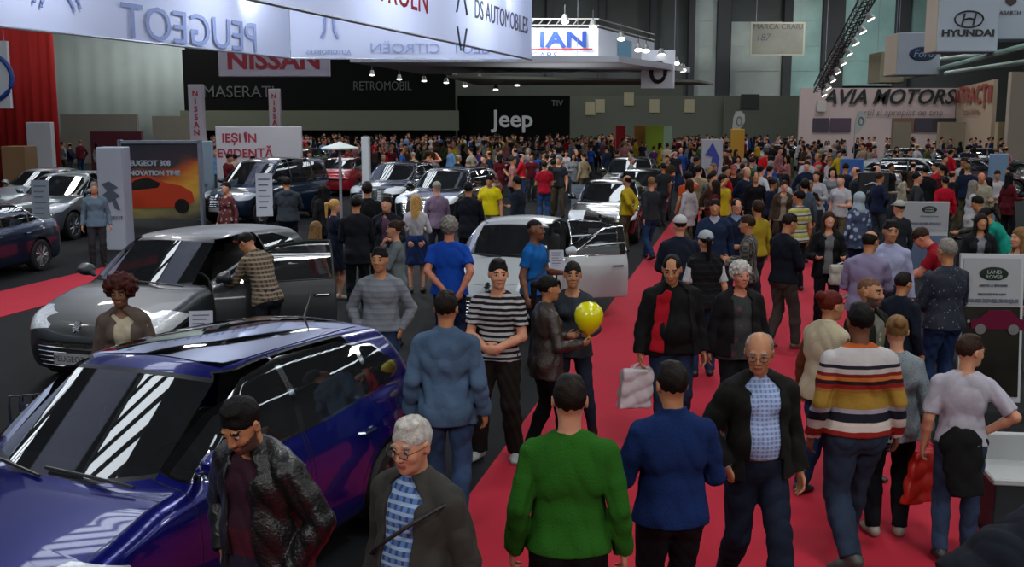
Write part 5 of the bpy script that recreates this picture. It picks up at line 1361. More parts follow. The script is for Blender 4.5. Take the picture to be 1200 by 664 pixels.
bl = paint('black', '#0d1013', .25, .3)
carA = build_car(SUV, bl, (-3.6, 34.4, 0), YU-6, 'black crossover left of the two parked behind the blonde woman', h=.03, trim='chrome')
carB = build_car(SUV, paint('black_green', '#121a1c', .25, .3), (-1.75, 30.5, 0), YU-8, 'black crossover behind the white saloon, nearer one of the pair', h=.028, trim='chrome')
carC = build_car(SEDAN, paint('dark_bronze', '#1c1916', .25, .4), (2.55, 27.4, 0), YU, 'black saloon facing the camera beside the red carpet, nearest of its row', h=.028, trim='chrome')
carD = build_car(SUV, paint('black_teal', '#0f1a1c', .25, .4), (4.3, 38.5, 0), YU, 'dark crossover standing behind the black saloon beside the red carpet', h=.034, trim='chrome')
carE = build_car(HATCH, bl, (4.0, 32.8, 0), YU+3, 'black hatchback on the edge of the red carpet below the blue totem', h=.03, trim='chrome')
far_specs = [(SEDAN, 'carmine', '#8f0f1c', (-6.6, 43), 80, 'bright red saloon behind the black crossovers'), (SUV, 'maroon', '#3c0f18', (-9.5, 50), 75, 'dark maroon crossover far back on the left'),
    (SUV, 'silver3', '#7d8486', (14.3, 37.5), YU+70, 'silver crossover on the right behind the black board'), (SEDAN, 'maroon2', '#37121c', (18.2, 42), YU+80, 'dark maroon saloon on the right behind the silver crossover'),
    (SUV, 'dgreen', '#1a2224', (19.5, 50), YU+70, 'dark green crossover far back on the right'), (SEDAN, 'white2', '#8c9192', (16., 62), YU+85, 'pale saloon at the back before the pink wall'),
    (SEDAN, 'black3', '#111315', (24.5, 55), YU+85, 'black saloon far back near the right edge'), (HATCH, 'grey4', '#43484b', (-14.5, 40.6), YU+30, 'grey hatchback far back by the red curtain'),
    (SUV, 'blue4', '#16264e', (-15.5, 47), YU+60, 'dark blue crossover far back on the left'), (SEDAN, 'wine', '#5c0f1d', (1.2, 50), YU+60, 'wine red saloon in the middle of the far crowd')]
cars_xy = [(-2.15, 6.55, 2.6), (-4.5, 14, 2.7), (.1, 16.9, 2.9), (-10.45, 20, 2.8), (-11.6, 28, 2.8), (-14.6, 33.5, 2.7), (-7.3, 31.8, 2.6), (-3.6, 34.4, 2.5), (-1.75, 30.5, 2.5), (2.5, 27.4, 2.5), (4.3, 38.5, 2.4), (4.0, 32.8, 2.3)]
cache = {}
for P, n, c, (x, y), yaw, lab in far_specs:
    k = id(P)
    if k not in cache: cache[k] = build_car(P, paint(n, c), (x, y, 0), yaw, lab, h=.045, interior=False, detail=False)
    else:
        r = copy_tree(cache[k]); r.location = (x, y, 0); r.rotation_euler = (0, 0, R(yaw)); r['label'] = lab; old = cache[k].children[0].data.materials[0].name
        for ch in [r]+list(r.children_recursive):
            if ch.type == 'MESH':
                for i, s_ in enumerate(ch.material_slots):
                    if s_.material and s_.material.name == old: s_.link = 'OBJECT'; s_.material = paint(n, c)
    cars_xy.append((x, y, -2.4))

# ------------------------------------------------------------------ boards, totems, posters
def sheet_stand(loc, yaw, w, h, z, lab, tilt=15, m=None, lines=6):
    o = empty('price_stand', (loc[0], loc[1], 0), R(yaw), lab, 'sign'); pm = mat('stand_metal', '#4a4d50', .3, metal=.8)
    b = MB(); b.tube([(0, 0, .02), (0, 0, z)], .015, 8); b.lathe([(.001, 0), (.15, 0), (.15, .015), (.001, .02)], 20, close=False); b.build('post', pm, o)
    b = MB(); M = Matrix.Translation((0, -.02, z+h/2))@Matrix.Rotation(R(-tilt), 4, 'X'); b.box((0, 0, 0), (w, .012, h), M); b.build('sheet', m or mat('price_sheet', '#9ea2b0', .6), o)
    b = MB()
    for i in range(lines): b.box((-w*.05*(i % 3), -.009, h*(.36-.13*i)), (w*(.7-.1*(i % 3)), .004, h*.035), M)
    b.build('print', mat('print_grey', '#555b6a', .7), o); return o
x, y = G(236, 405, 0.5); sheet_stand((-3.13, 10.55), 10, .235, .32, .80, 'lilac-white price sheet on a stand by the open door of the graphite car')
sheet_stand(AT(652, 330, 14.6)[:2], 5, .2, .28, .95, 'small lilac price sheet beside the white saloon windscreen')
sheet_stand(AT(310, 235, 27.5)[:2], 8, .42, 1.1, .5, 'tall white price board before the dark blue people carrier', tilt=4, m=mat('price_white', '#a9b2bd', .6))
sheet_stand(AT(686, 235, 30)[:2], 0, .8, .85, .3, 'dark framed specification board beside the man in the red shirt', tilt=3, m=mat('spec_board', '#5c6a74', .5))
sheet_stand(AT(47, 220, 25.4)[:2], 0, .42, 1.0, .55, 'tall pale price board before the silver-grey crossover', tilt=3, m=mat('price_grey', '#7c8792', .6))
def totem(px0, px1, pyt, pyb, y, m, lab, cat='totem', dep=.35, yaw=0, name='totem', zb=0.):
    a, c = AT(px0, pyt, y), AT(px1, pyt, y); o = empty(name, ((a.x+c.x)/2, y, zb), R(yaw), lab, cat)
    b = MB(); b.box((0, 0, (a.z-zb)/2), (c.x-a.x, dep, a.z-zb), bev=.02); b.build('panel', m, o); return o, c.x-a.x, a.z-zb
o, w, h = totem(117, 147, 172, 290, 24.6, mat('totem_white', '#a3abb6', .45), 'white column with a grey lion mark left of the sunset poster', dep=.55)
b = MB(); rngl = random.Random(3)
lion = [(-.2, .30), (-.02, .36), (.18, .22), (.05, .16), (.22, .02), (.10, -.02), (.20, -.30), (.08, -.26), (.02, -.08), (-.06, -.12), (-.16, -.36), (-.22, -.28), (-.10, -.02), (-.20, .04), (-.08, .14)]
b.prism(lion, .012, frame((0, -.28, h*.52), (1, 0, 0), Zv)); b.build('emblem', mat('lion_grey', '#4a5260', .5), o); wtext('PEUGEOT', .115, (0, -.285, h*.52-.47), (1, 0, 0), MATS['lion_grey'], o, O0)
o, w, h = totem(229, 248, 165, 260, 31.5, mat('totem_blue', '#7f93a2', .5), 'narrow pale blue column right of the sunset poster', dep=.3)
wtext('208', .14, (0, -.16, h*.45), (1, 0, 0), MATS['lion_grey'], o, O0)
# the poster with the orange car
PY = 29.5; a, c = AT(143, 168, PY), AT(232, 168, PY); hp_ = a.z-.25; w = c.x-a.x
o = empty('poster_wall', ((a.x+c.x)/2, PY, 0), 0, 'large sunset poster wall printed with an orange car', 'poster')
sun = bpy.data.materials.new('sunset_print'); sun.use_nodes = True; nt = sun.node_tree; bs = nt.nodes['Principled BSDF']; _in(bs, 'Roughness', .5)
tc = nt.nodes.new('ShaderNodeTexCoord'); sp = nt.nodes.new('ShaderNodeSeparateXYZ'); nt.links.new(tc.outputs['Object'], sp.inputs[0])
nz = nt.nodes.new('ShaderNodeTexNoise'); nz.inputs['Scale'].default_value = 1.0; mp = nt.nodes.new('ShaderNodeMapping'); mp.inputs['Scale'].default_value = (.7, 1, 2.6); nt.links.new(tc.outputs['Object'], mp.inputs[0]); nt.links.new(mp.outputs[0], nz.inputs['Vector'])
ma = nt.nodes.new('ShaderNodeMath'); ma.operation = 'MULTIPLY_ADD'; ma.inputs[1].default_value = -.25; nt.links.new(sp.outputs[0], ma.inputs[0]); nt.links.new(sp.outputs[2], ma.inputs[2])
m2 = nt.nodes.new('ShaderNodeMath'); m2.operation = 'MULTIPLY_ADD'; m2.inputs[1].default_value = 1.1; nt.links.new(nz.outputs[0], m2.inputs[0]); nt.links.new(ma.outputs[0], m2.inputs[2])
mr = nt.nodes.new('ShaderNodeMapRange'); mr.inputs[1].default_value = .6; mr.inputs[2].default_value = 3.2; nt.links.new(m2.outputs[0], mr.inputs[0])
cr = nt.nodes.new('ShaderNodeValToRGB'); 
for e, (p_, c_) in zip([cr.color_ramp.elements[0], cr.color_ramp.elements[1]]+[cr.color_ramp.elements.new(.5) for _ in range(4)], ((0, '#2c3034'), (.22, '#b89a4a'), (.40, '#d8a030'), (.55, '#b4551c'), (.66, '#3a2c30'), (1, '#101c2c'))): pass
els = cr.color_ramp.elements
for e, (p_, c_) in zip(els, ((0, '#2c3034'), (.2, '#8f8250'), (.36, '#cf9a30'), (.52, '#a84c18'), (.64, '#33282e'), (1, '#0e1a2a'))): e.position = p_; e.color = rgb(c_)
nt.links.new(mr.outputs[0], cr.inputs[0]); nt.links.new(cr.outputs[0], bs.inputs['Base Color'])
b = MB(); b.box((0, 0, .25+hp_/2), (w, .15, hp_)); b.build('print', sun, o)
b = MB(); b.box((0, 0, .25+hp_+.04), (w+.1, .22, .08)); b.box((-w/2-.05, 0, .2+hp_/2), (.08, .22, hp_+.3)); b.box((w/2+.05, 0, .2+hp_/2), (.08, .22, hp_+.3)); b.build('frame', pipe, o)
wtext('PEUGEOT 308', .20, (-.33, -.09, hp_*.86), (1, 0, 0), mat('poster_letters', '#9aa4ae', .5), o, O0, bold=.008)
wtext('INNOVATION TIME', .18, (-.25, -.09, hp_*.86-.27), (1, 0, 0), MATS['poster_letters'], o, O0, bold=.008)
prof = [(-1.1, -.32), (-1.1, .10), (-.75, .50), (-.35, .60), (.1, .38), (.55, .30), (.85, .12), (.9, -.15), (.62, -.30)]
b = MB(); zc_ = hp_*.42; b.prism([(x_, z_) for x_, z_ in prof], .01, frame((-.0, -.085, zc_), (1, 0, 0), Zv)); b.build('printed_car', mat('print_orange', '#b0340e', .5), o)
b = MB(); b.prism([(-1.05, .14), (-.72, .44), (-.36, .53), (.0, .36), (-.1, .24)], .006, frame((0, -.096, zc_), (1, 0, 0), Zv))
b.lathe([(.001, 0), (.2, 0), (.2, .01), (.001, .01)], 18, frame((.55, -.096, zc_-.26), (1, 0, 0), Zv)@Matrix.Rotation(0, 4, 'X'), close=False); b.build('printed_glass', mat('print_black', '#14100e', .4), o)
# slogan board
o, w, h = totem(253, 353, 148, 215, 38, mat('slogan_board', '#a9a7ad', .6), 'wide white board with red slogan behind the people carrier', 'board', dep=.25, name='slogan_board')
rl = mat('slogan_red', '#8c2436', .6)
wtext('IEȘI ÎN', .42, (-w*.22, -.13, h-.42), (1, 0, 0), rl, o, O0, bold=.012); wtext('EVIDENȚĂ', .42, (-w*.16, -.13, h-.95), (1, 0, 0), rl, o, O0, bold=.012)
for px0, px1, pt, y, lab, tx in ((221, 238, 99, 42, 'white upright totem with red letters left of the hanging red-lettered sign', 'NISSAN'), (315, 328, 104, 50, 'thin white upright totem right below the hanging red-lettered sign', 'NISSAN')):
    o, w, h = totem(px0, px1, pt, 170, y, mat('totem_pink', '#a29aa0', .6), lab, dep=.3)
    for i, ch in enumerate(tx): wtext(ch, .30, (0, -.16, h-.35-.30*i), (1, 0, 0), MATS['nissan_red'], o, O0, bold=.01)
totem(32, 61, 143, 190, 43, mat('kiosk_white', '#a9aaac', .6), 'white board with a grey mark before the red curtain', 'board', name='board')
totem(8, 36, 171, 195, 39, mat('kiosk_brown', '#6b4f30', .8), 'plain brown counter below the red curtain', 'counter', dep=1., name='counter')
totem(424, 433, 160, 195, 30, mat('slim_white', '#a9b0b4', .5), 'slim white upright board beside the white parasol lamp', 'board', name='board')
# parasol lamp
x, y, z = AT(398, 173, 24); o = empty('parasol', (x, y, 0), 0, 'small flat white parasol on a grey pole', 'parasol')
b = MB(); b.tube([(0, 0, 0), (0, 0, z-.02)], .035, 8); b.lathe([(.001, 0), (.25, 0), (.25, .04), (.001, .06)], 20, close=False); b.build('pole', pipe, o)
b = MB(); b.lathe([(.001, z+.14), (.10, z+.10), (.42, z), (.42, z-.03), (.08, z+.04), (.001, z+.05)], 24, close=False); b.build('canopy', mat('parasol_white', '#a5b0ae', .6), o, smooth=True)
# blue and white totem, yellow stand, drop flags
o, w, h = totem(822, 847, 163, 235, 34, mat('totem_w', '#8d9199', .5), 'white totem with blue swirls beside the red carpet', dep=.2)
b = MB(); b.prism([(-w*.45, .2), (w*.1, 1.2), (w*.35, 2.4), (0, 2.9), (-w*.35, 2.5), (w*.0, 2.45), (-w*.2, 1.6), (-w*.45, 1.0)], .01, frame((0, -.105, h-3.0), (1, 0, 0), Zv)); b.build('swirl', mat('swirl_blue', '#1c2f82', .5), o)
totem(857, 872, 151, 190, 48, mat('stand_yellow', '#a8801c', .6), 'narrow ochre yellow stand panel right of the blue swirl totem', 'stand panel', name='stand_panel')
def flag(px, pt, pb, y, lab):
    a = AT(px, pt, y); c = AT(px, pb, y); o = empty('feather_flag', (a.x, y, 0), 0, lab, 'flag'); H = a.z; L = (a.z-c.z)
    b = MB(); b.tube([(-.25, 0, 0), (-.28, 0, H*.8), (-.15, 0, H)], .02, 6); b.build('pole', pipe, o)
    b = MB(); pts = [(-.27, H-L), (-.27, H-.3*L), (-.16, H-.02), (.1, H), (.28, H-.15*L), (.30, H-.45*L), (.05, H-.8*L)]; b.prism(pts, .015, frame((0, 0, 0), (1, 0, 0), Zv)); b.build('cloth', mat('flag_white', '#9aa19c', .7), o)
    b = MB(); b.tube([(.02+.12*math.cos(q), -.03, H-.42*L+.2*math.sin(q)) for q in [2*math.pi*i/16 for i in range(17)]], .025, 5); b.build('emblem', MATS['print_grey'], o)
flag(866, 130, 158, 52, 'white feather flag above the crowd right of the blue swirl totem'); flag(1009, 130, 158, 56, 'white feather flag before the pink booth wall')
# blue banner, black board, posters on the right
o, w, h = totem(985, 1012, 186, 240, 30, mat('banner_blue', '#1f4f94', .5), 'bright blue upright banner left of the black board', 'banner', dep=.1, name='upright_banner')
b = MB(); b.prism([(-.25, 0), (.2, .25), (.0, .28)], .01, frame((0, -.055, h-.6), (1, 0, 0), Zv)); b.build('print', mat('print_cyan', '#6f96c4', .5), o)
o, w, h = totem(1006, 1042, 202, 330, 25.5, mat('board_black', '#0e1116', .4), 'black board with a silver leaping cat mark above a blue panel', 'board', dep=.1, name='display_board')
b = MB(); b.box((0, -.06, h-1.30), (w*.94, .02, 1.1)); b.build('blue_panel', mat('panel_blue', '#1b2e5a', .4), o)
b = MB(); b.tube([(-.22, -.07, h-.30), (-.05, -.07, h-.24), (.1, -.07, h-.28), (.24, -.07, h-.36)], [.008, .025, .025, .008], 6); b.build('emblem', pipe, o); wtext('JAGUAR', .09, (0, -.06, h-.45), (1, 0, 0), mat('cat_letters', '#8a9096', .4), o, O0)
totem(1160, 1182, 180, 215, 30, mat('poster_lightblue', '#64809c', .5), 'pale blue poster board near the right edge', 'poster', dep=.1, name='poster_board')
def lr_sign(px0, px1, pyt, y, lab, zb=.05, lean=8):
    a, c = AT(px0, pyt, y), AT(px1, pyt, y); w = c.x-a.x; h = a.z-zb; o = empty('display_board', ((a.x+c.x)/2, y, 0), R(-lean), lab, 'board')
    gw = mat('board_greywhite', '#8d8f93', .5)
    b = MB(); b.box((0, 0, zb+h/2), (w, .05, h), bev=.01); b.build('panel', mat('board_edge', '#a3a7ab', .5), o)
    b = MB(); b.box((0, -.03, zb+h-.29), (w*.95, .012, .54)); b.build('header', gw, o)
    b = MB(); M = frame((w*.08, -.035, zb+h-.15), (1, 0, 0), Zv); b.lathe([(.14, 0), (.14, .01), (.001, .012)], 28, M@Matrix.Diagonal((1, .5, 1, 1)), close=False); ov = b.build('oval_badge', mat('oval_green', '#16231f', .4), o)
    wtext('LAND', .055, (w*.08, -.05, zb+h-.13), (1, 0, 0), mat('badge_letters', '#8fa096', .4), ov, O0); wtext('ROVER', .055, (w*.08, -.05, zb+h-.18), (1, 0, 0), MATS['badge_letters'], ov, O0)
    wtext('ABOVE AND BEYOND', .035, (w*.08, -.038, zb+h-.28), (1, 0, 0), MATS['print_grey'], o, O0)
    return o, w, h
o, w, h = lr_sign(1057, 1112, 236, 20.5, 'grey board with a green oval badge and plain blue-grey lower half', lean=4)
wtext('RANGE ROVER EVOQUE', .055, (0, -.038, .05+h-.42), (1, 0, 0), MATS['print_grey'], o, O0, bold=.003)
b = MB(); b.box((0, -.032, h-1.05), (w*.95, .012, .9)); b.build('blue_panel', mat('panel_greyblue', '#56657f', .4), o)
SB = AT(1128, 298, 11.0); SE = AT(1222, 298, 10.6); w = SE.x-SB.x; h = SB.z-.1
o = empty('display_board', ((SB.x+SE.x)/2, 11, 0), R(-6), 'large leaning board with a green oval badge above a dark photograph', 'board')
def sh(x, y, z): return Vector((x-(h-z)*.0, y-(h-z)*.12, z))
def lean_box(x0, x1, z0, z1, y, t, m, name, par=o):
    b = MB(); vs = [sh(x_, y+dy, z_) for dy in (0, t) for z_ in (z0, z1) for x_ in (x0, x1)]; b.add(vs, [(0, 1, 3, 2), (4, 6, 7, 5), (0, 4, 5, 1), (2, 3, 7, 6), (0, 2, 6, 4), (1, 5, 7, 3)]); return b.build(name, m, par)
lean_box(-w/2, w/2, .1, h+.1, 0, .05, MATS['board_edge'], 'panel'); lean_box(-w/2+.03, w/2-.03, h-.42, h+.06, -.012, .01, MATS['board_greywhite'], 'header')
lean_box(-w/2+.03, w/2-.03, .16, h-.44, -.012, .01, mat('photo_dark', '#17150f', .25, vary=.6, vscale=3), 'photograph')
M_ = frame((w*.02, -.02, h-.10), (1, 0, 0), Zv); b = MB(); b.lathe([(.145, 0), (.145, .012), (.001, .014)], 28, M_@Matrix.Diagonal((1, .5, 1, 1)), close=False); ov = b.build('oval_badge', MATS['oval_green'], o)
wtext('LAND', .055, (w*.02, -.045, h-.08), (1, 0, 0), MATS['badge_letters'], ov, O0); wtext('ROVER', .055, (w*.02, -.045, h-.13), (1, 0, 0), MATS['badge_letters'], ov, O0)
wtext('ABOVE & BEYOND', .034, (w*.02, -.045, h-.22), (1, 0, 0), MATS['print_grey'], o, O0); wtext('DISCOVER THE NEW', .030, (-.0, -.055, h-.31), (1, 0, 0), MATS['print_grey'], o, O0); wtext('RANGE ROVER EVOQUE', .048, (-.0, -.06, h-.38), (1, 0, 0), MATS['print_grey'], o, O0, bold=.004)
b = MB()      # printed magenta car and lights on the photograph
ph = Vector((.06, -.12*(h-.95)-.03, .95)); prof = [(-.26, -.09), (-.27, .0), (-.18, .03), (-.10, .11), (.12, .115), (.2, .03), (.27, .01), (.27, -.09)]
b.prism(prof, .006, frame(ph, (1, 0, 0), Zv)); b.build('printed_car', mat('print_magenta', '#5c0e2e', .3), o)
b = MB()
for x_ in (-.17, .16): b.lathe([(.001, 0), (.055, 0), (.055, .004), (.001, .006)], 14, frame(ph+Vector((x_, -.01, -.09)), (1, 0, 0), Zv), close=False)
b.build('printed_wheel', mat('print_wheel', '#6d6a6c', .3), o)
b = MB(); 
for i in range(9): b.lathe([(.001, 0), (.016, 0), (.001, .004)], 8, frame((-.3+.075*i, -.12*.55-.02, h-.55-.045*i), (1, 0, 0), Zv), close=False)
b.build('printed_lamp', mat('print_light', '#8e8c80', .3), o)
# white plinth beside the teenager
x, y = G(1165, 640); o = empty('plinth', (x+.22, y+.3, 0), R(-8), 'low dark plinth with a white top at the right edge', 'plinth')
b = MB(); b.box((.1, 0, .22), (.55, .5, .44), bev=.01); b.build('base', mat('plinth_dark', '#1c2024', .6), o)
b = MB(); b.box((.1, 0, .46), (.60, .55, .05), bev=.01); b.box((.1, .22, .58), (.60, .06, .22), bev=.01); b.build('white_top', mat('plinth_white', '#9fa3a3', .5), o)

x, y = G(33, 474, .95); o = empty('brochure_rack', (x, y, 0), R(20), 'small chrome wire brochure rack beyond the royal blue bonnet', 'rack')
ch = MATS['car_chrome']; b = MB(); b.tube([(0, 0, 0), (0, 0, .95)], .018, 8); b.lathe([(.001, 0), (.17, 0), (.17, .02), (.001, .03)], 20, close=False); b.build('stand', ch, o)
for i in range(3):
    b = MB(); x_ = -.09+.09*i; b.tube([(x_-.035, -.02, .98), (x_-.035, -.05, .82), (x_+.035, -.05, .82), (x_+.035, -.02, .98)], .008, 6); b.tube([(x_-.035, .02, 1.02), (x_-.035, .02, .82), (x_+.035, .02, .82), (x_+.035, .02, 1.02), (x_-.035, .02, 1.02)], .006, 6); b.build('wire_pocket', ch, o)
# ------------------------------------------------------------------ the people one can tell apart
peds = []
def PP(px, py, yaw, label, h=1.74, **q):
    x, y = G(px, py, h*1.012); k_ = q.pop('push', 0)/math.hypot(x, y); x, y = x*(1+k_)+q.pop('dx', 0), y*(1+k_); d = math.hypot(x, y)
    q['h'] = h; q.setdefault('vox', .007 if d < 7.4 else .009 if d < 10 else .0105 if d < 15 else .013 if d < 20 else .017)
    r, F, s = person(q, (x, y, .012), yaw, label); peds.append((x, y)); return r, F, s
def strap(r, F, s, sd=1, m=None, w=.022, name='shoulder_strap', bag=None):
    t = F.top_t+.012; g = F.g
    pts = []
    for i in range(21):
        a = i/20*2*math.pi; X_ = .155*g*math.cos(a)
        z = 1.24+.17*math.cos(a)*sd*-1; y_ = (.108*g+t+F.q.get('belly', 0)*.9)*math.sin(a)
        X_ = (.165*g+t)*math.cos(a) if True else X_
        pts.append(Vector(F.tp((X_*.92, y_*1.02, z))*s))
    b = MB(); b.tube(pts, w*.45, 6, cap=False); b.build(name, m or mat('strap_black', '#101012', .6), r, smooth=True)
def bag_obj(pos, wdt, hgt, dep, m, label, yaw=0, name='shopping_bag', handles=True, shear=0.):
    o = empty(name, pos, R(yaw), label, 'bag'); D = SDF((-wdt, -dep*1.5, -hgt*1.15), (wdt, dep*1.5, .1), .012)
    D.box((0, 0, -hgt*.55), (wdt*.5, dep*.5, hgt*.45), rnd=.015); wrinkle(D, .008, 2., 1.3); v, qd = D.mesh(); v[:, 0] += shear*v[:, 2]; obj('bag_body', np_mesh('bag', v, qd), m, o)
    if handles:
        b = MB()
        for s_ in (-1, 1): b.tube([(-wdt*.25, s_*dep*.3, -hgt*.12), (-wdt*.15, s_*dep*.15, -.01), (0, 0, .012), (wdt*.15, s_*dep*.15, -.01), (wdt*.25, s_*dep*.3, -hgt*.12)], .007, 6)
        b.build('handle', m, o, smooth=True)
    return o
def hand_world(r, F, s, sd, f=.07):
    S, E, W, fd, n, sv, nm = F.arms[sd]; p = (W+fd*f+n*.02)*s; return r.location+Matrix.Rotation(r.rotation_euler[2], 3, 'Z')@Vector(p)
# foreground
r, F, s = PP(306, 452, 150, 'man in a black leather jacket looking down beside the royal blue car', 1.76, girth=1.14, belly=.03, head=(27, 6, 0), lean=6, hair='short', hairc='black', skin='tan', beard='stubble',
    top=[('sweater', mat_steps('shirt_wine', [(0, '#1e1a28'), (.52, '#3a1420'), (.62, '#221c2c'), (.7, '#401522'), (.80, '#2c1420')], 'z', .7, 0, wob=.03), {}), ('jacket', '#0d0d0f', {'open': .075, 'cloth': 'leather', 'collar': 1, 'skew': 4})], legwear=('trousers', '#1f3354', 'denim'), ra='pocket', la='pocket')
r, F, s = PP(487, 489, 146, 'elderly man with glasses and a grey jacket over a blue shirt, front centre', 1.70, girth=1.12, belly=.03, head=(12, 4, 0), hair='short', hairc='white', skin='light', glasses='dark',
    top=[('tucked', mat_check('shirt_blueplaid', '#4a6ea6', '#2c3f66', '#8aa0bc', 26), {'collar': 1}), ('jacket', '#33322f', {'open': .085, 'collar': 1, 'cloth': 'cotton'})], legwear=('trousers', '#1a1c22', 'denim'), ra='down', la='down', scalp=1)
strap(r, F, s, 1); bm = mat('strap_black', '#101012', .6)
o = bag_obj(r.location+Matrix.Rotation(r.rotation_euler[2], 3, 'Z')@Vector((.26, .12, .95)), .22, .24, .08, bm, 'small black shoulder bag at the hip of the elderly man in grey', 146, 'shoulder_bag', False)
r, F, s = PP(668, 443, -2, 'man in a bright green sweater seen from behind, front centre', 1.76, girth=1.06, head=(6, 0, 0), hair='short', hairc='dark', skin='light', top=[('sweater', '#235618', {'cloth': 'knit', 'hem': .90, 't': .012})], legwear=('trousers', '#0d0e12', 'denim'), ra='down', la='down', legs='wide', curl=35)
r, F, s = PP(790, 427, 6, 'man in a blue fleece sweater seen from behind with bent arms', 1.72, girth=1.04, head=(8, 8, 0), hair='short', hairc='dark', skin='tan', top=[('sweater', '#142650', {'cloth': 'knit', 'hem': .88, 'collar': 2, 't': .014})], legwear=('trousers', '#0e0f14', 'denim'), ra='bent', la='bent', legs='step')
r, F, s = PP(892, 388, 188, 'balding man with glasses, black jacket and pale blue checked shirt walking forward', 1.74, girth=1.05, belly=.02, head=(14, -24, 0), hair='fringe', hairc='grey', skin='tan', glasses='dark',
    top=[('tucked', mat_check('shirt_paleplaid', '#7f93b8', '#5d6f98', '#93a3c4', 36), {'collar': 1}), ('jacket', '#121311', {'open': .095, 'collar': 1})], legwear=('trousers', '#141b2a', 'denim'), ra='pocket', la='down', legs='walk2', loose=.016)
b = MB(); pts = [Vector(F.tp((.150*math.cos(a)*1.12, .105*math.sin(a)*1.25, .985))*s) for a in [2*math.pi*i/24 for i in range(25)]]; b.tube(pts, .014, 6, cap=False); b.build('belt', mat('belt_brown', '#2a1610', .4), r, smooth=True)
stripes = mat_steps('sweater_stripes', [(0, '#a89a94'), (.06, '#7a1c18'), (.155, '#b0a59c'), (.21, '#b8aca4'), (.245, '#171622'), (.335, '#8f8a94'), (.38, '#8f702c'), (.55, '#8a5a2a'), (.585, '#7a1c18'), (.63, '#241218'), (.67, '#a8602c'), (.71, '#6b1c18'), (.745, '#a39a96'), (.79, '#1c1c28'), (.825, '#a8a4a4'), (.995, '#9a4a20')], 'z', 1/.66, -.86/.66, wob=.02)
r, F, s = PP(1010, 357, 2, 'man in a multicoloured striped sweater and faded jeans seen from behind', 1.78, girth=1.16, head=(6, 0, 0), hair='short', hairc='black', skin='dark', top=[('sweater', stripes, {'hem': .90, 't': .016})], legwear=('trousers', '#242f40', 'denim'), ra='down', la='down', legs='walk', toe=(12, 40), loose=.02, shoes='#3a3f3a')
r, F, s = PP(972, 342, -58, 'red-haired woman in a cream quilted vest beside the striped sweater', 1.66, fem=True, girth=1.1, head=(8, -14, 0), hair='bun', hairc='red', skin='tan', top=[('sweater', '#5c3020', {}), ('vest', '#a69c84', {'collar': 2, 'cloth': 'knit', 't': .026, 'amp': .004})], legwear=('trousers', '#1c2a4a', 'denim'), ra='bent', la='down', legs='step', shoes='#22262a')
b = MB(); H = lambda x, y, z: Vector(F.hp((x, y, z))*s)
for x in (-1, 1): b.add([H(x*.035+.03*math.cos(a), .098+.01*math.sin(a), 1.725+.018*math.sin(a)) for a in [2*math.pi*i/12 for i in range(12)]], [tuple(range(12))]); b.tube([H(x*.06, .095, 1.73), H(x*.088, .02, 1.70)], .003, 4)
b.build('sunglasses', mat('sunglass', '#0c0c0e', .1), r)
r, F, s = PP(1134, 394, -22, 'teenage boy in a white t-shirt with a black jacket tied at his waist', 1.56, girth=.96, head=(6, -52, 0), hair='short', hairc='brown', skin='light', top=[('tee', '#9d9ba6', {'sleeve': .42, 'hem': .93})], legwear=('trousers', '#2c3a52', 'denim'), ra='hip', la='down', legs='step', shoes='#16181c')
D = SDF((-.36, -.36, .40), (.36, .36, 1.1), .012); D.ell((0, 0, .95), (.19, .155, .09), .03); D.cone((0, -.10, .93), (.06, -.16, .56), .15, .12, .04, flat=((0, 1, 0), .45), cap=True); D.cone((.0, .14, .95), (-.10, .17, .62), .035, .04, .02); D.cone((.02, .14, .95), (.08, .17, .66), .035, .04, .02); wrinkle(D, .010, 3.); v, qd = D.mesh(); o = obj('tied_jacket', np_mesh('tj', v*s, qd), cloth('#0f1012'), r)
b = MB()
for x in (-1, 1):
    for k in range(3): b.tube([Vector((x*(.145+.016*k), -.02, 1.42-.0*k))*s, Vector((x*(.235+.014*k), -.03, 1.27))*s], .004, 4)
r, F, s = PP(1052, 380, -8, push=.3, label='woman with tied-back fair hair and grey patterned cardigan beside the striped sweater', h=1.62, fem=True, girth=1.08, head=(8, 0, 0), hair='bun', hairc='dblond', skin='light', top=[('tunic', mat_spots('cardigan_grey', '#6f7a80', '#4a545c', 55, .25), {'hem': .80})], legwear=('trousers', '#0f1014', 'denim'), ra='down', la='down', shoes='#8a8078')
bag_obj(hand_world(r, F, s, 1)+Vector((.03, .0, -.06)), .26, .42, .07, mat('bag_orange', '#b5261c', .4), 'orange-red bag hanging beside the woman in the grey cardigan', 20, 'shopping_bag', True, .2)
x, y = G(1148, 622, 1.22); person(dict(h=1.76, vox=.009, girth=1.15, lean=58, head=(-10, 0, 0), hair='short', hairc='brown', top=[('jacket', '#0f131d', {'t': .024, 'collar': 1})], legwear=('trousers', '#14161c'), ra='reach', la='reach'), (x, y, .012), -84, 'person in a dark navy jacket bending to the right in the bottom right corner'); peds.append((x, y))
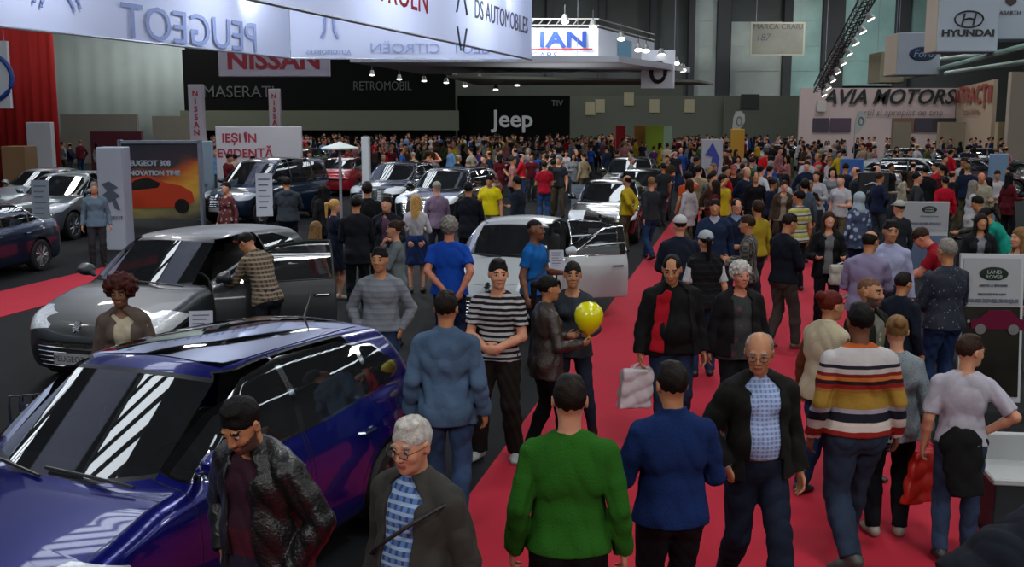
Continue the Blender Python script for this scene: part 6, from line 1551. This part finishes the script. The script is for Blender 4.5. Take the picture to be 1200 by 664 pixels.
# second row
r, F, s = PP(522, 343, -4, 'man in a washed denim shirt and jeans seen from behind', 1.76, girth=1.05, head=(4, -8, 0), hair='short', hairc='dark', skin='tan', top=[('shirt', '#40546c', {'collar': 1, 'cloth': 'denim', 'hem': .80, 't': .016, 'amp': .007})], legwear=('trousers', '#2e415e', 'denim'), ra='down', la='down', legs='step2')
o = empty('paper_roll', hand_world(r, F, s, -1), 0, 'white rolled leaflet in the hand of the denim-shirted man', 'leaflet'); b = MB(); b.tube([(0, .02, .10), (0, -.01, -.04)], .028, 10); b.build('roll', mat('paper_white', '#a8a8a8', .7), o)
r, F, s = PP(583, 305, 166, 'man in a black and white striped t-shirt with clasped hands', 1.78, head=(4, 24, 0), hair='short', hairc='black', skin='light', top=[('tee', mat_steps('tee_stripes', [(0, '#9a989a'), (.5, '#131316')], 'z', 21, 0, repeat=True), {'hem': .90, 'sleeve': .34})], legwear=('trousers', '#17130f', 'cotton'), ra='front', la='front', shoes='#8f8f90', legs='wide', loose=.022)
r, F, s = PP(641, 324, -72, 'woman in a brown leather jacket with a dark ponytail holding a balloon', 1.62, fem=True, girth=1.08, head=(6, -4, 0), hair='pony', hairc='black', skin='tan', top=[('tunic', '#2e2521', {'cloth': 'leather', 'hem': .78, 'collar': 1, 't': .016})], legwear=('trousers', '#0b0b0d', 'cotton'), ra='bent', la='bent', legs='step', shoes='#0c0c0e')
hw = hand_world(r, F, s, 1)
bal = empty('balloon', G(690, 372, 1.22)+(1.22,), 0, 'bright yellow balloon held at chest height over the red carpet', 'balloon'); y_b = r.location[1]-.05; p_ = AT(690, 372, y_b); bal.location = p_
b = MB(); b.lathe([(r_*1.22, z_*1.22) for r_, z_ in [(.002, -.135), (.03, -.12), (.075, -.075), (.103, -.02), (.108, .03), (.092, .075), (.055, .108), (.002, .12)]], 28, close=False); b.build('balloon_skin', mat('balloon_yellow', '#cdc800', .25, coat=.8), bal, smooth=True)
b = MB(); b.lathe([(.018, -.185), (.009, -.168), (.011, -.158)], 10); b.build('knot', MATS['balloon_yellow'], bal); b = MB(); b.tube([(0, 0, -.15), Vector(hw)-p_], .0025, 4); b.build('string', mat('string_white', '#a0a0a0', .7), bal)
bag_obj(hand_world(r, F, s, -1)+Vector((-.2, .1, -.32)), .24, .26, .1, mat('bag_maroon', '#3c0c16', .5), 'dark maroon handbag hanging behind the woman in the leather jacket', 10, 'handbag')
r, F, s = PP(671, 313, 172, push=.3, label='woman in a charcoal top facing the camera behind the yellow balloon', h=1.68, fem=True, head=(4, 8, 0), hair='bun', hairc='dark', skin='tan', top=[('tunic', '#2b3138', {'hem': .84})], legwear=('leggings', '#1c2230', 'denim'), ra='down', la='bent', legs=((.10, .0, 0), (-.22, .05, 0)), shoes='#100f10', boots=True)
r, F, s = PP(627, 258, -116, 'man in a bright cyan-blue t-shirt with a strap across his chest', 1.78, girth=1.08, head=(2, 6, 0), hair='buzz', hairc='black', skin='dark', top=[('tee', '#0b5294', {'hem': .88})], legwear=('trousers', '#161c2c', 'denim'), ra='down', la='bent'); strap(r, F, s, 1)
r, F, s = PP(526, 256, -6, 'grey-haired man in a royal blue t-shirt seen from behind with hands behind him', 1.80, girth=1.14, head=(4, 0, 0), hair='curly', hairc='grey', skin='red', top=[('tee', '#0d3c94', {'hem': .86, 'sleeve': .34})], legwear=('trousers', '#141c34', 'denim'), ra=((.17, -.20, .93), (1, -.4, 0)), la='back')
r, F, s = PP(445, 291, 176, 'man in a light grey sweater and jeans facing the camera', 1.72, girth=1.12, head=(2, -6, 0), hair='short', hairc='black', skin='tan', top=[('sweater', mat_steps('grey_marl', [(0, '#6c7078'), (.3, '#62666e'), (.6, '#70747c')], 'z', 18, 0, repeat=True), {'hem': .92})], legwear=('trousers', '#233450', 'denim'), ra='pocket', la='pocket')
r, F, s = PP(142, 327, -168, 'woman with reddish-brown curly hair in a grey-brown jacket between the two cars', 1.68, fem=True, head=(8, -10, 0), hair='afro', hairc='auburn', skin='dark', top=[('blouse' if False else 'tee', '#a39a86', {'hem': .9}), ('jacket', '#514640', {'open': .07, 'collar': 1})], legwear=('trousers', '#1a1a20'), ra='down', la='down')
r, F, s = PP(299, 266, 52, dx=.12, label='man in a brown checked shirt leaning at the open car door', h=1.74, head=(22, 12, 0), lean=24, hair='short', hairc='dark', skin='tan', top=[('shirt', mat_check('shirt_brownplaid', '#5a4c3e', '#2a2320', '#80725e', 20), {'collar': 1})], legwear=('trousers', '#1a1d26', 'denim'), ra='reach', la='reach')
PP(336, 208, 8, 'person in a grey hooded top seen from behind before the people carrier', 1.78, girth=1.12, head=(8, 10, 0), hair='short', hairc='dark', skin='tan', top=[('sweater', '#2c333b', {'hood': 1, 't': .022})], legwear=('trousers', '#15181f', 'denim'), ra='phone', la='phone')
PP(391, 234, -60, 'blonde woman with a long ponytail in a navy dress left of the suited man', 1.66, fem=True, head=(6, -8, 0), hair='pony', hairc='blond', skin='light', top=[('dress', '#0f1526', {'sleeve': .3, 'hem': .55})], legwear=('none',), ra='front', la='front', shoes='#8f7f70')
PP(417, 230, 4, 'man in a dark suit seen from behind right of the blonde ponytail', 1.80, girth=1.06, head=(4, 0, 0), hair='short', hairc='black', skin='tan', top=[('coat', '#10141a', {'hem': .74, 'collar': 1})], legwear=('trousers', '#0f1218'), ra='front', la='front')
PP(430, 214, 10, 'tall man in black standing just behind the dark-suited man', 1.86, girth=1.1, head=(0, 0, 0), hair='full', hairc='dark', skin='tan', top=[('coat', '#0d0f13', {'hem': .74, 'collar': 1})], legwear=('trousers', '#0d0f13'), ra='down', la='front')
PP(453, 231, 168, 'man in a dark jacket with a mauve scarf facing the camera', 1.76, head=(0, 0, 0), hair='short', hairc='dark', skin='light', top=[('tee', '#4a3448', {}), ('jacket', '#12151e', {'open': .05, 'collar': 2})], legwear=('trousers', '#12141c'), ra='down', la='bent')
PP(463, 259, 96, 'young woman in a grey cardigan with her hand at her chin', 1.66, fem=True, head=(4, -6, 0), hair='bun', hairc='brown', skin='light', top=[('tunic', '#5a6264', {'hem': .80})], legwear=('trousers', '#171a22'), ra='chin', la='chest')
PP(487, 229, 4, 'woman with long blonde hair, white blouse and blue skirt seen from behind', 1.68, fem=True, head=(0, -12, 0), hair='long', hairc='blond', skin='light', top=[('tucked', '#a4a2a8', {})], legwear=('skirt', '#16244a', 'denim'), ra='bent', la='bent', shoes='#302420')
PP(512, 214, 20, 'elderly man with a pale hat and mauve shirt right of the blonde woman', 1.72, head=(4, 0, 0), hair='short', hairc='grey', cap='#7f7a70', skin='light', top=[('shirt', '#6a5a70', {'collar': 1})], legwear=('trousers', '#202430'), ra='front', la='front')
PP(549, 214, -6, 'man in a black suit seen from behind left of the yellow t-shirt', 1.80, girth=1.06, hair='short', hairc='black', skin='tan', top=[('coat', '#0d1018', {'hem': .76, 'collar': 1})], legwear=('trousers', '#0d1018'), ra='front', la='front')
PP(574, 204, 158, 'man in a bright yellow t-shirt looking down behind the white saloon', 1.76, girth=1.1, head=(24, 10, 0), hair='short', hairc='black', skin='tan', top=[('tee', '#b5a80a', {'hem': .86})], legwear=('trousers', '#6a6a66'), ra='bent', la='down')
PP(607, 207, 60, 'man in a dark blue jacket right of the yellow t-shirt', 1.78, head=(10, 0, 0), hair='short', hairc='black', skin='tan', top=[('jacket', '#131a26', {'collar': 1})], legwear=('trousers', '#141620'), ra='bent', la='down')
PP(638, 189, 8, 'man in a crimson t-shirt and jeans seen from behind in mid distance', 1.76, hair='short', hairc='dark', skin='tan', top=[('tee', '#8c0a20', {'hem': .86})], legwear=('trousers', '#24406a', 'denim'), ra='front', la='front')
PP(378, 217, 40, 'dark-haired woman in black behind the blonde ponytail', 1.66, fem=True, hair='long', hairc='black', skin='tan', top=[('coat', '#111216', {'hem': .7})], legwear=('trousers', '#0f1014'))
PP(369, 262, -30, 'girl in a white t-shirt at the edge of the open car door', 1.45, fem=True, hs=1.08, head=(10, 0, 0), hair='long', hairc='dblond', skin='light', top=[('tee', '#9f9aa2', {})], legwear=('trousers', '#5a6a80', 'denim'), ra='down', la='down')
# right side
PP(797, 254, 4, 'man in a white cap and navy jacket seen from behind on the red carpet', 1.76, girth=1.1, hair='short', hairc='dark', cap='#a8a8a8', top=[('jacket', '#131a28', {'collar': 1, 't': .02})], legwear=('trousers', '#171b26', 'denim'), ra='front', la='front')
r, F, s = PP(827, 272, 6, 'person with a pale cap, dark ponytail and black padded vest from behind', 1.70, fem=True, girth=1.1, hair='pony', hairc='black', cap='#8f979c', top=[('tee', '#a0a2a4', {'sleeve': .4}), ('vest', mat_steps('padded_black', [(0, '#0c0e10'), (.75, '#16191c')], 'z', 14, 0, repeat=True), {'t': .03, 'collar': 1, 'amp': .006})], legwear=('trousers', '#1b2a44', 'denim'), ra='down', la='down')
r, F, s = PP(789, 298, -172, 'heavy man in an open black and red jacket carrying a white bag', 1.78, girth=1.22, belly=.09, head=(18, -22, 0), hair='receding', hairc='black', skin='tan', top=[('tee', '#0b0b0c', {'collar': 1, 'hem': .88, 'belly': 1}), ('jacket', '#101012', {'open': .12, 'collar': 2, 't': .026})], legwear=('trousers', '#1e2a40', 'denim'), ra='down', la='down', legs='step', loose=.018)
D = SDF((-.5, -.1, .8), (.5, .45, 1.6), .010)
D.box(F.tp((.155, .168, 1.16)), (.06, .012, .25), .0, M=F.T@ry(R(-9))@rx(R(6))@rz_(R(-18)), rnd=.01); D.box(F.tp((.10, .15, 1.41)), (.03, .012, .05), .03, M=F.T@ry(R(-30)), rnd=.01); wrinkle(D, .005, 1.)
v, qd = D.mesh(); obj('jacket_lining', np_mesh('lining', v*s, qd), cloth('#8c0a1a'), r)
bag_obj(hand_world(r, F, s, 1)+Vector((-.03, -.02, -.03)), .30, .40, .12, mat('bag_white', '#b0a9ad', .5, vary=.15, vscale=8), 'crumpled white carrier bag with grey print held by the heavy man', 12, 'shopping_bag', True, .12)
r, F, s = PP(868, 309, -176, 'grey-haired woman in a black jacket over a dark print t-shirt', 1.66, fem=True, girth=1.25, belly=.03, head=(2, 6, 0), hair='curly', hairc='white', skin='red', top=[('tunic', mat_spots('print_tee', '#1c2120', '#4a1c30', 9, .25), {'hem': .82}), ('jacket', '#141214', {'open': .09, 't': .03})], legwear=('trousers', '#15161a'), ra='down', la='down')
PP(838, 234, 170, 'man in a navy sweater over a white collar walking between the carpet edges', 1.78, head=(4, 0, 0), hair='short', hairc='dark', skin='tan', top=[('tucked', '#9a9ca6', {'collar': 2}), ('sweater', '#14233c', {'vneck': 1, 'neckr': .085})], legwear=('trousers', '#161a24'), ra='fwd', la='rear', legs='walk')
PP(863, 238, 176, push=.8, label='man in a dark blue v-neck with light collar beside the navy sweater', h=1.74, head=(6, 10, 0), hair='receding', hairc='dark', skin='light', glasses='thin', top=[('tucked', '#7c86a0', {'collar': 2}), ('sweater', '#101c30', {'vneck': 1, 'neckr': .085})], legwear=('trousers', '#1a1c22'), ra='down', la='front', legs='step')
PP(878, 253, 70, 'man in a black and white checked shirt facing left', 1.70, head=(8, 0, 0), hair='short', hairc='brown', skin='tan', top=[('shirt', mat_check('shirt_bwplaid', '#1c1c1c', '#6a6660', '#47443f', 18), {'collar': 1})], legwear=('trousers', '#202028'), ra='bent', la='bent')
PP(888, 236, 30, 'person in a mustard yellow jumper seen from behind', 1.70, hair='full', hairc='brown', skin='tan', top=[('sweater', '#8c7a1c', {})], legwear=('trousers', '#1c1e26'), ra='down', la='down')
PP(921, 250, -62, 'man in a dark navy sweater and grey trousers looking down to the right', 1.78, girth=1.06, head=(20, -10, 0), hair='short', hairc='dark', skin='tan', top=[('sweater', '#0c111c', {'collar': 1})], legwear=('trousers', '#3a3632'), ra='front', la='front', legs='step', shoes='#5c4438')
PP(937, 223, 34, 'man in a yellow, white and grey striped polo shirt seen from behind', 1.76, girth=1.08, head=(4, 20, 0), hair='receding', hairc='black', skin='tan', top=[('tee', mat_steps('polo_stripes', [(0, '#a09c6a'), (.3, '#3a424a'), (.45, '#a5a5a0'), (.7, '#8c8a3a')], 'z', 7, 0, repeat=True), {'hem': .88})], legwear=('trousers', '#0e1016'), ra='down', la='down', legs='wide')
r, F, s = PP(972, 249, 172, 'woman with long dark hair, open black jacket and white handbag', 1.68, fem=True, head=(-4, 4, 0), hair='long', hairc='brown', skin='light', top=[('tee', '#5c5e60', {}), ('jacket', '#0e0f12', {'open': .06, 'hem': .8})], legwear=('trousers', '#101218'), ra='bent', la='bent')
bag_obj(hand_world(r, F, s, -1)+Vector((-.02, -.10, -.06)), .34, .30, .12, mat('bag_cream', '#9c9a92', .5), 'white handbag held by the woman with long dark hair', 0, 'handbag')
PP(1007, 226, 20, 'person with a pale blue headscarf and blue patterned top', 1.66, fem=True, girth=1.2, hair='scarf', scarfc='#8c9ca4', top=[('tunic', mat_spots('blue_pattern', '#2c3a58', '#8a98a8', 9, .35), {'hem': .7})], legwear=('trousers', '#182040', 'denim'))
PP(1018, 271, -24, 'balding man in a lilac shirt seen from behind beside the white-shirted man', 1.74, girth=1.12, head=(12, -30, 0), hair='fringe', hairc='dark', skin='tan', top=[('shirt', '#77708c', {'collar': 1})], legwear=('trousers', '#22242c'), ra='front', la='front')
PP(1044, 259, 168, 'dark-haired man in a pale lilac-white shirt facing the camera', 1.80, head=(4, 8, 0), hair='short', hairc='black', skin='tan', top=[('tucked', '#8f92ae', {'collar': 1})], legwear=('trousers', '#20222c'), ra='down', la='down')
r, F, s = PP(1019, 326, -140, 'bald man with sunglasses on his head behind the striped sweater', 1.72, girth=1.15, head=(4, 6, 0), hair='buzz', hairc='none', skin='tan', beard='stubble', top=[('tee', mat_spots('floral', '#5a5a50', '#8c8a5a', 16, .3), {}), ('jacket', '#15160f', {'open': .08})], legwear=('trousers', '#1a1c20'))
PP(1057, 320, -50, 'boy in a dark navy jacket before the dotted shirt', 1.52, head=(10, -10, 0), hair='short', hairc='dark', skin='tan', top=[('jacket', '#0f1522', {'collar': 1})], legwear=('trousers', '#12161e'))
PP(1120, 258, 62, 'man in a dark red polo shirt leaning forward to the left', 1.76, girth=1.1, lean=28, head=(20, 0, 0), hair='short', hairc='brown', skin='red', top=[('tee', '#7c0818', {'collar': 1})], legwear=('trousers', '#1d2430'), ra='reach', la='reach')
PP(1112, 281, 14, 'man in a navy shirt with white dots and jeans seen from behind', 1.78, girth=1.12, head=(6, 6, 0), hair='short', hairc='grey', skin='tan', top=[('shirt', mat_spots('dotted_navy', '#0c1226', '#6f7890', 26, .16), {'collar': 1, 'hem': .86})], legwear=('trousers', '#1a2a4a', 'denim'), ra='front', la='front')
PP(1150, 251, 168, 'long-haired woman in a dark jacket above the large leaning board', 1.68, fem=True, head=(0, 10, 0), hair='long', hairc='dark', skin='tan', top=[('tee', '#70727a', {}), ('jacket', '#16181c', {'open': .05})], legwear=('trousers', '#14161a'))
PP(1196, 268, 100, 'fair-haired person in beige at the right edge above the leaning board', 1.70, fem=True, hair='long', hairc='dblond', skin='light', top=[('tunic', '#8c7c6a', {})], legwear=('trousers', '#3a3430'))
PP(1188, 236, 60, 'person in a bright teal top leaning forward near the right edge', 1.70, fem=True, lean=35, hair='pony', hairc='black', skin='tan', top=[('tunic', '#0f7c6c', {})], legwear=('trousers', '#22242c'), ra='reach', la='reach')
PP(1163, 232, 50, push=.8, label='person in a mottled dark jacket left of the teal top', h=1.72, lean=20, hair='short', hairc='black', skin='tan', top=[('jacket', mat_spots('camo', '#24261e', '#4a4838', 14, .35), {'collar': 1})], legwear=('trousers', '#1a1c1c'), ra='reach', la='front')
PP(1150, 202, 160, 'bald man in a cream shirt in the right-hand crowd', 1.74, girth=1.1, head=(16, 10, 0), hair='bald', skin='red', top=[('shirt', '#8c8674', {'collar': 1})], legwear=('trousers', '#3a3a3a'), ra='bent', la='bent')
PP(1108, 207, 4, 'person in a bright red top before the silver crossover', 1.66, hair='short', hairc='dark', skin='tan', top=[('sweater', '#a00c24', {})], legwear=('trousers', '#1a1c24'))
PP(1085, 194, -10, 'broad person in black left of the bright red top', 1.80, girth=1.15, hair='short', hairc='black', skin='tan', top=[('jacket', '#0d0f14', {'collar': 1})], legwear=('trousers', '#14161c'))
PP(860, 194, 172, 'man in a black sweatshirt and reddish cap facing the camera', 1.76, cap='#7a3a34', hair='short', hairc='dark', skin='red', top=[('sweater', '#101214', {})], legwear=('trousers', '#181a20'))
PP(836, 200, 168, 'man in a grey-green mottled shirt beside the blue swirl totem', 1.74, hair='short', hairc='brown', skin='light', top=[('shirt', mat_spots('mottle', '#4a5450', '#20262a', 12, .35), {})], legwear=('trousers', '#1c2028'))
PP(886, 202, 176, 'man in a plain black jumper between the black sweatshirt and the brown coat', 1.74, hair='receding', hairc='dark', skin='tan', top=[('sweater', '#0c0d10', {})], legwear=('trousers', '#14161c'))
PP(919, 212, 168, 'woman in an open brown coat over a pale top', 1.66, fem=True, head=(6, 6, 0), hair='short', hairc='brown', skin='light', top=[('tee', '#7a7466', {}), ('coat', '#3a3024', {'open': .06})], legwear=('trousers', '#1c1c20'))
PP(907, 200, 20, 'child in a bright turquoise top', 1.30, hs=1.1, hair='short', hairc='brown', top=[('tee', '#2a88b4', {})], legwear=('trousers', '#22304a'))
PP(898, 176, 4, 'person in a bright scarlet jacket in the middle of the right-hand crowd', 1.78, girth=1.15, hair='short', hairc='brown', top=[('jacket', '#b00c18', {'t': .03})], legwear=('trousers', '#1a1c22'))
PP(957, 201, 150, 'person in a white shirt left of the bright blue banner', 1.72, hair='short', hairc='brown', top=[('shirt', '#9a9aa2', {})], legwear=('trousers', '#22252c'), ra='bent', la='bent')
PP(943, 211, 10, 'dark-haired person in grey behind the striped polo shirt', 1.72, hair='full', hairc='black', top=[('sweater', '#3c4650', {})], legwear=('trousers', '#1c1e24'))
PP(1054, 236, 20, 'person with a pale knitted cap left of the grey oval-badge board', 1.66, cap='#8f948c', hair='short', hairc='dark', top=[('jacket', '#1c2024', {})], legwear=('trousers', '#1a1c22'))
PP(265, 214, 150, 'person in a dark red patterned top beside the pale blue column', 1.66, fem=True, hair='short', hairc='dark', top=[('tunic', mat_spots('redpat', '#4a1418', '#8c7a74', 14, .3), {})], legwear=('trousers', '#0e0f12'))
PP(110, 214, 200, 'person in a pale shirt beside the silver-grey crossover', 1.70, hair='short', hairc='grey', top=[('shirt', '#5c7080', {})], legwear=('trousers', '#2a2c30'))
PP(18, 160, 190, 'person in a white shirt before the red curtain', 1.74, hair='short', hairc='black', top=[('shirt', '#a0a0a2', {})], legwear=('trousers', '#1a1a20'))
PP(35, 164, 170, 'person in a white top behind the brown counter', 1.70, hair='short', hairc='dark', top=[('tee', '#94949a', {})], legwear=('trousers', '#1a1a20')) if False else None

# ------------------------------------------------------------------ the crowd behind, one mesh kind each, own clothes
kinds = []
for i, q in enumerate((dict(hair='short', top=[('tee', '#888888')], ra='down', la='bent'), dict(hair='short', top=[('jacket', '#888888', {'collar': 1})], ra='pocket', la='down', legs='step'),
    dict(hair='short', top=[('sweater', '#888888')], ra='front', la='front', head=(15, 20, 0)), dict(hair='long', fem=True, top=[('tunic', '#888888')], ra='bent', la='down', h=1.66), dict(hair='bun', fem=True, top=[('tee', '#888888')], ra='phone', la='phone', h=1.66, head=(10, 0, 0)),
    dict(hair='bob', fem=True, top=[('coat', '#888888')], legs='walk', h=1.66), dict(hair='receding', girth=1.15, belly=.05, top=[('shirt', '#888888')], ra='hip', la='down'), dict(hair='short', girth=1.08, top=[('shirt', '#888888')], legs='walk', ra='fwd', la='rear', head=(0, -30, 0)),
    dict(hair='fringe', girth=1.1, top=[('jacket', '#888888')], ra='back', la='back', legs='wide'), dict(hair='curly', top=[('tee', '#888888')], ra='up', la='down', legs='wide'))):
    q['vox'] = .024; kinds.append((merged_person(q), q))
gar = {'tee': 't-shirt', 'jacket': 'jacket', 'sweater': 'sweater', 'tunic': 'top', 'coat': 'coat', 'shirt': 'shirt'}
tops = {'black': '#0d0e12', 'navy': '#101a30', 'charcoal': '#22262a', 'white': '#a2a2a6', 'maroon': '#4c0e18', 'red': '#9c0e1c', 'dusty pink': '#8a5a5c', 'light grey': '#6f747a', 'brown': '#3c2a1e', 'beige': '#85765e', 'blue': '#1c3f80', 'sky blue': '#5a7fa4', 'olive': '#3e4224', 'yellow': '#a8921a', 'green': '#1f4e2c', 'purple': '#3c2450', 'orange': '#a8431a', 'cream': '#968e7c'}
tw = [9, 7, 6, 6, 5, 4, 2, 6, 3, 4, 3, 3, 3, 1.2, 1, 1, 1, 3]
legs_ = {'black': '#0e0f13', 'blue': '#1e3050', 'grey': '#33363c', 'khaki': '#4c4434'}
hairs = {'black': 'black', 'dark brown': 'dark', 'brown': 'brown', 'grey': 'grey', 'fair': 'dblond'}
skins = ['light', 'tan', 'tan', 'light', 'olive', 'pale']
cr_ = random.Random(11); used = set()
def zone(px, d):
    z = 'by the red curtain' if px < 215 else 'by the black booth wall' if px < 530 else 'by the lettered backdrop' if px < 668 else 'by the olive wall' if px < 850 else 'by the ochre panel' if px < 940 else 'by the pink wall' if px < 1120 else 'at far right'
    return z, ('nearer crowd' if d < 36 else 'middle crowd' if d < 52 else 'far crowd')
def free(x, y, rad=.42):
    for cx, cy, cr in cars_xy:
        dx, dy = x-cx, y-cy; a = dx*U.x+dy*U.y; c = dx*W_.x+dy*W_.y
        if (cr > 0 and abs(a) < cr+.1 and abs(c) < 1.6) or (cr < 0 and math.hypot(dx, dy) < -cr): return False
    for p in peds:
        if (p[0]-x)**2+(p[1]-y)**2 < rad*rad*2.2: return False
    for bx, by, bw, bd in blocks:
        if abs(x-bx) < bw+.4 and abs(y-by) < bd+.4: return False
    return True
blocks = [(o.location.x, o.location.y, 1.6, .5) for o in SC.objects if o.type == 'EMPTY' and o.parent is None and o.get('category') in ('totem', 'board', 'poster', 'banner', 'counter', 'flag', 'stand panel', 'parasol', 'sign') and 15 < o.location.y < 60 and o.location.z < .5]
blocks += [(-7.6, 38, 2, .5), (-9.9, PY, 1.6, .5), (-16.5, 45, 3, 2)]
n_crowd, tries = 0, 0
NC = 300-len([o for o in SC.objects if o.get('category') == 'person'])-2
def put(x, y, i, yaw, jit=True):
    me, q = kinds[i]; px = 600+FPX*x/(y*CT); z, dz = zone(px, y)
    for _ in range(60):
        tc_ = cr_.choices(list(tops), tw)[0]; lc = cr_.choice(list(legs_)); hc = cr_.choices(list(hairs), [5, 5, 3, 2, 1])[0]
        key = (tc_, lc, hc, gar[q['top'][0][0]], z, dz, q.get('fem', False))
        if key not in used: used.add(key); break
    sk = skin(cr_.choice(skins)); ms = [sk, hairm(hairs[hc]), cloth(tops[tc_]), cloth(legs_[lc], 'denim' if lc == 'blue' else 'cotton'), mat('shoe_#101012', '#101012', .45)]
    who = 'woman' if q.get('fem') else 'man'
    lab = f"{hc}-haired {who} in {tc_} {gar[q['top'][0][0]]} and {lc} trousers, {dz} {z}"
    lab = lab.replace(' and ', ', ') if len(lab.split()) > 16 else lab
    place_merged(me, (x, y, .012), yaw, 1+cr_.uniform(-.05, .05), ms, lab, None); peds.append((x, y))
# nearer ring first, then further back
for lo_, hi_, cnt in ((22.5, 32, 44), (32, 44, 84), (44, 56, 200)):
    c = 0; t_ = 0
    while c < cnt and t_ < 6000 and n_crowd < NC:
        t_ += 1; y = cr_.uniform(lo_, hi_)
        px = cr_.uniform(20, 1190)
        if lo_ < 30 and px < 640: continue
        if px < 420 and cr_.random() < .55: continue
        x = (px-600)/FPX*y*CT
        if not free(x, y): continue
        put(x, y, cr_.randrange(len(kinds)), cr_.uniform(0, 360)); c += 1; n_crowd += 1
print('crowd', n_crowd, 'labels', len(used))
# everyone too far to single out
Vs, Fs, Ms, nv = [], [], [], 0; pal = [skin('light'), hairm('dark')]+[cloth(tops[k]) for k in list(tops)[:14]]+[cloth(legs_['black'])]
src = []
for me, q in kinds[:6]:
    v = np.zeros(len(me.vertices)*3, np.float32); me.vertices.foreach_get('co', v); f = np.zeros(len(me.loops), np.int32); me.loops.foreach_get('vertex_index', f); mi = np.zeros(len(me.polygons), np.int32); me.polygons.foreach_get('material_index', mi)
    src.append((v.reshape(-1, 3), f.reshape(-1, 4), mi))
srcs = []
for q in (dict(hair='short', top=[('tee', '#888888')], ra='down', la='bent', vox=.05), dict(hair='short', top=[('jacket', '#888888')], ra='down', la='down', vox=.05), dict(hair='long', fem=True, h=1.66, top=[('tunic', '#888888')], vox=.05)):
    me = merged_person(q); v = np.zeros(len(me.vertices)*3, np.float32); me.vertices.foreach_get('co', v); f = np.zeros(len(me.loops), np.int32); me.loops.foreach_get('vertex_index', f); mi = np.zeros(len(me.polygons), np.int32); me.polygons.foreach_get('material_index', mi)
    srcs.append((v.reshape(-1, 3), f.reshape(-1, 4), mi))
c = 0
while c < 420:
    y = cr_.uniform(58, 76); px = cr_.uniform(225, 1190); x = (px-600)/FPX*y*CT
    if 930 < px and y > 65: continue
    v, f, mi = srcs[cr_.randrange(3)]; a = cr_.uniform(0, 6.3); s_ = cr_.uniform(.94, 1.07); ca, sa = math.cos(a)*s_, math.sin(a)*s_
    w_ = np.stack([v[:, 0]*ca-v[:, 1]*sa+x, v[:, 0]*sa+v[:, 1]*ca+y, v[:, 2]*s_+.01], 1); tm_ = 2+cr_.choices(range(14), tw[:14])[0]
    mm = np.choose(mi, [0, 1, tm_, 16, 16]); Vs.append(w_); Fs.append(f+nv); Ms.append(mm); nv += len(v); c += 1
me = np_mesh('throng', np.concatenate(Vs), np.concatenate(Fs), mi=np.concatenate(Ms)); o = obj('distant_crowd', me, mats=pal)
tag(o, 'dense distant crowd of tiny figures before the booth walls at the back', 'crowd', kind='stuff')
# ------------------------------------------------------------------ light
w = bpy.data.worlds.new('world'); SC.world = w; w.use_nodes = True; w.node_tree.nodes['Background'].inputs[0].default_value = (.5, .55, .6, 1); w.node_tree.nodes['Background'].inputs[1].default_value = .3
def area(pos, size, e, col=(1, .97, .93), rot=(0, 0, 0), sy=None):
    l = bpy.data.lights.new('unseen_area_light', 'AREA'); l.energy = e; l.color = col; l.shape = 'RECTANGLE'; l.size = size; l.size_y = sy or size; o = bpy.data.objects.new('unseen_area_light', l); COL.objects.link(o); o.location = pos; o.rotation_euler = rot; return o
for y in (4, 16, 30, 46, 64, 84):
    for x in (-14, 4, 22): area((x, y, 13.), 1.4, 380 if y < 60 else 650)
for t_ in (.08, .5, .92):       # lamps inside the fabric ring
    p = FL.lerp(FR, t_)+sl*3.5; area((p.x, p.y, 7.4), .8, 110, (.93, .95, 1), (R(75), 0, 0))
for s_ in (6, 14, 22):
    p = NL.lerp(NR, .5)+Vector((0, 0, 0)); q = FR+sr*s_; area((q.x-2.8, q.y, 7.6), 0.8, 430, (.93, .95, 1), (0, R(-75), 0)); q = FL+sl*s_; area((q.x+2.8, q.y, 7.6), 0.8, 230, (.93, .95, 1), (0, R(75), 0))
area((2, 50, 3.4), 4, 60, (1, .97, .93), (R(180), 0, 0))  # added uplight that brightens the canopy underside, no fitting there
area((1, 50, 8.5), 2.5, 500, (.95, .97, 1), (R(55), 0, 0))
for x in (-8, 8, 24): area((x, -9, 9.5), 3., 760, (1, .97, .94), (R(58), 0, 0))  # added frontal fill from behind the camera, not fittings of the hall
area((-24, 72, 12), 3, 900, rot=(R(40), 0, 0)); area((26, 84, 13), 3, 900, rot=(R(45), 0, 0)); area((6, 84, 13), 3, 500, rot=(R(45), 0, 0))  # added lights to lift the sage curtain, teal bays and back wall
v = SC.view_settings; v.view_transform = 'Standard'; v.look = 'None'; v.exposure = 0.; v.gamma = 1.; v.use_curve_mapping = False
SC.cycles.use_denoising = True; SC.cycles.max_bounces = 6; SC.cycles.diffuse_bounces = 3; SC.cycles.glossy_bounces = 3; SC.cycles.transparent_max_bounces = 8; SC.cycles.sample_clamp_indirect = 6
